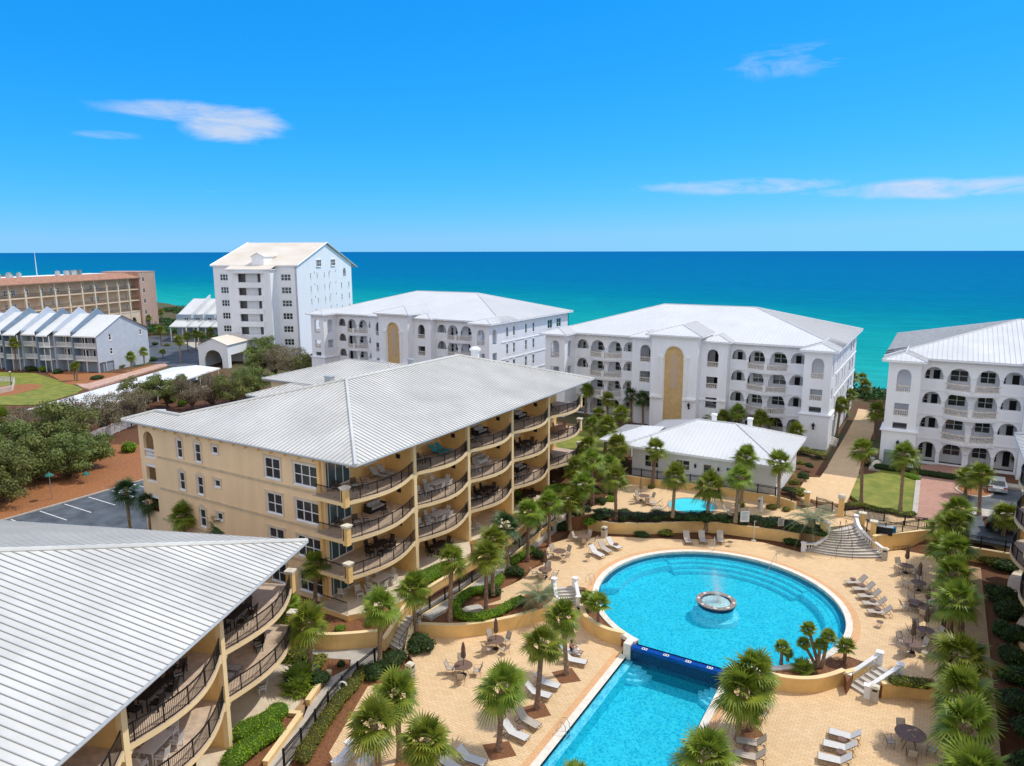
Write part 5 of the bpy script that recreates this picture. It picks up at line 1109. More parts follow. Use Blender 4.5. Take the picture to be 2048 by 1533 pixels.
# ---- blue-grey townhouses ----
def townhouses():
    T=(-174.75,97.5); fr=Fr(T,(-.947,-.32),(-.32,.947)); D=17.9
    us=[0,6.7,12.9,16.4,22.4,26.6,33,38,44]
    for k in range(8):
        u0,u1=us[k],us[k+1]; proj=(0,1.2,0,1.4,0,1.2,0,1.2)[k]*-1; v0=(0,1.1,-.6,1.0,-.4,1.0,-.4,.9)[k]; zb=0
        t=thing('townhouse','blue-grey townhouse, %s'%('at the near end of the row with the wide gable wall','second from the near end of the row','third from the near end of the row','fourth from the near end of the row','fifth from the near end of the row','sixth from the near end, behind the lone tall palm','seventh from the near end of the row','cut by the left edge of the picture')[k],'townhouse',(*fr.p(u0,0),0),group='row of blue-grey townhouses')
        e=9.0; rz=13.4+(.0 if k%2==0 else .1); vr=v0+8.6
        mb=MB(fr)
        if k==0:
            s2=Fr(T,fr.v,fr.u); mb2=MB(s2); ws=[(4.45,7.5,.95,1.6),(4.5,4.0,.95,1.7),(15.2,7.7,.9,1.4)]
            wall(mb2,0,D,2.4,e,[(u-w/2,u+w/2,z,z+h,False) for u,z,w,h in ws],0,.25); mb2.xz([(0,e),(D,e),(D/2,rz)],0,.25); mb2.box(5,D,0,.25,-.5,2.4); mb2.box(0,.3,0,.3,-.5,2.4); mb2.box(2.4,2.6,0,.2,-.5,2.4); mb2.build('gable_wall',mBlueG,t)
            for u,z,w,h in ws: window(t,s2,u,.05,z,w,h,1,2,ft=.13)
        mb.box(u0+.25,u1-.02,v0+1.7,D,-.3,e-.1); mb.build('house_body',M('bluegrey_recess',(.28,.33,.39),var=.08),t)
        if u1-u0>5:
            for z in (6.4,3.4):
                for uu in (u0+(u1-u0)*.28,u0+(u1-u0)*.7): window(t,fr,uu,v0+1.62,z,1.7,2.0,2,1,sill=False,ft=.1)
        mb=MB(fr)
        for z in (6.15,3.0): mb.box(u0+.05,u1-.05,v0,v0+1.7,z-.25,z)
        mb.build('balcony_floor',mWhite2,t)
        mb=MB(fr); 
        for z in (6.15,3.0):
            for uu in (u0+.1,(u0+u1)/2,u1-.15): mb.box(uu-.07,uu+.07,v0,v0+.14,z-3.1 if z<4 else z,z+2.6)
        mb.build('balcony_posts',mWhite2,t)
        for z in (6.15,3.0):
            mb=MB(fr); mb.box(u0+.1,u1-.1,v0,v0+.08,z+.95,z+1.05); mb.box(u0+.1,u1-.1,v0,v0+.08,z+.05,z+.12)
            for i in range(int((u1-u0)/.22)): mb.box(u0+.15+i*.22,u0+.25+i*.22,v0+.02,v0+.06,z+.1,z+1.0)
            mb.build('balcony_rail',mWhite2,t)
        mb=MB(fr); mb.box(u1-.25,u1+.1,v0-.35,v0+2,-.3,e+.8); mb.xz([],0,0) if False else None
        P=[(u1-.25,v0-.35,e-.05),(u1-.25,v0-.35,e+.9),(u1-.25,vr,rz+1.6),(u1-.25,vr,rz-.2)]
        mb.add(P+[(u1+.1,p[1],p[2]) for p in P]+[],[(0,1,2,3),(7,6,5,4),(0,4,5,1),(1,5,6,2),(2,6,7,3)])
        P=[(u1-.25,vr,rz-.2),(u1-.25,vr,rz+1.6),(u1-.25,vr+6,e+1.6),(u1-.25,vr+6,e)]
        mb.add(P+[(u1+.1,p[1],p[2]) for p in P],[(0,1,2,3),(7,6,5,4),(1,5,6,2),(2,6,7,3)])
        mb.build('party_fin',mBlueD if k%2==0 else mBlueG,t)
        mb=MB(fr); roofface(mb,[(u0-(.45 if k==0 else -.1),v0-.5,e-.1),(u1-.1,v0-.5,e-.1),(u1-.1,vr,rz),(u0-(.45 if k==0 else -.1),vr,rz)],(1,0),.7,.04,.04); roofface(mb,[(u0-(.45 if k==0 else -.1),D+.6,e),(u1-.1,D+.6,e),(u1-.1,vr,rz),(u0-(.45 if k==0 else -.1),vr,rz)],(1,0),.7,.04,.04)
        mb.box(u0-(.4 if k==0 else -.1),u1-.1,v0-.52,v0-.4,e-.35,e-.06,1); mb.build('roof',[mRoofW,mWhite2],t,recalc=False)
townhouses()
# ---- white-roofed beach cottages left of the tower ----
def cottages():
    for k in range(4):
        px=1000+k*68; A=c('O',px,590,5.2); 
        fr=Fr(A,(.947,.32),(-.32,.947)) ; t=thing('beach_cottage','small beach cottage with a steep white roof, %s of four beside the tower'%('leftmost','second','third','rightmost')[k],'cottage',(*A,1),group='white-roofed beach cottages')
        W_=6.4
        mb=MB(fr); mb.box(0,W_,3,20,0,8.6); mb.build('walls',M('cottage_blue',(.36,.46,.55),var=.1),t)
        mb=MB(fr); roofface(mb,[(0,-1,5.0),(W_,-1,5.0),(W_,5.2,8.0),(0,5.2,8.0)],(1,0),.7,.04,.04); mb.box(0,W_,-1,-.8,4.7,4.95); mb.build('porch_roof',[mRoofW,mRoofW],t,recalc=False)
        mb=MB(fr); roofface(mb,[(-.1,3,8.0),(W_*.72,3,8.0),(W_*.72,13,13.2),(-.1,13,13.2)],(1,0),.7,.04,.04); mb.box(W_*.72-.2,W_*.72,3,13,7,8); mb.xz([(W_*.1,8),(W_,8),(W_,13),(W_*.1,13)],13,13.3); P=[(2.4,7.4),(2.4,8.9),(13.3,14.6),(13.3,12.9)]; mb.add([(W_-.5,p[0],p[1]) for p in P]+[(W_-.15,p[0],p[1]) for p in P],[(0,1,2,3),(7,6,5,4),(0,4,5,1),(1,5,6,2),(2,6,7,3)]); mb.build('roof',[mRoofW,mRoofW],t,recalc=False)
        mb=MB(fr); mb.box(.2,.5,-.8,-.5,-.3,4.7); mb.box(W_-.5,W_-.2,-.8,-.5,-.3,4.7); mb.build('post',mWhite2,t)
        window(t,fr,W_*.6,2.92,6.0,1.6,1.6,2,2)
cottages()
# ---- beachfront hotel ----
def hotel():
    HR=(-252.,158.8); fr=Fr(HR,(.396,-.918),(-.918,-.396)); z0=1; t=thing('beach_hotel','long tan beachfront hotel with a terracotta roof and arcaded galleries at the far left','hotel',(*HR,z0)); F_=3.95; flo=[15.85,11.9,8.0]; L_=92; e=20
    mb=MB(fr); mb.box(1.5,L_,2.6,16,z0,e-.1); mb.build('main_wall',mHotelD,t)
    mb=MB(fr)
    for z in flo: mb.box(1.5,L_,-.1,2.6,z-.35,z)
    mb.box(1.5,L_,-.15,.2,e-.55,e-.1); mb.build('gallery_floor',mHotel,t)
    mb=MB(fr); wall(mb,1.5,L_,z0,7.6,[(4+i*5.85,7+i*5.85,z0,5.8,True) for i in range(14)],0,.5); mb.build('ground_arcade',mHotel,t)
    pu=[6.8+5.85*i for i in range(14)]
    for u in pu:
        mb=MB(fr); mb.box(u-.3,u+.3,-.2,.4,z0,flo[0]+1.5); mb.box(u-.4,u+.4,-.3,.5,flo[0]+1.5,flo[0]+1.8); mb.box(u-.16,u+.16,-.05,.28,flo[0]+1.8,e-.5); mb.build('column',M('hotel_cream',(.74,.64,.48),var=.05),t)
    wi=[]
    for z in flo:
        for i,u in enumerate(pu[:11]):
            for du_ in ((-3.6,) if i%3 else (-4.4,-1.6)): wi.append((u+du_,z+.6,1.5 if i%2 else 1.2,1.7))
    for (u,z,w,h) in wi[:72]: window(t,fr,u,2.55,z,w,h,2,2,sill=False,ft=.14,gm=mGlassT)
    mb=MB(fr)
    for z in flo:
        mb.box(1.6,L_,-.05,0,z+1.0,z+1.08)
        for i in range(int(L_/.5)): mb.box(1.7+i*.5,1.75+i*.5,-.04,0,z,z+1.05)
    mb.build('railing',mBrz,t)
    mb=MB(fr); roofface(mb,[(.8,-.9,e-.1),(L_,-.9,e-.1),(L_,3.4,e+1.7),(5,3.4,e+1.7)],(1,0),ribs=False); roofface(mb,[(.8,-.9,e-.1),(5,3.4,e+1.7),(.8,3.4,e+.4)],(0,1),ribs=False); mb.box(.8,L_,-.9,2.6,e-.35,e-.12); mb.build('tiled_roof',[mTerra],t,recalc=False)
    mb=MB(fr); mb.box(4,L_,3.4,17,e,e+1.45); mb.build('roof_deck',mWhite,t)
    mb=MB(fr); ws=[(-2.6+0,z) for z in (18.2,14.2,10.3,6.3)]; wall(mb,-8.0,1.4,z0,e+1.7,[(-1.6,-.3,z,z+1.8,False) for _,z in ws],-.6,-.1); mb.box(-8,-7.5,-.1,14,z0,e+1.7); mb.box(.9,1.4,-.1,14,z0,e+1.7); mb.box(-7.5,.9,13.5,14,z0,e+1.7); mb.box(-8.1,1.5,-.7,14.1,e+1.7,e+1.95); mb.build('stair_tower',mBrick,t)
    for _,z in ws: window(t,fr,-.95,-.5,z,1.3,1.8,1,1,ft=.2,fm=mHotel)
    mb=MB(fr); rr=random.Random(5)
    for i in range(20):
        u=(20 if i<9 else 47)+ (i%10)*1.15+rr.uniform(-.2,.2); v=6+rr.uniform(0,3); s=rr.uniform(.4,.6); 
        a=MB(fr); a.box(u-s,u+s,v-s,v+s,e+1.4,e+2.5+rr.random()*.5); a.lathe(u,v,[(s*.7,e+2.6),(s*.7,e+2.75+.3),(.01,e+3.0)],8); a.build('rooftop_unit',mGut if i%3 else mUtil,t)
    mb=MB(fr); mb.lathe(40,7,[(.12,e+1.4),(.1,e+6),(.03,e+9.5)],6); mb.build('antenna_mast',mWhite2,t); mb=MB(fr); mb.lathe(60.5,7,[(.1,e+1.4),(.06,e+5)],6); mb.build('antenna_mast',mWhite2,t)
hotel()
# ---- long white carport roof ----
def carport():
    n=(-121.4,65.5); wv=11.5; L_=45; fr=Fr(n,(-.43,.90),(-.90,-.43)); t=thing('carport','long low carport with a white ribbed roof running behind the oak trees','carport',(*n,0))
    mb=MB(fr); roofface(mb,[(-1,0,2.75),(L_,0,2.75),(L_,wv*.5,3.35),(-1,wv*.5,3.35)],(1,0),1.1,.04,.035); roofface(mb,[(-1,wv,2.75),(L_,wv,2.75),(L_,wv*.5,3.35),(-1,wv*.5,3.35)],(1,0),1.1,.04,.035); mb.box(-1,L_,0,.12,2.5,2.74); mb.build('roof',[M('carport_white',(.86,.87,.86),rough=.5,var=.04,scale=.3),M('carport_seam',(.74,.75,.75))],t,recalc=False)
    mb=MB(fr); mb.box(-1,L_,wv*.5-.1,wv*.5+.1,0,3.2); mb.build('divider_wall',mWhite,t)
    for i in range(12): mb=MB(fr); u=i*L_/11; mb.box(u-.08,u+.08,.5,.66,0,2.72); mb.build('post',mWhite2,t)
carport()
# ================= PLANTS =================
def leafmesh(fn,name,mats): mb=MB(); fn(mb); o=mb.build(name,mats,recalc=False); d=o.data; bpy.data.objects.remove(o); return d
def frond(mb,o,az,el,L_,rs,m=0,fan=.8,droop=.5,n=15):
    """one fan frond: petiole then pleated leaflets"""
    d=Vector((math.cos(az)*math.cos(el),math.sin(az)*math.cos(el),math.sin(el))); pl=L_*.45; p=Vector(o); q=p+d*pl; q.z-=droop*.10
    mb.tube([tuple(p),tuple((p+q)/2+Vector((0,0,.04))),tuple(q)],[.022,.017,.012],3,1,cap=False)
    side=Vector((-math.sin(az),math.cos(az),0)); up=d.cross(side)*-1
    tw=rs.uniform(-.5,.5); s2=side*math.cos(tw)+up*math.sin(tw); 
    for i in range(n):
        t=-1+2*i/(n-1); a=t*1.75; ll=L_*fan*(1-.28*abs(t))*rs.uniform(.85,1.08)
        v=(d*math.cos(a)+s2*math.sin(a)); v.normalize()
        w=v.cross(up); w.normalize(); w*=.052
        m1=q+v*ll*.55-Vector((0,0,.06*ll+droop*.08*ll)); tip=q+v*ll*rs.uniform(.9,1.0)-Vector((0,0,droop*(.34+.2*rs.random())*ll+(.12*abs(t))*ll))
        k=len(mb.v); mb.v+=[tuple(q-w*.4),tuple(q+w*.4),tuple(m1+w),tuple(m1-w),tuple(tip)]; mb.f+=[(k,k+1,k+2,k+3),(k+3,k+2,k+4)]; mb.m+=[m,m]
def palm_crown(seed,R_=1.75,n=30,dry=4):
    rs=random.Random(seed)
    def f(mb):
        for i in range(n):
            k=(i+.5)/n; el=R(86)-R(114)*k**.95+rs.uniform(-.22,.22); az=i*2.39996+rs.uniform(-.6,.6)
            frond(mb,(0,0,.15-.3*k),az,el,R_*rs.uniform(.72,1.12)*(1.0 if k>.2 else .9),rs,0,droop=.3+.8*k*rs.uniform(.6,1.3),n=19)
        for i in range(dry):
            frond(mb,(0,0,-.2),rs.uniform(0,6.28),R(-65)+rs.uniform(-.2,.2),R_*.75,rs,2,droop=.6,n=9)
    return f
def palm_trunk(seed,h,r0=.19):
    rs=random.Random(seed)
    def f(mb):
        n=14; path=[];rad=[]
        for i in range(n+1):
            k=i/n; path.append((0,0,h*k)); rad.append(r0*(1.3-.42*min(1,k*5)+(.10 if i%2 else 0)*.4) if k<.82 else r0*(1.05+.5*((k-.82)/.18)*(1-(k-.82)/.3)))
        mb.tube(path,rad,9)
        for i in range(26):
            a=rs.uniform(0,6.28); z=h*rs.uniform(.84,1.0); x,y=math.cos(a)*r0*1.0,math.sin(a)*r0*1.0
            mb.add([(x*1.0,y*1.0,z-.15),(x*1.9,y*1.9,z+.1),(x*1.0-y*.25,y*1.0+x*.25,z-.05)],[(0,1,2)])
    return f
PM=[mLeaf,M('petiole',(.30,.34,.09)),mDry]; PMD=[mLeafD,MATS['petiole'],mDry]
CROWN=[leafmesh(palm_crown(11+i,1.62,n=32+4*(i%3),dry=(7,3,8,2)[i%4]),'crown',PM) for i in range(5)]
CROWND=[leafmesh(palm_crown(31+i,n=24,dry=3),'crown',PMD) for i in range(3)]
TRUNK=[leafmesh(palm_trunk(5+i,1.0 if False else 5.0),'trunk',mTrunk) for i in range(3)]
PN=[0]
def palm(base,crown,z0,label,s=1.0,dark=False,group=None,w=1.0):
    bx,by=at(base[0],base[1],z0); zc=zat(crown[0],crown[1],bx,by); h=max(1.2,zc-z0+.1)
    return palm_w(bx,by,z0,h,label,s,dark,group,lean=(crown[0]-base[0])*0)
def palm_w(bx,by,z0,h,label,s=1.0,dark=False,group=None,lean=0,w=1.0):
    i=PN[0]; PN[0]+=1; rs=random.Random(i*7+1)
    t=thing('palm_tree',label,'palm tree',(bx,by,z0),group=group)
    o=bpy.data.objects.new('trunk',TRUNK[i%3]); C.objects.link(o); o.parent=t; o.scale=(w,w,h/5.0); lx,ly=rs.uniform(-.06,.06),rs.uniform(-.06,.06); o.rotation_euler=(lx,ly,rs.uniform(0,6))
    o.matrix_basis=Matrix.Rotation(lx,4,'X')@Matrix.Rotation(ly,4,'Y')@Matrix.Diagonal((w,w,h/5.0,1))
    c_=bpy.data.objects.new('crown',(CROWND if dark else CROWN)[i%(3 if dark else 5)]); C.objects.link(c_); c_.parent=t
    tip=Matrix.Rotation(lx,4,'X')@Matrix.Rotation(ly,4,'Y')@Vector((0,0,h-.05)); c_.location=tip; c_.rotation_euler=(0,0,rs.uniform(0,6.28)); c_.scale=(s,s,s*rs.uniform(.85,1.05)); return t
G1='palms around the lower pool deck'
PL=[ # base px, crown px, z, label, size
((998,1500),(994,1375),-1,'palm in a square mulch well nearest the bottom, left of the lower pool',1.05),
((1074,1418),(1071,1288),-1,'palm in a square mulch well, the middle one beside the lower pool edge',.98),
((1134,1349),(1137,1232),-1,'palm standing over the reading woman on the lounger',.88),
((762,1570),(757,1445),-1,'thick palm of the bottom clump, the left one of three',1.05),
((800,1520),(801,1388),-1,'rear palm of the three-palm clump near the bottom edge',1.0),
((848,1610),(844,1484),-1,'right-hand palm of the clump at the bottom edge',1.05),
((759,1338),(754,1216),-1,'bushy palm between the diagonal fence and the yellow planter wall',1.0),
((832,1279),(830,1176),-1,'palm at the foot of the open concrete steps',.95),
((900,1243),(900,1125),0,'palm left of the U-shaped bright hedge',.92),
((972,1230),(969,1112),0,'tall palm inside the U-shaped bright hedge',1.0),
((985,1190),(962,1082),.2,'palm crown just behind the tall palm of the hedge loop',.95),
((1017,1146),(1019,1052),0,'palm by the raised walk, left of the dark round shrub',.95),
((1055,1122),(1056,1025),0,'palm by the raised walk behind the second patio table',.95),
((1098,1092),(1094,1008),0,'palm by the raised walk, nearest the hot tub terrace',.95),
((624,1358),(625,1248),-.9,'palm in the shrub bed beside the foreground balconies',1.0),
((579,1307),(589,1205),-.9,'palm tight beside the foreground building corner pier',.85),
((630,1214),(628,1130),-.2,'palm against the side wall of the central yellow building',.9),
((263,1075),(251,985),0,'dark palm at the parking lot, left of a pair',.95),((302,1090),(300,1003),0,'dark palm at the parking lot beside the building corner',.95),
((375,1120),(352,1035),0,'sunlit palm just above the foreground roof edge',.95),((392,1100),(388,1018),0,'dark palm behind the sunlit one at the roof edge',.85),
((452,1130),(451,1048),0,'dark palm against the yellow wall, left of two by the roof edge',.95),((562,1150),(558,1057),0,'dark palm against the yellow wall, nearest the roof tip',.85),
((1304,974),(1308,900),ZK,'palm in front of the clubhouse window, left end of the hot tub terrace',1.0),
((1345,1035),(1347,953),ZK,'palm directly left of the hot tub',1.0),
((1411,1064),(1414,972),0,'palm right of the hot tub rising from the bed below the curved wall',1.15),
((1470,1045),(1472,955),ZK,'palm behind the curved wall near the white rules sign',1.0),
((1482,1005),(1483,914),ZK,'tall palm in a small bed before the clubhouse door',1.0),
((1557,1016),(1559,926),ZK,'palm at the right front corner of the clubhouse',1.08),
((1232,1040),(1240,957),ZK-.3,'palm at the left end of the hot tub terrace fence',1.0),
((1165,1059),(1166,970),0,'palm above the patio table beside the grey bin',1.05),
((1185,1010),(1197,922),1.2,'palm between the yellow building end and the hot tub terrace',1.0),
((1237,968),(1241,890),1.6,'palm just left of the clubhouse porch',1.0),
((1182,900),(1183,850),1.5,'palm on the small lawn beyond the yellow building, left',.95),
((1211,905),(1213,848),1.5,'palm on the small lawn beyond the yellow building, middle',.95),
((1241,885),(1241,826),1.6,'palm on the small lawn beyond the yellow building, right',.95),
((1189,800),(1188,757),1.6,'dark palm against the left wing of the middle white building, leftmost',.9),
((1170,830),(1166,780),1.6,'palm hiding the last balcony of the yellow building',.85),
((1214,850),(1213,801),1.6,'sunlit palm before the left arcade of the middle white building',.95),
((1224,825),(1223,771),1.6,'dark palm before the left arcade of the middle white building',.9),
((1262,845),(1261,791),1.6,'dark palm left of the gold mosaic niche',.9),((1286,850),(1286,798),1.6,'second dark palm left of the gold mosaic niche',.9),
((1307,846),(1309,803),1.6,'palm in front of the white shoulder left of the mosaic niche',.9),
((1350,850),(1349,810),1.6,'palm at the foot of the gold mosaic niche',.85),
((1378,858),(1378,820),1.6,'bushy palm right of the gold mosaic niche',.85),((1412,862),(1412,838),1.6,'low palm behind the clubhouse ridge',.7),
((1472,870),(1472,824),1.6,'palm left of three behind the clubhouse roof',.95),((1518,880),(1518,835),1.6,'palm with pale fronds, middle of three behind the clubhouse roof',.95),
((1560,864),(1566,820),1.6,'palm right of three behind the clubhouse roof',.95),
((1542,850),(1541,795),1.6,'dark palm before the right arcade of the middle building',.85),((1498,850),(1498,800),1.6,'dark palm half hidden in the right arcade',.8),
((1702,800),(1707,755),1.6,'palm at the far end of the beach path, left side',.95),
((1673,872),(1687,810),1.7,'palm beside the small steps of the middle white building',.95),
((1720,790),(1714,757),1.6,'palm nearest the sea at the end of the path',.85),
((1748,880),(1751,823),PZ,'palm in front of the right building tower',1.05),
((1818,882),(1827,838),PZ,'sunlit palm before the letter C building, left of the dark palms',.98),
((1862,914),(1873,834),PZ,'dark palm before the bowed balconies of the right building, left',.98),
((1942,924),(1950,845),PZ,'dark palm before the bowed balconies of the right building, right',.95),
((1722,1010),(1730,902),PZ,'tall palm at the left front corner of the small lawn',1.05),
((1800,1023),(1821,912),PZ,'tall palm at the right front corner of the small lawn',1.08),
((1930,992),(1925,954),PZ,'shorter palm on the round kerbed island',.95),
((1958,1031),(1960,948),PZ,'taller palm beside the round kerbed island',1.0),
((1999,1106),(1999,1026),-.1,'slender palm at the right beside the parked cars',1.0),
((2048,1100),(2042,1010),-.1,'palm crown clipped by the right edge beside the parked cars',.8),
((34,742),(24,687),0,'lone tall palm in front of the blue-grey townhouses',.95),((150,762),(144,735),0,'small twin palm on the mulch, left',.7),((155,763),(152,730),0,'small twin palm on the mulch, right',.6),
((263,745),(265,713),0,'palm at the corner of the townhouse gable',.9),((289,731),(292,704),0,'palm right of the townhouse gable',.9),
((323,692),(323,660),.2,'palm in the tower car park, left',1.0),((362,726),(359,681),.2,'palm before the tower car park, front',1.05),((376,703),(376,672),.2,'palm in the cluster before the tower, middle',1.0),((392,700),(390,668),.2,'palm in the cluster before the tower, rear',.95),((403,695),(403,672),.2,'palm beside the cottages and the tower base',1.0),((424,695),(424,665),.2,'palm at the left foot of the tower',1.0),
((325,650),(324,625),.5,'palm beside the hotel stair tower',1.1),((297,660),(298,636),.5,'palm below the hotel arcade, right',1.1),((262,655),(262,632),.5,'palm below the hotel arcade, left',1.1),
((665,740),(663,696),1.8,'dark palm before the left white building, leftmost',.95),((683,748),(683,708),1.8,'dark palm before the left white building, middle',.95),((709,748),(710,710),1.8,'dark palm before the left white building, rightmost',.95),
((1196,868),(1196,829),1.5,'palm in the thicket past the yellow building end, rear left',.95),((1209,905),(1209,862),1.5,'palm in the thicket past the yellow building end, centre',1.0),((1170,940),(1172,893),1.2,'palm close to the last balcony of the yellow building',1.0),((1150,985),(1152,935),.9,'palm below the last balcony of the yellow building',1.05),((1212,985),(1213,930),1.5,'palm in the thicket left of the hot tub terrace, front',1.0),((1228,930),(1228,880),1.6,'palm in the thicket left of the clubhouse porch',1.0),
((1140,1060),(1142,1000),.4,'palm rising behind the white storage box',1.0),((1080,1075),(1078,1020),.3,'palm by the raised walk among shrubs',.9),((1335,848),(1333,815),1.6,'small palm beneath the gold mosaic niche, left',.8),((1362,852),(1364,826),1.6,'small palm beneath the gold mosaic niche, right',.8),((1445,868),(1446,835),1.6,'palm between the two clubhouse roof vents',.85),((1590,905),(1592,862),1.8,'palm beside the clubhouse right eave',.9),((1536,872),(1540,838),1.6,'palm tucked behind the clubhouse ridge, right',.85),
((1694,835),(1697,790),1.7,'palm at the beach path beyond the small steps',.85),((1728,800),(1730,772),1.6,'palm at the far right of the beach path',.85),((1690,770),(1690,745),1.6,'palm by the seaward corner of the middle building',.8),((545,745),(545,712),.8,'palm among the oaks before the tower',1.0),((520,742),(520,712),.5,'palm beside the entrance portico',1.0),
((12,900),(18,835),0,'palm crown at the left edge among the oaks',1.2),((-20,960),(0,870),0,'palm fronds cut by the left edge',1.2),
]
for (b,cr_,z,lab,s) in PL: palm(b,cr_,z,lab,s,dark=('dark' in lab))
lab=['far','second','third','fourth','fifth','sixth','seventh','eighth','nearest']
ORD=['at the far end of the row','second from the far end','third from the far end','fourth from the far end','fifth from the far end','sixth from the far end','seventh from the far end','second nearest the camera','nearest the camera']
for i,(x,y) in enumerate(((2.9,76.5),(3.0,71.6),(3.1,66.6),(2.8,61.0),(3.15,55.2),(3.2,48.6),(3.2,43.6),(3.25,40.0),(3.3,37.0))):
    palm_w(x,y,0,5.0+.35*math.sin(i*2.1),'palm in the right-hand row, %s'%ORD[i],1.1*(1+.1*math.sin(i*4.1)),group='row of palms along the right side of the deck')
palm_w(2.2,73.8,0,4.3,'lower palm squeezed between the two farthest of the right-hand row',1.0); palm_w(2.3,69.0,0,4.0,'lower palm between the second and third of the right-hand row',1.0)
for (b,cr_,lab_,s) in (((1475,1480),(1465,1378),'palm with pale dead fronds right of the lower pool',1.12),((1500,1460),(1503,1345),'palm overhanging the right end of the blue spillway wall',1.08),((1405,1610),(1415,1508),'palm at the bottom edge in the corner of the lower pool',1.12)):
    palm(b,cr_,-1,lab_,s)
# small palms beside the pool
def small_palm(mb_seed,n=22,R_=.75):
    rs=random.Random(mb_seed)
    def f(mb):
        for i in range(n): k=i/n; frond(mb,(0,0,0),i*2.4,R(70)-R(95)*k,R_,rs,0,droop=.3,n=11)
    return f
SC=leafmesh(small_palm(3),'crown',[mLeaf,MATS['petiole'],mDry])
def spalm(base,h,z0,label,s=1,lean=(0,0)):
    bx,by=at(*base,z0); t=thing('small_palm',label,'small palm',(bx,by,z0)); mb=MB(); mb.tube([(0,0,0),(lean[0]*.5,lean[1]*.5,h*.5),(lean[0],lean[1],h)],[.14,.11,.12],8); mb.v=[(v[0]+bx,v[1]+by,v[2]+z0) for v in mb.v]; mb.build('trunk',mTrunk,t)
    c_=bpy.data.objects.new('crown',SC); C.objects.link(c_); c_.parent=t; c_.location=(lean[0],lean[1],h); c_.scale=(s,s,s); c_.rotation_euler=(0,0,h*9)
spalm(c_:=(1196,1227),1.9,0,'dark small palm at the left edge of the round pool',1.35) if False else spalm((1196,1246),1.7,0,'dark small palm at the left edge of the round pool',1.35)
spalm((1176,1220),1.0,0,'short yellow-green palm behind the small one left of the pool',1.0)
spalm((1638,1335),2.6,0,'tallest stem of the multi-trunk palm by the pool, leaning left',.85,(-.9,.2)); spalm((1643,1335),2.3,0,'right stem of the multi-trunk palm by the pool',.85,(.25,.3)); spalm((1636,1335),1.6,0,'middle stem of the multi-trunk palm by the pool',.75,(0,.2)); spalm((1632,1332),1.5,0,'low left stem of the multi-trunk palm by the pool',.75,(-.9,-.1))
spalm((1689,1322),1.15,0,'single small palm beside the top of the white balustrade',1.0); spalm((1562,1330),1.4,0,'small palm behind the lower pool palms, by the coping',.8); spalm((1575,1322),.6,0,'tiny palm by the pool coping, left of the multi-trunk palm',.6)
spalm((326,716),1.6,.2,'round dark sago palm in the tower car park',1.5); spalm((2028,942),1.5,PZ,'thin small palm behind the dark hedge at the right building',.8)
# feather palms
def feather(seed,n,R_):
    rs=random.Random(seed)
    def f(mb):
        for i in range(n):
            k=(i+.5)/n; el=R(80)-R(75)*k; az=i*2.4; d=Vector((math.cos(az),math.sin(az),0)); P=[]
            for j in range(11):
                t=j/10; r=R_*t*(math.cos(el)*.6+.5); z=R_*(math.sin(el)*t-.62*t*t*(.6+k)); P.append(d*r+Vector((0,0,z)))
            mb.tube([tuple(p) for p in P],[.02*(1-.7*j/10) for j in range(11)],3,1,cap=False)
            s=Vector((-d.y,d.x,0))
            for j in range(2,40):
                t=j/40; q=P[int(t*10)].lerp(P[min(10,int(t*10)+1)],t*10%1); ll=R_*.26*math.sin(pi*min(1,t*.9+.12))
                for sg in (-1,1):
                    v=s*sg+d*.6+Vector((0,0,.25-.5*rs.random())); v.normalize(); w=d*.018; tip=q+v*ll; kk=len(mb.v); mb.v+=[tuple(q-w),tuple(q+w),tuple(tip)]; mb.f.append((kk,kk+1,kk+2)); mb.m.append(0)
    return f
FM=leafmesh(feather(2,30,2.3),'crown',[mLeafB,MATS['petiole']])
for (b,z,h,lab_,s) in (((1078,1217),0,.9,'blue-green feather palm in the planter left of the garden steps',1.0),((1622,1062),ZK,1.1,'large feather palm at the top left of the fan steps',1.25)):
    bx,by=at(*b,z); t=thing('feather_palm',lab_,'feather palm',(bx,by,z)); mb=MB(); mb.lathe(bx,by,[(.3,z),(.34,z+h*.4),(.38,z+h*.8),(.3,z+h+.1)],10); mb.build('trunk',mTrunk,t); o=bpy.data.objects.new('crown',FM); C.objects.link(o); o.parent=t; o.location=(0,0,h); o.scale=(s,)*3
# ---- shrubs, hedges, trees ----
def leafblob(mb,rs,centers,n,ls,inner=True,m=0):
    """centers: (x,y,z,rx,ry,rz). leaf faces over lumpy ellipsoids"""
    A=[(c_[3]*c_[4])**.5*c_[5] for c_ in centers]; S=sum(A)
    for c_,a in zip(centers,A):
        for i in range(max(6,int(n*a/S))):
            v=Vector((rs.gauss(0,1),rs.gauss(0,1),rs.gauss(0,1))).normalized(); 
            if v.z<-.35: v.z*=-.5
            k=rs.uniform(.72,1.04)*(1+.14*noise.noise(v*2.2+Vector((c_[0],c_[1],0))))
            p=Vector((c_[0]+v.x*c_[3]*k,c_[1]+v.y*c_[4]*k,max(.02,c_[2]+v.z*c_[5]*k)))
            a1=Vector((rs.gauss(0,1),rs.gauss(0,1),rs.gauss(0,.7))).normalized(); nn=(v+a1*.7).normalized(); b1=nn.cross(a1).normalized(); a1=b1.cross(nn); s=ls*rs.uniform(.6,1.3)
            k0=len(mb.v); mb.v+=[tuple(p-a1*s),tuple(p+b1*s*.55),tuple(p+a1*s),tuple(p-b1*s*.55)]; mb.f.append((k0,k0+1,k0+2,k0+3)); mb.m.append(m)
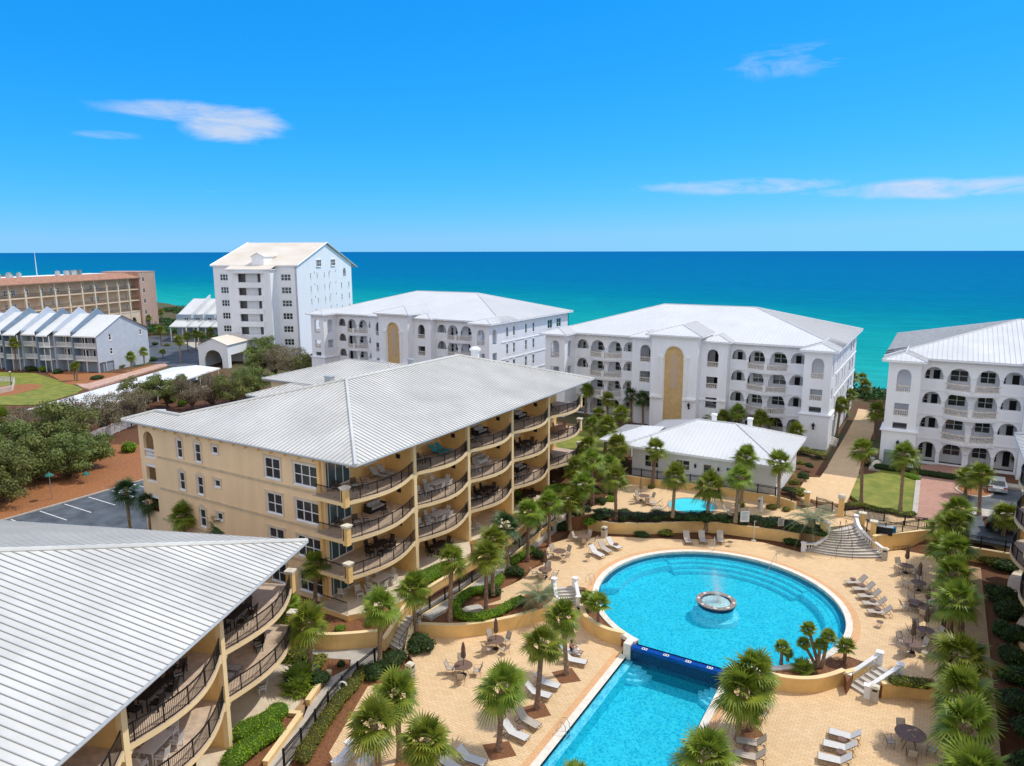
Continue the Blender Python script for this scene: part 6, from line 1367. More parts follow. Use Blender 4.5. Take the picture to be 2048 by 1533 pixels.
def solidblob(mb,c_,k=.86,m=1,n=10):
    x,y,z,rx,ry,rz=c_; pr=[]
    vs=[];fs=[]
    for i in range(n//2+1):
        ph=-pi/2*.4+(pi/2*1.4)*i/(n//2)
        for j in range(n):
            t=2*pi*j/n; vs.append((x+rx*k*math.cos(ph)*math.cos(t),y+ry*k*math.cos(ph)*math.sin(t),z+rz*k*math.sin(ph)))
    for i in range(n//2):
        for j in range(n): fs.append((i*n+j,i*n+(j+1)%n,(i+1)*n+(j+1)%n,(i+1)*n+j))
    mb.add(vs,fs,m)
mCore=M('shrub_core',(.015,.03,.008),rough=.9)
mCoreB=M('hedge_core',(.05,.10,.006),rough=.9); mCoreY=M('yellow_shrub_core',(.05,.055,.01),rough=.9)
SHR={}
def shrubmesh(kind,seed):
    k=(kind,seed)
    if k not in SHR:
        rs=random.Random(seed*13+5); cs_=[(rs.uniform(-.45,.45),rs.uniform(-.45,.45),rs.uniform(.25,.5),rs.uniform(.4,.6),rs.uniform(.4,.6),rs.uniform(.35,.5)) for _ in range(6)]+[(0,0,.4,.65,.65,.55)]
        mb=MB(); leafblob(mb,rs,cs_,1300,.07)
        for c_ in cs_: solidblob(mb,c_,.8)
        o=mb.build('shrub',{'g':[mShr,mCore],'b':[mShrB,mCoreB],'y':[mShrY,mCoreY]}[kind],recalc=False); SHR[k]=o.data; bpy.data.objects.remove(o)
    return SHR[k]
SN=[0]
def shrub(px,py,z,r,h,kind,label,group=None,ry=None,world=False):
    x,y=(px,py) if world else at(px,py,z); SN[0]+=1; o=bpy.data.objects.new('shrub',shrubmesh(kind,SN[0]%3)); C.objects.link(o); o.location=(x,y,z); o.scale=(r,ry or r,h); o.rotation_euler=(0,0,SN[0]*1.3); tag(o,label,'shrub',group); return o
def hedge(path,w,h,kind,label,dens=420,name='hedge'):
    """clipped hedge along a 3d path"""
    rs=random.Random(len(path)*7+int(w*10)); mb=MB(); P=resamp(path,.35); cs_=[]
    for p in P: cs_.append((p[0]+rs.uniform(-.05,.05),p[1]+rs.uniform(-.05,.05),p[2]+h*.42,w*.5*rs.uniform(.9,1.1),w*.5*rs.uniform(.9,1.1),h*.58*rs.uniform(.92,1.06)))
    L_=len(P)*.35
    for c_ in cs_:
        zb=c_[2]; q=[(c_[0],c_[1],0,c_[3],c_[4],c_[5])]; m0=len(mb.v); leafblob(mb,rs,[(c_[0],c_[1],zb+50,c_[3],c_[4],c_[5])],int(dens*w*.9),.055)
        mb.v[m0:]=[(v[0],v[1],v[2]-50) for v in mb.v[m0:]]
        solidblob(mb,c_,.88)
    o=mb.build(name,{'g':[mShr,mCore],'b':[mShrB,mCoreB],'y':[mShrY,mCoreY]}[kind],recalc=False); tag(o,label,'hedge'); return o
def hp(cr,pts,z,n=4): return [(*p,z) for p in smoothp(cs(cr,pts,z),n)]
hedge(hp('A',[(1345,360),(1290,420),(1180,440),(1110,490),(1085,545),(1130,585),(1230,590),(1330,560),(1430,505),(1485,485)],0),.95,.75,'b','bright green clipped hedge curling in a U around the tall palm')
hedge(hp('A',[(1530,190),(1470,230),(1400,270)],0),.9,.7,'b','bright clipped hedge piece beside the raised walk, upper')
hedge(hp('H',[(655,1165),(600,1210),(530,1255),(430,1290),(365,1345)],-.9),1.5,.95,'b','fat bright green clipped hedge at lower left, the rear one')
hedge(hp('H',[(610,1310),(540,1365),(450,1420),(360,1490),(310,1560)],-.9),1.6,.95,'b','fat bright green clipped hedge at lower left, the front one')
hedge(hp('A',[(890,360),(960,330),(1030,300)],.4),2.3,.8,'b','bright lawn-like hedge mound against the second bay of the yellow building')
hedge(hp('I',[(1500,745),(1560,735),(1600,760)],1.2),2.4,.7,'b','bright hedge mound at the far end of the yellow building')
hedge(hp('H',[(1290,850),(1180,985),(1080,1110),(960,1290),(870,1430),(840,1490)],-.95),1.15,.7,'y','long yellow-green shrub strip along the diagonal fence')
hedge(hp('D',[(640,975),(740,985),(850,1000)],0),1.1,.6,'y','orange-tinged low shrubs behind the wall beside the short steps')
hedge(hp('J',[(380,760),(520,750),(660,790),(800,830),(960,840),(1090,880),(1240,880)],PZ),.9,.5,'y','low shrub border with yellow flowers along the front of the small lawn')
shrub(1828,953,PZ,.8,.9,'y','rounded olive shrub at the lawn corner beside the brick drive'); hedge(hp('J',[(1150,350),(1290,400)],PZ),1.2,.5,'b','bright green patch of low hedge behind the small lawn')
for i,(x,y,r,h,k,z,l_) in enumerate(((836,1298,1.5,1.3,'g',-1,'large dark round shrub at the foot of the concrete steps'),(785,1330,1.3,1.2,'g',-1,'dark shrub under the bushy palm, right'),(745,1355,1.2,1.1,'g',-1,'dark shrub under the bushy palm, left'),
 (1032,1150,1.1,1.0,'g',0,'dark round shrub beside the inner paved corner'),(985,1188,1.1,.9,'g',0,'dark shrub inside the hedge loop'),(1077,1115,.9,.9,'g',0,'dark shrub near the second patio table'),(1128,1060,1.1,1.0,'g',0,'round shrub beside the white storage box'),(1010,1125,.9,.8,'g',0,'dark shrub under the raised walk'),
 (590,1318,1.6,.9,'y',-.9,'wide yellow-green shrub mass below the foreground balconies'),(632,1330,1.2,.8,'y',-.9,'yellow-green shrub right of the bed palm'),(640,1365,1.0,.9,'g',-.9,'dark shrub at the right side of the bed palm'),(682,1332,.45,.5,'g',-.9,'tiny strappy plant in the mulch island'),(740,1252,.5,.6,'b',-.2,'small bright plant on the raised planter, right'),(680,1262,.5,.5,'b',-.2,'small bright plants on the raised planter, left'))): shrub(x,y,z,r,h,k,l_)
KX=[(1170,1025),(1205,1030),(1245,1035),(1278,1036),(1316,1036),(1352,1036),(1385,1038),(1415,1040),(1450,1040),(1485,1042),(1512,1043),(1545,1048),(1580,1056),(1605,1062),(1632,1068)]
NTH=['leftmost','second','third','fourth','fifth','sixth','seventh','middle','ninth','tenth','eleventh','twelfth','thirteenth','fourteenth','rightmost']
for i,(x,y) in enumerate(KX): shrub(x,y+2,1.2,1.35+.2*math.sin(i*2.3),.95+.2*math.sin(i*3.7),'g','dark shrub behind the curved terrace wall, %s in the row from the left'%NTH[i],group='dark shrubs behind the curved terrace wall')
for (x,y,r,h,k,z,l_) in ((1284,1072,1.1,.5,'g',0,'low sprawling shrub below the curved wall, left'),(1331,1070,1.0,.55,'y',0,'low sprawling shrub below the curved wall, right of the left one'),(1583,1085,1.2,.6,'g',0,'low shrub beside the left balustrade end'),(1303,977,.6,.6,'y',ZK,'yellowish shrub at the foot of the clubhouse window palm'),(1480,1012,.8,.5,'y',ZK,'shrub around the clubhouse door palm'),(1545,1018,.7,.6,'y',ZK,'shrub left of the corner palm before the clubhouse'),(1572,1022,.7,.5,'y',ZK,'shrub right of the corner palm before the clubhouse'),
 (1205,1008,.8,.8,'g',ZK,'shrub at the left end of the hot tub terrace'),(1175,1000,.7,.6,'y',1.2,'yellow-green shrub near the outer patio'),(1225,990,.9,.8,'g',ZK,'green shrub under the palm left of the hot tub terrace'),
 (1160,1035,1.1,1.0,'g',.8,'green shrub behind the left end of the curved wall'),(1178,1048,.9,.8,'b',.8,'lime shrub behind the left end of the curved wall'),(1195,1040,.9,.9,'g',1.2,'shrub at the foot of the left terrace palm'),(1150,1010,1.1,1.0,'y',.8,'olive shrub under the palms past the fourth bay'),(1140,1030,1.0,.9,'g',.5,'dark shrub beside the walk end'),(1222,1005,.9,.9,'b',1.4,'lime shrub at the left corner of the hot tub terrace'),(1190,985,1.0,.9,'g',1.4,'green shrub between the thicket palms, front'),(1215,960,1.1,1.0,'y',1.5,'olive shrub between the thicket palms, rear'),(1245,925,1.0,.9,'g',1.6,'dark shrub beside the clubhouse porch'),(1168,960,1.2,1.0,'b',1.1,'bright shrub below the last balcony'),(1120,1035,1.0,1.0,'b',.3,'lime shrub behind the white storage box'),(1095,1065,.9,.9,'g',.2,'dark shrub left of the storage box'),
 (1612,905,1.6,.8,'y',1.9,'olive shrub mass beside the white tower base, left'),(1640,912,1.3,.7,'y',1.9,'olive shrub mass beside the white tower base, right'),(1618,935,.8,.7,'g',1.9,'green shrub on the mulch by the path'),(1600,930,.7,.6,'y',1.9,'yellow-green shrub on the mulch by the path'),(1605,957,.9,.8,'g',1.9,'dark shrub beside the clubhouse walk, upper'),(1588,970,.9,.8,'y',1.9,'shrub beside the clubhouse walk, middle'),(1598,990,1.2,1.0,'y',ZK,'shrub beside the clubhouse walk, lower'),(1580,985,.9,.8,'g',ZK,'dark shrub by the clubhouse corner fence'),
 (85,808,1.4,1.6,'b',0,'round bright topiary shrub before the townhouses') if False else (87,743,1.3,1.5,'b',0,'round bright topiary shrub before the townhouses'),(116,748,1.5,1.4,'g',0,'dark shrub right of the bright topiary'),(60,742,1.6,1.4,'g',0,'dark shrub left of the bright topiary'),(195,758,2.2,.9,'g',.1,'low hedge shrub on the mulch island'),(303,722,1.8,1.2,'g',.2,'green shrub at the townhouse corner'),(240,735,1.5,.8,'y',.2,'low shrub along the brick ramp'),(310,690,1.6,1.0,'g',.2,'dark shrub in the tower car park, left'),(335,692,1.2,.8,'y',.2,'olive shrub in the tower car park, right'),
 (1985,1130,1.6,1.2,'y',-.1,'leafy pale shrub below the wall at the far right, left'),(2010,1140,1.6,1.2,'g',-.1,'leafy shrub below the wall at the far right, middle'),(2030,1125,1.2,1.3,'y',-.1,'leafy shrub below the wall at the far right, right')): shrub(x,y,z,r,h,k,l_)
for i,(x,y,r,h) in enumerate(((6.6,69.2,1.5,1.6),(7.0,66.6,1.6,1.6),(6.2,63,1.0,1.3),(7.2,62.5,1.2,1.5),(6.6,59,1.4,1.3),(7,56,1.5,1.4),(6.6,52.5,1.5,1.3),(7,49.5,1.4,1.4),(6.7,46,1.3,1.3),(6.6,42,1.4,1.2))):
    shrub(x,y,-.1,r,h,'g','dark hedge mound in the shaded garden, '+['at the far end','second from the far end','third, a small one','third, the wider one','fifth from the far end','sixth from the far end','seventh from the far end','eighth from the far end','second nearest the camera','nearest the camera'][i],world=True)
hedge([(-5,99.3,PZ),(3,99.0,PZ),(8,98.8,PZ)],1.0,.8,'g','long dark hedge along the base of the right white building'); hedge([(11.5,98.6,PZ),(20,98.4,PZ)],1.2,1.2,'g','clipped dark hedge behind the silver car')
hedge(hp('J',[(610,200),(700,180),(790,240)],PZ),1.2,.9,'g','dark shrubs at the base of the letter C tower')
# palmetto clumps (trunkless fans)
PMT=leafmesh(small_palm(9,30,1.1),'palmetto',[MATS['palm_leaf'],MATS['petiole'],mDry])
for (x,y,s,l_,z) in ((604,1365,1.5,'bright palmetto clump in the bed below the foreground balconies',-.9),(596,1385,1.1,'smaller palmetto in front of the big clump',-.9),(1605,1352-12,.8,'low fan plant at the foot of the multi-trunk palm',0),(1030,1000,1.2,'low fan palm behind the raised walk',.5),(1010,1010,1.1,'low fan palm beside the raised walk',.5),(1150,1560,1.0,'fan plant at the bottom edge',-1)):
    bx,by=at(x,y,z); o=bpy.data.objects.new('palmetto',PMT); C.objects.link(o); o.location=(bx,by,z+.1); o.scale=(s,)*3; tag(o,l_,'palmetto')
# oaks
def oakcrown(seed,n=9000,ls=.12,k=34):
    rs=random.Random(seed)
    def f(mb):
        cs_=[]
        for i in range(k):
            a=rs.uniform(0,6.28); r=rs.random()**.6; z=rs.uniform(-.75,.9)*(1-.45*r); cs_.append((r*math.cos(a)*2.9,r*math.sin(a)*2.9,10+z*2.4,rs.uniform(.7,1.2),rs.uniform(.7,1.2),rs.uniform(.55,.95)))
        leafblob(mb,rs,cs_,n,ls); mb.v=[(v[0],v[1],v[2]-10) for v in mb.v]
        for c_ in cs_: mb.tube([(0,0,-2.2),(c_[0]*.4,c_[1]*.4,-1.0+(c_[2]-10)*.3),(c_[0],c_[1],c_[2]-10)],[.08,.05,.015],4,1,cap=False)
    return f
OAK=[leafmesh(oakcrown(40+i),'crown',[mOak,mBark]) for i in range(3)]; OAKB=[leafmesh(oakcrown(60+i,6500,.085,36),'crown',[mOakB,mBark]) for i in range(2)]
def oaktrunk(seed):
    rs=random.Random(seed)
    def f(mb):
        for i in range(4):
            a=i*1.6+rs.random(); mb.tube([(0,0,-.1),(.25*math.cos(a),.25*math.sin(a),.9),(.9*math.cos(a),.9*math.sin(a),2.2),(1.6*math.cos(a),1.6*math.sin(a),3.3)],[.17,.14,.09,.04],6)
    return f
OT=[leafmesh(oaktrunk(i),'trunk',mBark) for i in range(2)]
def oak(px,py,z,s,h,label,bare=False):
    h+=.5
    x,y=at(px,py,z); t=thing('oak_tree',label,'tree',(x,y,z)); k=int(px+py); o=bpy.data.objects.new('trunk',OT[k%2]); C.objects.link(o); o.parent=t; o.scale=(s,s,h/3.4); o.rotation_euler=(0,0,k)
    c_=bpy.data.objects.new('crown',OAKB[k%2] if bare else OAK[k%3]); C.objects.link(c_); c_.parent=t; c_.location=(0,0,h); c_.scale=(s*1.15,s*1.15,s*1.25); c_.rotation_euler=(0,0,k*.7)
for (x,y,s,h,l_,b) in ((120,915,1.35,3.4,'broad dark oak left of the carport corner',0),(210,870,1.15,3.4,'greyish bare-branched oak right of the broad dark oak',1),(60,900,1.2,3.2,'grey-green oak near the left edge',1),(150,880,1.2,3.3,'bare brownish oak before the carport roof',1),(262,852,1.0,3.3,'thin bare oak at the yellow building corner',1),
 (285,820,.95,3.2,'airy olive oak against the white carport roof, left',0),(335,815,.95,3.4,'airy olive oak against the white carport roof, right',0),(385,818,1.0,2.7,'dark brown oak beside the carport, left',1),(425,812,1.1,2.6,'dark brown oak beside the carport, middle',1),(468,808,1.05,2.5,'olive oak behind the yellow roof',0),(512,795,1.05,2.7,'oak behind the yellow roof, right of the olive one',0),(522,752,1.1,3.2,'oak between the portico and the tower',0),(550,755,1.3,3.8,'tall thin oak below the tower corner',1),(590,760,1.3,3.9,'large airy oak before the left white building',1),(620,765,1.0,3.2,'small oak at the end of the oak line',0),(530,725,1.1,3.4,'oak tucked under the tower wall',0),
 (20,985,1.1,2.4,'low dark oak thicket at the left edge above the mulch',0),(75,960,1.0,2.2,'low oak thicket left of the green lamp post',0),(140,955,1.0,2.2,'round dark oak on the mulch slope',0),(180,935,.8,1.9,'bright leafy small oak on the mulch slope',0),(30,945,1.2,2.6,'oak behind the left thicket',0),(-20,1010,1.2,2.4,'oak clipped by the left edge',0),(100,930,1.1,2.5,'oak between the thickets on the mulch slope',0)):
    oak(x,y,0.1,s,h,l_,bool(b))
for (x,y,z,r,h,l_,k) in ((258,905,0,1.6,1.8,'bright lime shrub beside the yellow building corner','b'),(205,915,0,1.2,1.2,'bright lime shrub on the mulch slope','b'),(160,940,0,1.3,1.1,'lime-green shrub at the oak edge','b'),(340,805,0,1.5,1.6,'bright lime shrub below the olive oaks','b'),(365,812,0,1.2,1.5,'second lime shrub below the olive oaks','b'),(560,760,.5,1.6,1.5,'bright shrub at the end of the oak line','b'),(640,742,1.5,1.4,1.5,'bright shrub by the left white building','b'),(495,790,0,1.2,1.3,'lime shrub behind the yellow roof','b')): shrub(x,y,z,r,h,k,l_)
# dune scrub: a mass nobody could count
mb=MB(); rs=random.Random(77)
for i in range(520):
    x=rs.uniform(-330,60); base=None
    for a,b in zip(COAST,COAST[1:]):
        if b[0]<=x<=a[0]: base=a[1]+(b[1]-a[1])*(x-a[0])/(b[0]-a[0])
    y=base+rs.uniform(-14,-1); s=rs.uniform(1.1,2.4); leafblob(mb,rs,[(x,y,hgt(x,y)+s*.35+20,s,s,s*.55)],90,.28); 
    k=len(mb.v)-90*4
mb.v=[(v[0],v[1],v[2]-20) for v in mb.v]
o=mb.build('dune_scrub',[mShr],recalc=False); tag(o,'low dark dune scrub along the edge of the beach','scrub'); o['kind']='stuff'
mb=MB(); 
for i in range(260):
    x=rs.uniform(-235,-130); y=rs.uniform(128,160); 
    if y-128<(x+235)*-.1: continue
    s=rs.uniform(1.2,2.6); leafblob(mb,rs,[(x-20 if y<150 else x-60,y+20,s*.4+21,s,s,s*.6)],110,.3)
mb.v=[(v[0],v[1],v[2]-20) for v in mb.v]
o=mb.build('coastal_thicket',[mShr],recalc=False); tag(o,'green coastal thicket between the hotel and the beach cottages','scrub'); o['kind']='stuff'
# ================= FURNITURE AND SMALL THINGS =================
def lounger(name,label,cat,back=42,fab=None,group=None):
    t=thing(name,label,cat,group=group); mb=MB(); w=.33
    for s in (-1,1):
        mb.tube([(-.98,s*w,.33),(.25,s*w,.33)],.016,5); a=R(back); mb.tube([(.25,s*w,.33),(.25+.75*math.cos(a),s*w,.33+.75*math.sin(a))],.016,5)
        mb.tube([(-.9,s*w,.33),(-.98,s*w,.15),(-.85,s*w,.01),(-.45,s*w,.02),(-.35,s*w,.33)],.014,5); mb.tube([(.1,s*w,.33),(.25,s*w,.02),(.75,s*w,.02),(.85,s*w,.12),(.6,s*w,.33+.3*math.sin(a))],.014,5)
    mb.tube([(-.98,-w,.33),(-.98,w,.33)],.016,5); mb.tube([(.7,-w,.02),(.7,w,.02)],.014,5); mb.build('frame',mBrz,t)
    mb=MB(); mb.box(-.97,.25,-w+.01,w-.01,.325,.345); mb.build('seat_sling',fab or mSlingW,t)
    a=R(back); mb=MB(); c_,s_=math.cos(a),math.sin(a); P=[(.25,-w+.01,.335),(.25,w-.01,.335),(.25+.78*c_,w-.01,.335+.78*s_),(.25+.78*c_,-w+.01,.335+.78*s_)]
    mb.add(P+[(p[0]-.012*s_,p[1],p[2]+.012*c_) for p in P],[(0,3,2,1),(4,5,6,7),(0,1,5,4),(1,2,6,5),(2,3,7,6),(3,0,4,7)]); mb.build('back_sling',fab or mSlingW,t); return t
PRO={}
def put(kind,maker,x,y,z,rz,label,group=None,scale=None):
    if kind not in PRO:
        t=maker(); PRO[kind]=t; t.location=(x,y,z); t.rotation_euler=(0,0,rz); t['label']=label
        if group: t['group']=group
        if scale: t.scale=(scale,)*3
        return t
    src=PRO[kind]; t=dup(src,(x,y,z),rz,label,group,scale)
    if not group and 'group' in t: del t['group']
    return t
def lg(cr,foot,hinge,z,label,kind='a'):
    f=c(cr,*foot,z+.33); h=c(cr,*hinge,z+.33); a=math.atan2(h[1]-f[1],h[0]-f[0]); cx,cy=f[0]+math.cos(a)*.95,f[1]+math.sin(a)*.95
    return put('lounge_'+kind,lambda:lounger('sun_lounger','x','sun lounger',{'a':42,'b':46,'f':2}[kind],mSlingW if kind=='a' else mSling),cx,cy,z,a,label,'sling sun loungers around the pools')
O5=['farthest','second','middle','fourth','nearest']
for i,(f,h) in enumerate((((405,645),(580,640)),((510,745),(690,745)),((590,850),(785,855)),((660,960),(865,975)),((735,1085),(950,1105)))): lg('K',f,h,0,'sun lounger right of the round pool, %s of the row of five'%O5[i],'b')
for i,(f,h) in enumerate((((200,1290),(325,1325)),((160,1370),(290,1402)),((125,1460),(265,1492)))): lg('D',f,h,-1,'sun lounger on the lower right deck, %s of the row of three'%('farthest','middle','nearest')[i],'a')
for i,(f,h) in enumerate((((360,672),(470,692)),((350,748),(455,772)))): lg('Fc',f,h,-1,'sun lounger beside the palm well right of the lower pool, %s of two'%('farther','nearer')[i],'b')
L1=lg('E',(895,365),(800,345),-1,'sun lounger with a pale blue towel under the reading woman'); lg('E',(930,425),(830,405),-1,'empty sun lounger next to the reading woman')
lg('E',(745,588),(660,565),-1,'sun lounger in palm shade beside the middle mulch well, upper'); lg('E',(685,655),(600,632),-1,'sun lounger in palm shade beside the middle mulch well, lower')
lg('E',(605,862),(508,808),-1,'tan sun lounger left of the pool ladder','b'); lg('E',(528,945),(430,900),-1,'pale sun lounger beside the tan one left of the pool ladder')
lg('E',(240,1112),(140,1080),-1,'shaded sun lounger at the bottom edge by the palm clump'); lg('E',(60,1160),(0,1120),-1,'sun lounger cut by the bottom edge by the palm clump')
for i,(f,h) in enumerate((((208,1088),(145,1055)),((262,1058),(205,1022)),((335,1028),(272,998)))): lg('B',f,h,0,'sun lounger on the upper deck left of the round pool, %s of three'%('nearest the planter','middle','farthest')[i],'ab'[i==1])
for i,(f,h) in enumerate((((850,988),(832,952)),((958,985),(945,950)),((1085,985),(1080,950)))): lg('B',f,h,0,'sun lounger facing the pool below the curved wall, %s of three'%('left','middle','right')[i],'b')
lg('B',(535,680),(590,692),ZK,'sun lounger on the hot tub terrace, farther of two','b'); lg('B',(580,722),(640,735),ZK,'sun lounger on the hot tub terrace, nearer of two','b')
for i,(f,h) in enumerate((((1010,100),(1085,88)),((1085,95),(1160,82)),((1160,90),(1235,78)))): lg('K',f,h,0,'flat dark lounger against the straight yellow wall, %s of three'%('left','middle','right')[i],'f')
def stable():
    t=thing('side_table','x','side table'); mb=MB(); mb.lathe(0,0,[(.26,.42),(.26,.45)],16); mb.build('table_top',mTable,t)
    for k in range(3):
        a=k*2.1; mb=MB(); mb.tube([(.05*math.cos(a),.05*math.sin(a),.42),(.2*math.cos(a),.2*math.sin(a),.01)],.012,4); mb.build('leg',mBrz,t)
    return t
for i,(cr,x,y,z,l_) in enumerate((('K',505,600,0,'round side table beyond the farthest lounger of the five'),('K',650,700,0,'round side table between the first and second of the five loungers'),('K',750,815,0,'round side table between the second and third of the five loungers'),('K',815,930,0,'round side table between the third and fourth of the five loungers'),('K',885,1060,0,'round side table between the fourth and fifth of the five loungers'),('K',920,1260,0,'round side table at the near end of the five loungers'),
 ('B',95,1095,0,'round side table left of the three upper deck loungers'),('B',305,1000,0,'round side table right of the three upper deck loungers'),('B',1155,985,0,'round side table right of the loungers below the curved wall'),('E',480,870,-1,'round side table between the tan and pale loungers'),
 ('D',285,1350,-1,'round side table between the lower right loungers, farther'),('D',275,1435,-1,'round side table between the lower right loungers, nearer'),('Fc',420,725,-1,'round side table between the two loungers by the palm well'))):
    put('stable',stable,*c(cr,x,y,z+.42),z,i,l_,'round side tables between loungers')
def chair():
    t=thing('patio_chair','x','chair'); mb=MB()
    for s in (-1,1): mb.tube([(.22,s*.25,.01),(.25,s*.26,.42),(-.2,s*.26,.40),(-.28,s*.25,.01)],.013,4); mb.tube([(-.2,s*.26,.40),(-.42,s*.25,.95)],.013,4); mb.tube([(.25,s*.26,.42),(.2,s*.28,.64),(-.3,s*.28,.66)],.012,4)
    mb.build('frame',mBrz,t); mb=MB(); mb.box(-.22,.25,-.24,.24,.41,.43); mb.build('seat_sling',mSling,t)
    mb=MB(); mb.add([(-.2,-.24,.42),(-.2,.24,.42),(-.43,.24,.96),(-.43,-.24,.96),(-.22,-.24,.41),(-.22,.24,.41),(-.45,.24,.95),(-.45,-.24,.95)],[(0,1,2,3),(7,6,5,4),(0,4,5,1),(1,5,6,2),(2,6,7,3),(3,7,4,0)]); mb.build('back_sling',mSling,t); return t
def table(r=.6):
    t=thing('patio_table','x','table'); mb=MB(); mb.lathe(0,0,[(r,.70),(r+.02,.72),(r,.735)],24); mb.build('table_top',mTable,t)
    for k in range(4): a=k*pi/2+.4; mb=MB(); mb.tube([(r*.75*math.cos(a),r*.75*math.sin(a),.70),(r*.35*math.cos(a),r*.35*math.sin(a),.4),(r*.7*math.cos(a),r*.7*math.sin(a),.01)],.016,4); mb.build('leg',mBrz,t)
    return t
def umbrella(mat):
    def f():
        t=thing('patio_umbrella','x','umbrella'); mb=MB(); mb.tube([(0,0,0),(0,0,2.55)],.022,6); mb.build('pole',mBrz,t); mb=MB()
        prof=[(.06,1.35),(.13,1.42),(.16,1.6),(.12,1.95),(.13,2.1),(.07,2.45),(.015,2.62)]; n=14; vs=[]
        for r,z in prof:
            for j in range(n): q=2*pi*j/n; k=r*(1+.28*(j%2)); vs.append((k*math.cos(q),k*math.sin(q),z))
        mb.add(vs,[(i*n+j,i*n+(j+1)%n,(i+1)*n+(j+1)%n,(i+1)*n+j) for i in range(len(prof)-1) for j in range(n)]+[tuple(range(n-1,-1,-1))]); mb.build('folded_canopy',mat,t)
        mb=MB(); mb.lathe(0,0,[(.24,.0),(.24,.06),(.05,.1)],12); mb.build('base',mBrz,t); return t
    return f
TS=[('A',1132,855,-1,'beside the lower deck trash bin',1,.65),('A',1322,705,-1,'below the hedge-topped planter wall',1,.65),('A',1610,290,0,'left of the garden steps',1,.6),('A',1695,182,0,'between the steps and the grey bin',0,.6),('A',1840,95,0,'beside the white storage box',0,.6),('B',515,640,ZK,'under the tan umbrella',2,.6),('B',1190,745,ZK,'right of the hot tub',0,.55),
 ('K',1325,395,0,'on the right deck nearest the fan steps',1,.6),('K',1515,655,0,'second from the fan steps',1,.6),('K',1480,965,0,'third from the fan steps',0,.6),('K',1640,1020,0,'fourth from the fan steps',1,.6),('D',850,610,0,'fifth from the fan steps',1,.6),('D',760,700,0,'nearest the short steps on the upper deck',1,.6),('D',745,1340,-1,'in palm shade on the lower right deck',0,.85)]
for i,(cr,x,y,z,w_,u,r) in enumerate(TS):
    tx,ty=c(cr,x,y,z+.72); put('table',lambda:table(.6),tx,ty,z,i*.4,'round dark patio table '+w_,'round patio tables',r/.6)
    AA=[((i*.7+k*pi/2+.5+.25*math.sin(i*3+k*2)-R(30.7)+pi/4)%(2*pi)) for k in range(4)]; rk=sorted(range(4),key=lambda k:AA[k]); SD=[['right','far','left','near'][rk.index(k)] for k in range(4)]; n=4
    for k in range(n):
        a=i*.7+k*pi/2+.5+.25*math.sin(i*3+k*2); rr=r+.32; put('chair',chair,tx+rr*math.cos(a),ty+rr*math.sin(a),z,a+pi,'sling chair, %s side, table %s'%(SD[k],w_),'sling chairs at the patio tables')
    if u==1: put('umb',umbrella(mUmb),tx,ty,z,i,'folded brown umbrella in the patio table '+w_,'folded brown umbrellas')
    if u==2: put('umbt',umbrella(mUmbT),tx-.5,ty+.3,z,i,'folded tan umbrella on the hot tub terrace')
for i,(x,y) in enumerate(((545,470),(515,525))): cx,cy=c('Fc',x,y,-.6); put('chair',chair,cx,cy,-1,.6+i*2.5,'loose sling chair right of the lower pool palms, %s of two'%('farther','nearer')[i],'sling chairs at the patio tables')
# trash bins
def tbin(cr,x,y,z,label,h=1.05):
    bx,by=c(cr,x,y,z); t=thing('trash_bin',label,'trash bin',(bx,by,z)); mb=MB(); mb.box(bx-.25,bx+.25,by-.25,by+.25,z,z+h); mb.build('body',M('bin_stone',(.50,.45,.38),var=.15,scale=20),t)
    mb=MB(); mb.box(bx-.27,bx+.27,by-.27,by+.27,z+h,z+h+.05); mb.box(bx-.2,bx+.2,by-.2,by+.2,z+h+.05,z+h+.12); mb.build('lid',mCap,t); mb=MB(); mb.box(bx-.15,bx+.15,by-.262,by-.25,z+h-.22,z+h-.08); mb.box(bx+.25,bx+.262,by-.15,by+.15,z+h-.22,z+h-.08); mb.build('opening',mDark,t)
tbin('A',822,925,-1,'square stone trash bin on the lower deck near the dark shrubs'); tbin('B',218,948,0,'pale square trash bin at the left end of the curved wall bed'); tbin('D',500,1092,-1,'square trash bin at the foot of the short steps'); tbin('K',985,300,0,'dark-topped square bin at the end of the right balustrade')
tbin('B',1378,735,ZK,'post-like white bin on the hot tub terrace')
# towels in the shower stand, folded white umbrella
bx,by=c('B',1385,770,ZK); t=thing('folded_umbrella','folded white umbrella standing near the hot tub terrace bin','umbrella',(bx,by,ZK)); mb=MB(); mb.tube([(bx,by,ZK),(bx,by,ZK+2)],.02); mb.build('pole',mSteel,t); mb=MB(); mb.lathe(bx,by,[(.16,ZK+.15),(.2,ZK+.6),(.1,ZK+1.6),(.02,ZK+2.0)],7); mb.build('canopy',mFW,t)
# storage box
bx,by=at(1150,1052,0); t=thing('storage_box','white deck storage box beside the palms at the raised walk','storage box',(bx,by,0)); mb=MB(); mb.box(bx-.75,bx+.75,by-.4,by+.4,0,.7); mb.build('body',mFW,t); mb=MB(); mb.box(bx-.8,bx+.8,by-.45,by+.45,.7,.82); mb.build('lid',mSign,t)
bx,by=c('A',1188,540,.0); t=thing('utility_box','pale sloping utility cover inside the hedge loop','utility box',(bx,by,0)); mb=MB(Fr((bx,by),(.6,.8),(-.8,.6))); mb.xz([(-.85,0),(.85,0),(.85,.25),(.5,.42),(-.5,.42),(-.85,.25)],-.38,.38); mb.build('cover',mConc,t)
